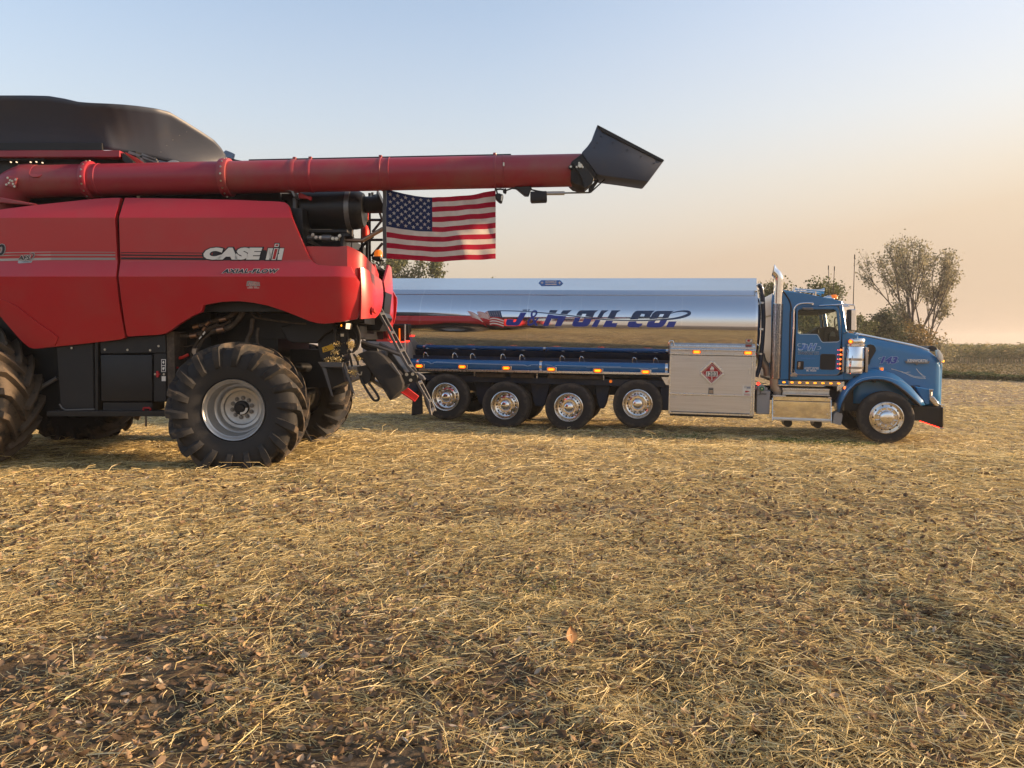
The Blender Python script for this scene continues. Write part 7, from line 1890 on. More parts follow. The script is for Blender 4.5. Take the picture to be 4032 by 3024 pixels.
lw = MB().prism(rrect(*(lambda a, b: (a[0], b[0], b[1], a[1]))((-1.314, 1.832), (-0.998, 1.496)), 0.045), -1.056, -1.046).build('look_down_frame', 'door_seal', door, 30, 0.004)
MB().prism(rrect(*(lambda a, b: (a[0], b[0], b[1], a[1]))((-1.297, 1.816), (-1.013, 1.513)), 0.035), -1.060, -1.056).build('look_down_pane', 'black_plastic', lw, 0)
hd = MB().prism(rrect(*(lambda a, b: (a[0], b[0], b[1], a[1]))((-1.781, 1.669), (-1.639, 1.485)), 0.02), -1.053, -1.046).build('door_handle', 'black_plastic', door, 30, 0.004)
MB().prism([(-1.757, 1.649), (-1.708, 1.65), (-1.708, 1.547), (-1.757, 1.546)], -1.066, -1.053).build('handle_lever', 'chrome', hd, 30, 0.005)
c_ = (-1.736, 1.522); mb = MB(); mb.cyl((c_[0], -1.062, c_[1]), (c_[0], -1.053, c_[1]), 0.012, n=12); mb.build('door_lock', 'chrome', hd)
mb = MB(); mb.tube([(x, -1.04, z) for x, z in [(-1.838, 1.485), (-1.822, 1.436), (-1.784, 1.397), (-1.727, 1.374), (-0.978, 1.388), (-0.934, 1.419), (-0.908, 1.468)]], 0.010, 6); mb.build('door_trim', 'chrome', door, 40)
mb = MB(); mb.prism([(-1.729, 2.81), (-1.509, 2.808), (-1.49, 2.759), (-1.692, 2.758)], -1.12, -1.05); mb.build('window_visor', 'grey_steel', door, 30, 0.006)
# grab rails
mb = MB(); mb.tube(smooth_pts([(x, -1.10, z) for x, z in [(-1.51, 2.898), (-1.608, 2.902), (-1.723, 2.896), (-1.815, 2.869), (-1.871, 2.804), (-1.885, 2.712), (-1.879, 2.456)]] + [(x, -1.10, z) for x, z in [(-1.882, 2.182), (-1.886, 1.888), (-1.89, 1.593), (-1.891, 1.416)]], 4), 0.018, 10); gr = mb.build('grab_rail', 'chrome', TK, 40)
for (x, z) in ((-1.515, 2.886), (-1.881, 2.368), (-1.869, 1.397)):
    mb = MB(); mb.cyl((x, -1.11, z), (x, -1.03, z), 0.022, n=12); mb.build('rail_foot', 'chrome', gr)
MB().prism([(-1.906, 1.386), (-1.828, 1.432), (-1.761, 1.38), (-1.769, 1.34), (-1.904, 1.337)], -1.10, -1.04).build('rail_step', 'chrome', gr, 30, 0.006)
# mirror and bracket
mb = MB(); mb.tube([(x, -1.32, z) for x, z in [(-1.042, 2.865), (-0.785, 2.858), (-0.74, 2.853), (-0.723, 2.82), (-0.709, 2.321), (-0.741, 2.297), (-0.831, 2.302)]], 0.014, 8)
mb.tube([((-1.365, 2.852)[0], -1.04, (-1.365, 2.852)[1]), ((-1.031, 2.863)[0], -1.32, (-1.031, 2.863)[1])], 0.014, 8)
mb.tube([((-0.869, 2.263)[0], -1.03, (-0.869, 2.263)[1]), ((-0.831, 2.302)[0], -1.32, (-0.831, 2.302)[1])], 0.014, 8)
mir = mb.build('mirror_bracket', 'chrome', TK, 40)
q = [(-0.857, 2.766), (-0.706, 2.767), (-0.684, 2.316), (-0.845, 2.322)]
MB().prism(q, -1.40, -1.24).build('mirror_shell', 'chrome', mir, 30, 0.02)
MB().prism([(q[0][0] - 0.006, q[0][1] - 0.01), (q[0][0] + 0.055, q[0][1] - 0.01), (q[3][0] + 0.055, q[3][1] + 0.01), (q[3][0] - 0.006, q[3][1] + 0.01)], -1.405, -1.235).build('mirror_glass', 'cab_dark', mir, 0)
mb = MB(); mb.lathe([(0.0, 0.03), (0.07, 0.025), (0.09, 0.0), (0.0, -0.004)], n=20, axis='z'); cm = mb.build('convex_mirror', 'chrome', TK, 40, 0, 1, ((-0.896, 2.831)[0], -1.3, (-0.895, 2.819)[1])); cm.scale = (1, 1, 0.6)
# sun visor
q = [(-1.032, 2.872), (-0.921, 2.967), (-0.781, 2.874), (-0.797, 2.847), (-1.014, 2.839)]
MB().prism(q, -1.0, 1.0).build('sun_visor', 'chrome', TK, 30, 0.006)
# horns, marker lights, antennas
for yy, dzz in ((-0.55, 0.0), (-0.25, -0.02)):
    a = Vector(((-1.81, 3.244)[0], yy, (-1.81, 3.244)[1] + dzz)); b = Vector(((-1.203, 3.192)[0], yy, (-1.203, 3.195)[1] + dzz))
    mb = MB(); ps = [a.lerp(b, t) for t in (0, 0.05, 0.1, 0.55, 0.8, 0.92, 1.0)]
    mb.tube(ps, [0.030, 0.032, 0.014, 0.018, 0.028, 0.045, 0.072], 20); hn = mb.build('air_horn', 'chrome', TK, 40)
    mb = MB(); mb.cyl((a.x, yy, a.z - 0.12), (a.x, yy, a.z + 0.06), 0.022, n=10); c2 = a.lerp(b, 0.72); mb.cyl((c2.x, yy, c2.z - 0.14), (c2.x, yy, c2.z), 0.016, n=8); mb.build('horn_stand', 'chrome', hn)
c_ = (-1.007, 3.044)
for yy in (-0.62, -0.30, 0.0, 0.30, 0.62):
    mb = MB(); mb.lathe([(0.0, 0.09), (0.035, 0.085), (0.065, 0.05), (0.07, 0.0), (0.0, 0.0)], n=18, axis='z')
    cl_ = mb.build('cab_lamp', 'amber_lens', TK, 40, 0, 1, (c_[0], yy, c_[1] - 0.01))
    cl_.scale = (1.2, 1, 0.9)
    mb = MB(); mb.tube([(-0.20, 0, -0.02), (-0.10, 0, 0.015), (0.0, 0, 0.0)], [0.02, 0.055, 0.055], 12); mb.build('lamp_housing', 'chrome', cl_, 40)
AN = (((-1.085, 3.772), (-1.045, 3.06)), ((-0.96, 3.751), (-0.965, 3.081)), ((-0.762, 3.897), (-0.751, 2.854)))
for k, (a, b) in enumerate(AN):
    yy = -1.3 if k == 2 else -0.3
    mb = MB(); mb.tube([(b[0], yy, b[1]), (a[0], yy, a[1])], [0.009, 0.006], 6); mb.cyl((a[0], yy, a[1]), (a[0], yy, a[1] - 0.09), 0.011, n=6); mb.build('antenna', 'cab_dark', TK, 40)
# stainless strip with eight amber lights below the cab
q = [(-2.056, 1.241), (-0.846, 1.254), (-0.836, 1.157), (-2.053, 1.147)]
xm_ = (-1.933, 1.2)[0]
MB().prism([(-2.233, 1.246), (-1.934, 1.249), (-1.931, 1.15), (-2.23, 1.147)], -1.028, -0.9).build('sill_panel', 'blue_paint', TK, 0)
lsx = MB().prism([(-1.934, 1.244), (-0.846, 1.254), (-0.842, 1.157), (-1.931, 1.141)], -1.040, -0.95).build('light_strip', 'chrome', TK, 0, 0.004)
DOTB = mm(MB().prism(oval(0, 0, 0.042, 0.026, 16), -0.012, 0), 'lamp_bezel', 'chrome', 30)
DOTL = mm(MB().prism(oval(0, 0, 0.030, 0.017, 16), -0.014, 0), 'lamp_lens', 'amber_core', 30)
for (x, z) in [(-2.028, 1.205), (-1.864, 1.205), (-1.709, 1.204), (-1.553, 1.203), (-1.396, 1.205), (-1.239, 1.207), (-1.08, 1.207), (-0.924, 1.209)]:
    d = link('strip_lamp', DOTB, None, TK, (x, -1.040, z)); link('lamp_lens', DOTL, None, d, (0, -0.010, 0.002))
q = [(-0.956, 1.141), (-0.839, 1.254), (-0.817, 1.255), (-0.813, 1.17), (-0.879, 1.107), (-0.946, 1.044)]
MB().prism(q, -1.06, -1.0).build('strip_bracket', 'plain_aluminium', TK, 0)
q = [(-0.84, 1.158), (-0.756, 1.175), (-0.758, 1.111), (-0.783, 1.05), (-0.821, 1.097)]
mb = MB(); mb.prism(q, -1.10, -1.06); sl = mb.build('fender_bracket', 'plain_aluminium', TK, 0)
c_ = (-0.807, 1.12); mb = MB(); mb.cyl((c_[0], -1.115, c_[1]), (c_[0], -1.1, c_[1]), 0.026, n=14); mb.build('marker_lamp', 'orange_led', sl)

# ---- steps / battery box
sb = MB().prism([(-2.048, 1.061), (-1.104, 1.072), (-1.101, 0.974), (-2.045, 0.962)], -1.05, -0.55).build('upper_step', 'tread_plate', TK, 0, 0.006)
MB().prism([(-2.065, 1.081), (-1.105, 1.089), (-1.104, 1.055), (-2.063, 1.046)], -1.10, -0.6).build('step_tread', 'plain_aluminium', sb, 0, 0.004)
q = [(-2.249, 0.904), (-1.079, 0.911), (-1.046, 0.394), (-2.239, 0.391)]
bt = MB().prism(q, -1.12, -0.5).build('step_box', 'chrome', TK, 0, 0.006)
MB().prism([(-2.267, 0.933), (-1.998, 0.931), (-1.997, 0.902), (-2.265, 0.898)], -1.20, -0.9).build('step_edge', 'plain_aluminium', bt, 0, 0.005)
MB().prism([(-2.069, 0.971), (-1.112, 0.969), (-1.111, 0.944), (-2.068, 0.944)], -1.17, -0.9).build('step_edge', 'tread_plate', bt, 0, 0.004)
MB().prism([(-1.145, 0.924), (-1.081, 0.921), (-1.08, 0.892), (-1.144, 0.895)], -1.20, -0.9).build('step_edge', 'plain_aluminium', bt, 0, 0.005)
MB().prism([(-2.231, 0.818), (-1.091, 0.823), (-1.091, 0.804), (-2.23, 0.803)], -1.122, -1.119).build('step_slot', 'door_seal', bt, 0)
MB().prism([(-2.23, 0.801), (-1.091, 0.801), (-1.09, 0.792), (-2.23, 0.788)], -1.15, -1.11).build('step_lip', 'chrome', bt, 0)
MB().prism([(-2.262, 0.439), (-1.081, 0.439), (-1.08, 0.406), (-2.26, 0.404)], -1.30, -1.115).build('lower_step', 'tread_plate', bt, 0, 0.004)
for u in (((-2.264, 0.731)[0]), ((-1.084, 0.77)[0])):
    z1_ = (-1.694, 0.872)[1]; z2_ = (-1.677, 0.395)[1]
    m2 = MB(); m2.add([(u - 0.006, -1.30, z2_), (u - 0.006, -1.11, z2_), (u - 0.006, -1.11, z1_), (u + 0.006, -1.30, z2_), (u + 0.006, -1.11, z2_), (u + 0.006, -1.11, z1_), (u - 0.006, -1.16, z1_), (u + 0.006, -1.16, z1_)], [(0, 1, 2, 6), (3, 7, 5, 4), (0, 6, 7, 3)])
    m2.build('step_cheek', 'plain_aluminium', bt, 0)
for (x, z) in [(-2.213, 0.564), (-1.141, 0.556), (-2.209, 0.868), (-1.706, 0.863), (-1.439, 0.856), (-1.175, 0.852)]:
    link('rivet', RIV, None, bt, (x, -1.122, z))
for (x, z) in [(-1.908, 0.325), (-1.302, 0.323)]:
    mb = MB(); mb.cyl((x, -1.0, z), (x, -0.6, z), 0.09, n=14); mb.build('air_tank', 'black_metal', TK, 40)

# ---- hood
top_l = [(-0.587, 2.258), (-0.415, 2.231), (-0.186, 2.186), (0.155, 2.118), (0.493, 2.047), (0.718, 1.998), (0.897, 1.931), (1.011, 1.838), (1.091, 1.779), (1.149, 1.708)]
zlow = (0.546, 0.786)[1]
mb = MB(); secs = []
nsec = len(top_l)
x_a, x_b = top_l[0][0], top_l[-1][0]
for (x, zt__) in top_l:
    t = (x - x_a) / (x_b - x_a)
    w = 0.88 - 0.06 * t - (0.06 * max(0, (t - 0.9) / 0.1) ** 2)
    half = [(-w - 0.005, zlow), (-w, zlow + 0.25), (-w + 0.005, zt__ - 0.20), (-w + 0.02, zt__ - 0.10), (-w + 0.05, zt__ - 0.035), (-w + 0.10, zt__), (-w + 0.30, zt__ + 0.045), (-0.3, zt__ + 0.07), (0.0, zt__ + 0.075)]
    secs.append([(x, a, b) for a, b in half] + [(x, -a, b) for a, b in half[-2::-1]])
k_ = len(secs[0])
mb.add([p for s_ in secs for p in s_], [(i * k_ + j, i * k_ + j + 1, (i + 1) * k_ + j + 1, (i + 1) * k_ + j) for i in range(nsec - 1) for j in range(k_ - 1)])
hood = mb.build('hood', 'blue_paint', TK, 28)
md = hood.modifiers.new('thickness', 'SOLIDIFY'); md.thickness = 0.015
wn_ = 0.76
zn = top_l[-1][1]
MB().prism([(x_b - 0.03, zlow), (x_b + 0.025, zlow), (x_b + 0.015, zn - 0.02), (x_b - 0.03, zn)], -wn_, wn_).build('grille_shell', 'blue_paint', hood, 0, 0.02)
MB().box(x_b + 0.005, x_b + 0.04, -0.55, 0.55, zlow + 0.1, zn - 0.12).build('grille', 'chrome', hood, 0, 0.01)
mb = MB(); mb.tube([(x + 0.0, -lerp_list(x, [(x_a, 0.79), (x_b, 0.74)]) + 0.0, z + 0.012) for x, z in top_l[:7]], 0.015, 8); mb.build('hood_edge_highlight', 'chrome', hood, 40)  # added bright strip standing in for the sky highlight along the hood edge
def hy(x, z):
    t = (x - x_a) / (x_b - x_a)
    return -(0.88 - 0.06 * t) - 0.001
# headlight on the shoulder
q = [(1.011, 1.95), (1.046, 1.965), (1.121, 1.852), (1.137, 1.732), (1.094, 1.702), (1.058, 1.779)]
MB().prism(q, -0.90, -0.70).build('headlight', 'lamp_glass', TK, 30, 0.015, 2)
MB().prism([(1.055, 1.742), (1.109, 1.708), (1.099, 1.635), (1.074, 1.659)], -0.88, -0.80).build('headlight_trim', 'chrome', TK, 30, 0.004)
c_ = (1.16, 1.725); mb = MB(); mb.cyl((c_[0], -0.84, c_[1]), (c_[0] - 0.03, -0.80, c_[1]), 0.02, n=12); mb.build('corner_lamp', 'amber_core', TK)
q = [(0.946, 1.956), (0.985, 2.036), (1.051, 2.044), (1.119, 2.019), (1.164, 1.967), (1.153, 1.92), (1.069, 1.925)]
MB().prism(q, -0.45, 0.45).build('bug_shield', 'black_plastic', TK, 30, 0.012)
# air intake recess
q = [(-0.348, 2.037), (-0.281, 2.053), (-0.224, 2.039), (-0.181, 1.984), (-0.173, 1.911), (-0.215, 1.825), (-0.268, 1.727), (-0.287, 1.629), (-0.32, 1.599)]
MB().prism(q, -0.892, -0.86).build('intake_recess', 'door_seal', hood, 0)
mb = MB(); mb.tube([(x, -0.892, z) for x, z in q[1:]], 0.009, 6); mb.build('recess_trim', 'blue_paint', hood, 40)
# number, badge and pinstripes on the hood
x0, z0 = (-0.083, 1.648); x1, z1 = (0.261, 1.801)
decal('hood_number', fit_text('143', x0, x1, z0, z1, 0.05, 0.3, 0.085), hy, 'light_blue_decal', hood, 0.010)
decal('hood_number', fit_text('143', x0, x1, z0, z1, 0.05, 0.3), hy, 'royal_decal', hood, 0.013)
decal('hood_swoosh', ribbon([(-0.047, 1.773), (-0.088, 1.775), (-0.115, 1.76), (-0.107, 1.742), (-0.046, 1.736)], [0.003, 0.007, 0.008, 0.007, 0.003]), hy, 'light_blue_decal', hood, 0.010)
decal('hood_swoosh', ribbon([(0.231, 1.728), (0.265, 1.721), (0.279, 1.704), (0.26, 1.685), (0.213, 1.679)], [0.003, 0.007, 0.008, 0.007, 0.003]), hy, 'light_blue_decal', hood, 0.010)
bdg = MB().prism([(0.388, 1.721), (0.426, 1.716), (0.453, 1.708), (0.825, 1.712), (0.851, 1.719), (0.88, 1.72), (0.854, 1.665), (0.661, 1.66), (0.632, 1.628), (0.599, 1.665), (0.421, 1.664)], -0.892, -0.872).build('hood_badge', 'grey_steel', hood, 0, 0.003)
x0, z0 = (0.444, 1.689); x1, z1 = (0.823, 1.757)
decal('badge_lettering', fit_text('KENWORTH', x0, x1, z0, z1, 0.03), lambda x, z: -0.896, 'white_decal', bdg, 0.004)
for pts, w in (([(0.144, 1.541), (0.246, 1.517), (0.342, 1.483), (0.403, 1.451)], [0.008, 0.006, 0.005, 0.003]), ([(0.178, 1.536), (0.287, 1.501), (0.396, 1.474), (0.45, 1.442), (0.56, 1.387), (0.667, 1.361), (0.825, 1.351)], [0.003, 0.006, 0.006, 0.006, 0.006, 0.006, 0.004]), ([(0.403, 1.451), (0.462, 1.476), (0.529, 1.481)], [0.003, 0.006, 0.002]), ([(0.633, 1.556), (0.689, 1.485), (0.758, 1.414), (0.825, 1.351)], [0.008, 0.006, 0.005, 0.003]), ([(0.463, 1.457), (0.586, 1.398), (0.72, 1.381), (0.823, 1.387)], [0.003, 0.005, 0.005, 0.004]), ([(0.633, 1.556), (0.716, 1.464), (0.823, 1.387)], [0.004, 0.004, 0.003])):
    decal('pinstripe', ribbon(pts, [k * 1.7 for k in w], 4), hy, 'white_decal', hood, 0.008)
# fender over the front wheel
fo_ = [(-0.946, 0.62), (-0.942, 0.747), (-0.917, 0.869), (-0.865, 1.005), (-0.78, 1.153), (-0.672, 1.289), (-0.541, 1.401), (-0.409, 1.469), (-0.277, 1.506), (-0.144, 1.519), (-0.009, 1.494), (0.148, 1.431), (0.307, 1.327), (0.466, 1.189), (0.604, 1.026), (0.696, 0.922), (0.755, 0.816)]
fi_ = [(-0.893, 0.595), (-0.885, 0.68), (-0.856, 0.802), (-0.804, 0.925), (-0.719, 1.073), (-0.612, 1.196), (-0.48, 1.272), (-0.347, 1.305), (-0.214, 1.315), (-0.081, 1.307), (0.054, 1.268), (0.189, 1.195), (0.325, 1.092), (0.439, 0.988), (0.53, 0.908), (0.587, 0.85), (0.632, 0.804)]
mb = MB(); nF = len(fo_)
rows = []
for k in range(nF):
    a, b = fo_[k], fi_[k]
    rows += [(a[0], -0.80, a[1] + 0.03), (a[0], -1.02, a[1] + 0.02), (a[0], -1.13, a[1]), (a[0] * 0.6 + b[0] * 0.4, -1.175, a[1] * 0.6 + b[1] * 0.4), (b[0] * 0.85 + a[0] * 0.15, -1.215, b[1] * 0.85 + a[1] * 0.15), (b[0], -1.215, b[1])]
mb.add(rows, [(k * 6 + j, k * 6 + j + 1, (k + 1) * 6 + j + 1, (k + 1) * 6 + j) for k in range(nF - 1) for j in range(5)])
fen = mb.build('front_fender', 'blue_paint', TK, 40)
md = fen.modifiers.new('thickness', 'SOLIDIFY'); md.thickness = 0.012
lip = MB(); lip.tube([(x, -1.208, z) for x, z in fi_], 0.024, 8); lip.build('fender_lip', 'black_rubber', fen, 40)
wl2 = MB()
rows = []
for k in range(nF):
    b = fi_[k]
    rows += [(b[0], -1.19, b[1] - 0.005), (b[0], -0.55, b[1] + 0.02)]
wl2.add(rows, [(2 * k, 2 * k + 1, 2 * k + 3, 2 * k + 2) for k in range(nF - 1)]); wl2.build('wheel_well', 'door_seal', fen, 40)
def fen_y(x, z): return -1.212
mfs = [(-0.844, 0.959), (-0.785, 1.058), (-0.698, 1.157), (-0.719, 1.116), (-0.611, 1.244), (-0.502, 1.307), (-0.346, 1.343)]
decal('fender_stripe', ribbon([(-0.848, 0.952), (-0.796, 1.058), (-0.71, 1.169)], [0.003, 0.010, 0.004], 4), lambda x, z: -1.20, 'light_blue_decal', fen, 0.012)
decal('fender_stripe', ribbon([(-0.719, 1.12), (-0.612, 1.256), (-0.491, 1.332), (-0.347, 1.367), (-0.192, 1.38), (-0.059, 1.374), (0.075, 1.347), (0.209, 1.295)], [0.003, 0.007, 0.008, 0.008, 0.008, 0.008, 0.008, 0.003], 4), lambda x, z: -1.19, 'light_blue_decal', fen, 0.012)
decal('fender_stripe', ribbon([(0.219, 1.327), (0.309, 1.281), (0.388, 1.224), (0.451, 1.174)], [0.008, 0.010, 0.008, 0.002], 4), lambda x, z: -1.20, 'light_blue_decal', fen, 0.012)
MB().box(-0.75, 0.72, -0.84, 0.84, 0.62, 1.2).build('engine', 'black_metal', TK, 0)
ff = copy_tree(fen, TK); ff.scale = (1, -1, 1)
# blue nose panel ahead of the wheel
MB().prism([(0.579, 1.195), (0.713, 1.17), (0.857, 1.14), (0.892, 0.82), (0.805, 0.798), (0.722, 0.935)], -0.99, -0.80).build('nose_panel', 'blue_paint', TK, 30, 0.02)
tsg = MB().prism([(0.84, 1.146), (0.932, 1.139), (0.933, 1.115), (0.916, 1.105), (0.921, 0.995), (0.896, 0.965), (0.858, 0.976)], -1.02, -0.92).build('turn_signal', 'chrome', TK, 30, 0.008)
MB().prism([(0.893, 1.08), (0.915, 1.081), (0.915, 1.014), (0.896, 1.004)], -1.024, -1.018).build('signal_lens', 'work_lamp_lit', tsg, 0)
MB().prism([(0.857, 0.975), (0.94, 0.994), (1.067, 0.838), (1.036, 0.782), (0.981, 0.799), (0.86, 0.915)], -1.02, -0.85).build('bumper_corner', 'chrome', TK, 30, 0.012)
MB().prism([(1.092, 0.821), (1.187, 0.817), (1.175, 0.771), (1.105, 0.768)], -0.95, 0.95).build('bumper_cap', 'chrome', TK, 30, 0.008)
bpq = [(0.569, 0.775), (1.074, 0.775), (1.122, 0.772), (1.141, 0.356), (1.104, 0.345), (0.714, 0.474), (0.582, 0.474)]
MB().prism(bpq, -1.0, 1.0).build('bumper_side', 'black_metal', TK, 30, 0.01)
xq = (1.139, 0.591)
MB().prism([(1.1, 0.775), (1.129, 0.776), (1.138, 0.351), (1.112, 0.35)], -1.12, 1.12).build('bumper', 'chrome', TK, 30, 0.004)
a, b = [(0.7, 0.469), (1.095, 0.34)]
LED = mm(MB().box(-0.012, 0.012, -0.012, 0.0, -0.008, 0.008), 'led', 'red_lamp', 0)
for k in range(17):
    t = (k + 0.5) / 17
    o = link('red_led', LED, None, TK, (a[0] + (b[0] - a[0]) * t, -1.005, a[1] + (b[1] - a[1]) * t)); o.rotation_euler = (0, -math.atan2(b[1] - a[1], b[0] - a[0]), 0)
mb = MB(); mb.tube([(b[0] - 0.02, -1.05, b[1]), (b[0] + 0.06, -1.05, b[1] + 0.0)], 0.014, 8); mb.build('bumper_pin', 'plain_aluminium', TK, 40)
# mud flap behind the wheel
MB().prism([(-0.955, 0.616), (-0.863, 0.619), (-0.838, 0.539), (-0.864, 0.331), (-1.037, 0.368), (-1.01, 0.57)], -1.15, -0.85).build('fender_flap', 'grey_box', TK, 0, 0.006)
fm = MB().prism([(-0.156, 1.584), (-0.072, 1.586), (-0.067, 1.459), (-0.147, 1.457)], -1.12, -1.04).build('fender_lamp', 'chrome', TK, 30, 0.006)
MB().prism([(-0.126, 1.561), (-0.082, 1.562), (-0.078, 1.476), (-0.123, 1.475)], -1.126, -1.12).build('lamp_lens', 'amber_lamp', fm, 0)
MB().prism([(-0.319, 1.46), (-0.239, 1.45), (-0.194, 1.293), (-0.197, 1.244), (-0.231, 1.255), (-0.27, 1.364)], -1.06, -0.86).build('fender_strap', 'black_rubber', TK, 30, 0.006)
MB().prism([(-0.644, 1.368), (-0.373, 1.412), (-0.357, 1.278), (-0.628, 1.259)], -1.05, -0.85).build('cab_step_pad', 'black_rubber', TK, 30, 0.012)

# ---- air cleaner beside the hood
xc_ = (-0.624, 1.747)[0]; za_ = (-0.611, 1.42)[1]; zb2 = (-0.633, 2.001)[1]
mb = MB(); mb.lathe([(0.0, za_), (0.185, za_), (0.200, za_ + 0.015), (0.200, zb2 - 0.02), (0.188, zb2), (0.0, zb2 + 0.004)], (xc_, -1.0, 0), 48, 'z'); acn = mb.build('air_cleaner', 'chrome', TK, 40)
for v in ((-0.7, 1.728)[1], (-0.693, 1.551)[1]):
    mb = MB(); mb.lathe([(0.2, v - 0.026), (0.208, v - 0.024), (0.208, v + 0.024), (0.2, v + 0.026)], (xc_, -1.0, 0), 48, 'z'); mb.build('cleaner_band', 'chrome', acn, 40)
q0 = (-0.804, 2.029); q1 = (-0.431, 2.016)
mb = MB(); mb.lathe([(0.0, zb2), (0.195, zb2), (0.21, zb2 + 0.012), (0.21, zb2 + 0.045), (0.0, zb2 + 0.05)], (xc_, -1.0, 0), 40, 'z'); mb.build('cleaner_rim', 'chrome', acn, 40)
zt2_ = (-0.64, 2.17)[1]
mb = MB(); mb.lathe([(0.0, zb2 + 0.05), (0.185, zb2 + 0.05), (0.19, zb2 + 0.06), (0.19, zt2_ - 0.02), (0.175, zt2_), (0.0, zt2_ + 0.01)], (xc_ + 0.01, -1.0, 0), 40, 'z'); mb.build('cleaner_cap', 'polished_wheel', acn, 40)
c_ = (-0.754, 2.102); mb = MB(); mb.cyl((c_[0], -1.205, c_[1]), (c_[0], -1.17, c_[1]), 0.045, n=16); lmp = mb.build('cleaner_lamp', 'amber_lens', acn, 40)
mb = MB(); mb.cyl((c_[0], -1.212, c_[1]), (c_[0], -1.205, c_[1]), 0.028, n=14); mb.build('lamp_core', 'amber_core', lmp, 40)
mb = MB(); q = [(-0.703, 2.255), (-0.611, 2.257), (-0.596, 2.159), (-0.71, 2.158)]; mb.prism(q, -1.0, -0.85); mb.build('cleaner_neck', 'chrome', acn, 30, 0.01)
for u, m_ in ((815, 'plain_aluminium'), (1025, 'plain_aluminium')):
    pass
q = [(-0.897, 1.984), (-0.865, 1.984), (-0.854, 1.456), (-0.886, 1.456)]; bl = MB().prism(q, -1.16, -0.95).build('led_bracket', 'chrome', acn, 0, 0.003)
q = [(-0.446, 1.992), (-0.389, 1.981), (-0.382, 1.463), (-0.432, 1.462)]; br_ = MB().prism(q, -1.16, -0.95).build('led_bracket', 'chrome', acn, 0, 0.003)
mb = MB(); mb.tube([(0, 0, 0), (0, -0.012, 0), (0, -0.02, 0)], [0.020, 0.019, 0.010], 12); LD1 = mm(mb, 'led', 'orange_led', 40)
mb = MB(); mb.tube([(0, 0, 0), (0, -0.010, 0)], [0.009, 0.007], 8); LD2 = mm(mb, 'led', 'pink_led', 40)
for (x, z) in [(-0.919, 1.921), (-0.918, 1.824), (-0.921, 1.727), (-0.922, 1.627), (-0.923, 1.528)]:
    link('led', LD1, None, TK, (x, -1.10, z))
for (x, z) in [(-0.969, 1.919), (-0.967, 1.822), (-0.966, 1.725), (-0.965, 1.625), (-0.966, 1.53)]:
    link('led', LD2, None, TK, (x, -1.062, z))
mb = MB(); mb.tube([(0, 0, 0), (0.010, 0, 0), (0.016, 0, 0)], [0.012, 0.011, 0.006], 10); LD3 = mm(mb, 'led', 'amber_core', 40)
for (x, z) in [(-0.391, 1.914), (-0.394, 1.82), (-0.395, 1.724), (-0.395, 1.62), (-0.396, 1.529)]:
    link('led', LD3, None, TK, (x, -1.12, z))

# ================================================================ smoky air over the fields
hz = MB().box(-950, 950, -450, 950, -1.9, 14.5).build('haze', None, None, 0)
m = bpy.data.materials.new('smoky_air'); m.use_nodes = True
nt = m.node_tree; nt.nodes.clear()
o_ = nt.nodes.new('ShaderNodeOutputMaterial'); v_ = nt.nodes.new('ShaderNodeVolumePrincipled')
v_.inputs['Color'].default_value = (0.95, 0.90, 0.84, 1); v_.inputs['Density'].default_value = 0.0008; v_.inputs['Anisotropy'].default_value = 0.35
nt.links.new(v_.outputs[0], o_.inputs['Volume'])
hz.data.materials.append(m)
tag(hz, 'thin smoky haze hanging over the whole field', 'haze', None, 'stuff')

# ================================================================ crop residue on the ground
def wedge(n, y0, y1, power):
    """points spread over what lies in front of the camera, thinning with distance"""
    u = rng.random(n)
    a = 1.0 - power
    y = (y0 ** a + u * (y1 ** a - y0 ** a)) ** (1 / a)
    x = rng.uniform(-1, 1, n) * (0.78 * y + 1.6)
    return x, y

def residue():
    global off
    cos_.clear(); fas_.clear(); off = 0
    for (n, y0, y1, pw, gmax) in ((200000, 1.7, 7.0, 0.25, 1.2), (240000, 6.4, 26, 0.62, 2.4), (60000, 20, 47, 0.3, 4.0)):
        x, y = wedge(n, y0, y1, pw)
        big = vnoise(x, y, 1.7, 41); mid = vnoise(x, y, 0.42, 42)
        dens = 0.55 * big + 0.55 * mid + 0.34 * sstep(3.6, 6.0, y)
        keep = rng.random(n) < np.clip(dens * 2.2 - 0.55, 0.08, 1)
        x, y = x[keep], y[keep]; n = len(x); pile = np.clip((0.55 * big + 0.55 * mid)[keep] - 0.45, 0, 1)
        d = np.hypot(x, y)
        sc = np.clip(d / 6.0, 1.0, gmax)
        ln = (rng.gamma(2.2, 0.030, n) + 0.018) * np.clip(sc, 1, 1.8) * np.where(rng.random(n) < 0.08, 2.0, 1.0)
        wd = rng.uniform(0.0018, 0.0046, n) * sc
        z = ground_z(x, y) + rng.random(n) ** 1.6 * (0.014 + 0.05 * pile + 0.05 * pile * (y < 5)) + 0.004
        tl = np.abs(rng.normal(0, 0.13, n)) * np.where(rng.random(n) < 0.08, 4.0, 1.0)
        acc(*blades(x, y, z, ln, wd, rng.uniform(0, 2 * PI, n), np.clip(tl, 0, 1.35), rng.normal(0, 0.30, n), rng.uniform(-1.2, 1.2, n)))
residue()
tag(link('straw', np_mesh('straw', np.concatenate(cos_), np.concatenate(fas_)), 'straw'),
    'cut golden straw lying loose all over the field', 'straw', None, 'stuff')

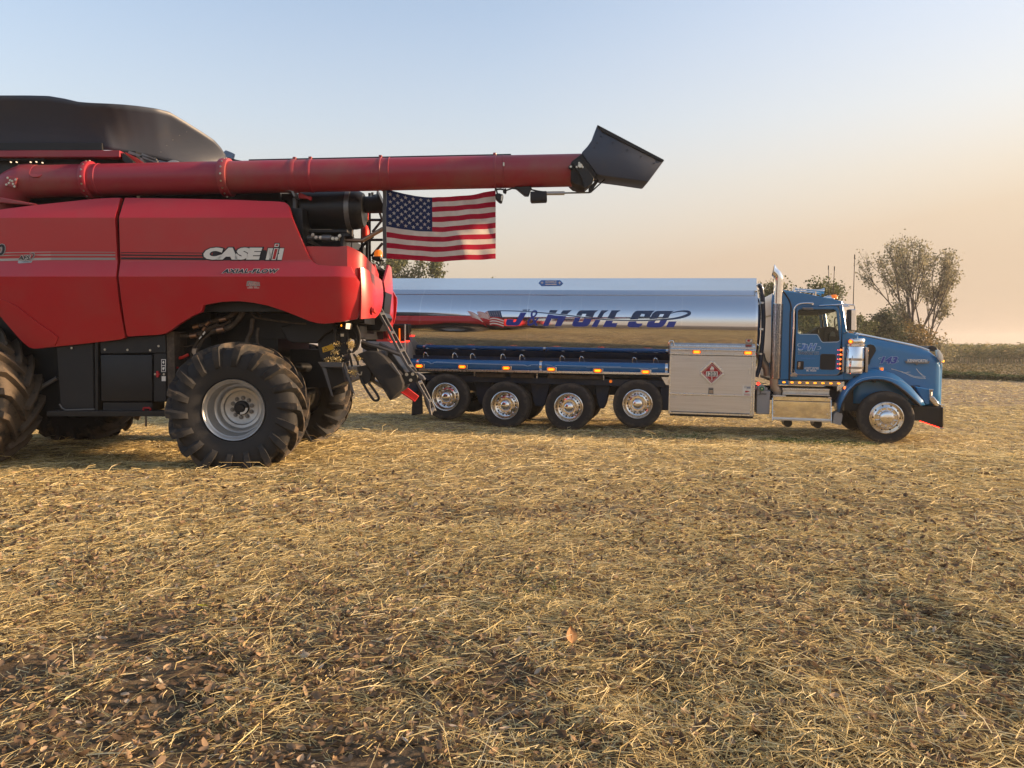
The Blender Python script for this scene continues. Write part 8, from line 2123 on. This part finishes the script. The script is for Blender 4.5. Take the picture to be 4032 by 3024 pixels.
def leaf_litter(n, y0, y1, size, power, seed):
    x, y = wedge(n, y0, y1, power)
    keep = rng.random(n) < np.clip(1.4 * vnoise(x, y, 0.9, seed) + 0.15, 0, 1) * (1 - 0.55 * sstep(5, 9, y))
    x, y = x[keep], y[keep]; n = len(x)
    z = ground_z(x, y) + rng.random(n) * 0.028 + 0.006
    az = rng.uniform(0, 2 * PI, n)
    L = size * rng.uniform(0.5, 1.35, n) * np.clip(np.hypot(x, y) / 6, 1, 1.3); W = L * rng.uniform(0.35, 0.62, n)
    tx = rng.normal(0, 0.35, n); ty = rng.normal(0, 0.42, n); cu = rng.uniform(-0.4, 0.9, n)
    A = np.stack([np.cos(az) * np.cos(tx), np.sin(az) * np.cos(tx), np.sin(tx)], 1)
    B = np.stack([-np.sin(az) * np.cos(ty), np.cos(az) * np.cos(ty), np.sin(ty)], 1)
    N = np.cross(A, B)
    P = np.stack([x, y, z], 1)
    co = np.empty((n, 8, 3))
    Lc, Wc, C = L[:, None], W[:, None], (cu * L)[:, None]
    co[:, 0] = P - A * Lc * 0.5 + N * C * 0.25
    co[:, 1] = P - A * Lc * 0.2 + B * Wc * 0.5 + N * C * 0.35
    co[:, 2] = P + A * Lc * 0.18 + B * Wc * 0.42 + N * C * 0.40
    co[:, 3] = P + A * Lc * 0.5 + N * C * 0.55
    co[:, 4] = P + A * Lc * 0.18 - B * Wc * 0.42 + N * C * 0.40
    co[:, 5] = P - A * Lc * 0.2 - B * Wc * 0.5 + N * C * 0.35
    co[:, 6] = P - A * Lc * 0.2
    co[:, 7] = P + A * Lc * 0.18
    b = (np.arange(n) * 8)[:, None]
    tri = np.array([[0, 1, 6], [1, 2, 7], [1, 7, 6], [2, 3, 7], [7, 3, 4], [6, 7, 4], [6, 4, 5], [0, 6, 5]])
    fa = np.concatenate([b + t[None, :] for t in tri], 0)
    return co.reshape(-1, 3), fa
tag(link('leaf_litter', np_mesh('leaf_litter', *leaf_litter(34000, 1.7, 10, 0.047, 0.6, 51)), 'litter_leaf'),
    'curled dry brown leaves mixed through the straw', 'leaf litter', None, 'stuff')

cos_.clear(); fas_.clear(); off = 0
n = 2600
x = rng.normal(5.2, 1.6, n); y = 14.2 - 0.2126 * (x - 8) + rng.normal(0, 0.28, n) + 1.2
keep = vnoise(x, y, 0.6, 61) > 0.5
x, y = x[keep], y[keep]; n = len(x)
acc(*blades(x, y, ground_z(x, y), rng.uniform(0.05, 0.14, n), rng.uniform(0.006, 0.011, n), rng.uniform(0, 6.28, n), rng.uniform(0.7, 1.5, n), rng.uniform(-0.5, 0.5, n), rng.uniform(-1, 1, n)))
for (ax, ay, q) in ((-2.6, 9.3, 60), (-4.5, 6.4, 50), (0.2, 5.2, 30), (1.9, 8.7, 40)):
    x = rng.normal(ax, 0.16, q); y = rng.normal(ay, 0.16, q)
    acc(*blades(x, y, ground_z(x, y), rng.uniform(0.04, 0.10, q), rng.uniform(0.004, 0.008, q), rng.uniform(0, 6.28, q), rng.uniform(0.5, 1.4, q), rng.uniform(-0.6, 0.6, q), rng.uniform(-1, 1, q)))
tag(link('green_sprouts', np_mesh('green_sprouts', np.concatenate(cos_), np.concatenate(fas_)), 'green_blade'),
    'thin green sprouts growing through the stubble', 'weeds', None, 'stuff')

def single_leaf(name, label, x, y, L, W, az, pitch, mat, up=0.03):
    mb = MB()
    def fn(u, v):
        t = u * 2 - 1
        w = W * 0.5 * (1 - abs(t) ** 2.2) * (1 - 0.25 * t)
        s = v * 2 - 1
        return (t * L / 2, s * w, 0.10 * W * s * s + 0.05 * L * t * t)
    mb.grid(fn, 10, 4)
    mb.tube([(-L / 2 - 0.015, 0, 0.0), (L / 2 * 0.8, 0, 0.002)], 0.0008, 4)
    o = mb.build(name, mat, None, ang=60)
    o.location = (x, y, gz(x, y) + up)
    o.rotation_euler = (0.15, pitch, az)
    return tag(o, label, 'leaf')
single_leaf('fallen_leaf', 'bright yellow leaf lying on the straw below the combine', -1.896, 4.628, 0.085, 0.036, 2.7, 0.1, 'yellow_leaf', 0.05)
single_leaf('fallen_leaf', 'large orange tan leaf standing upright in the foreground litter', 0.323, 4.10, 0.095, 0.062, 1.7, -1.0, 'tan_leaf', 0.07)
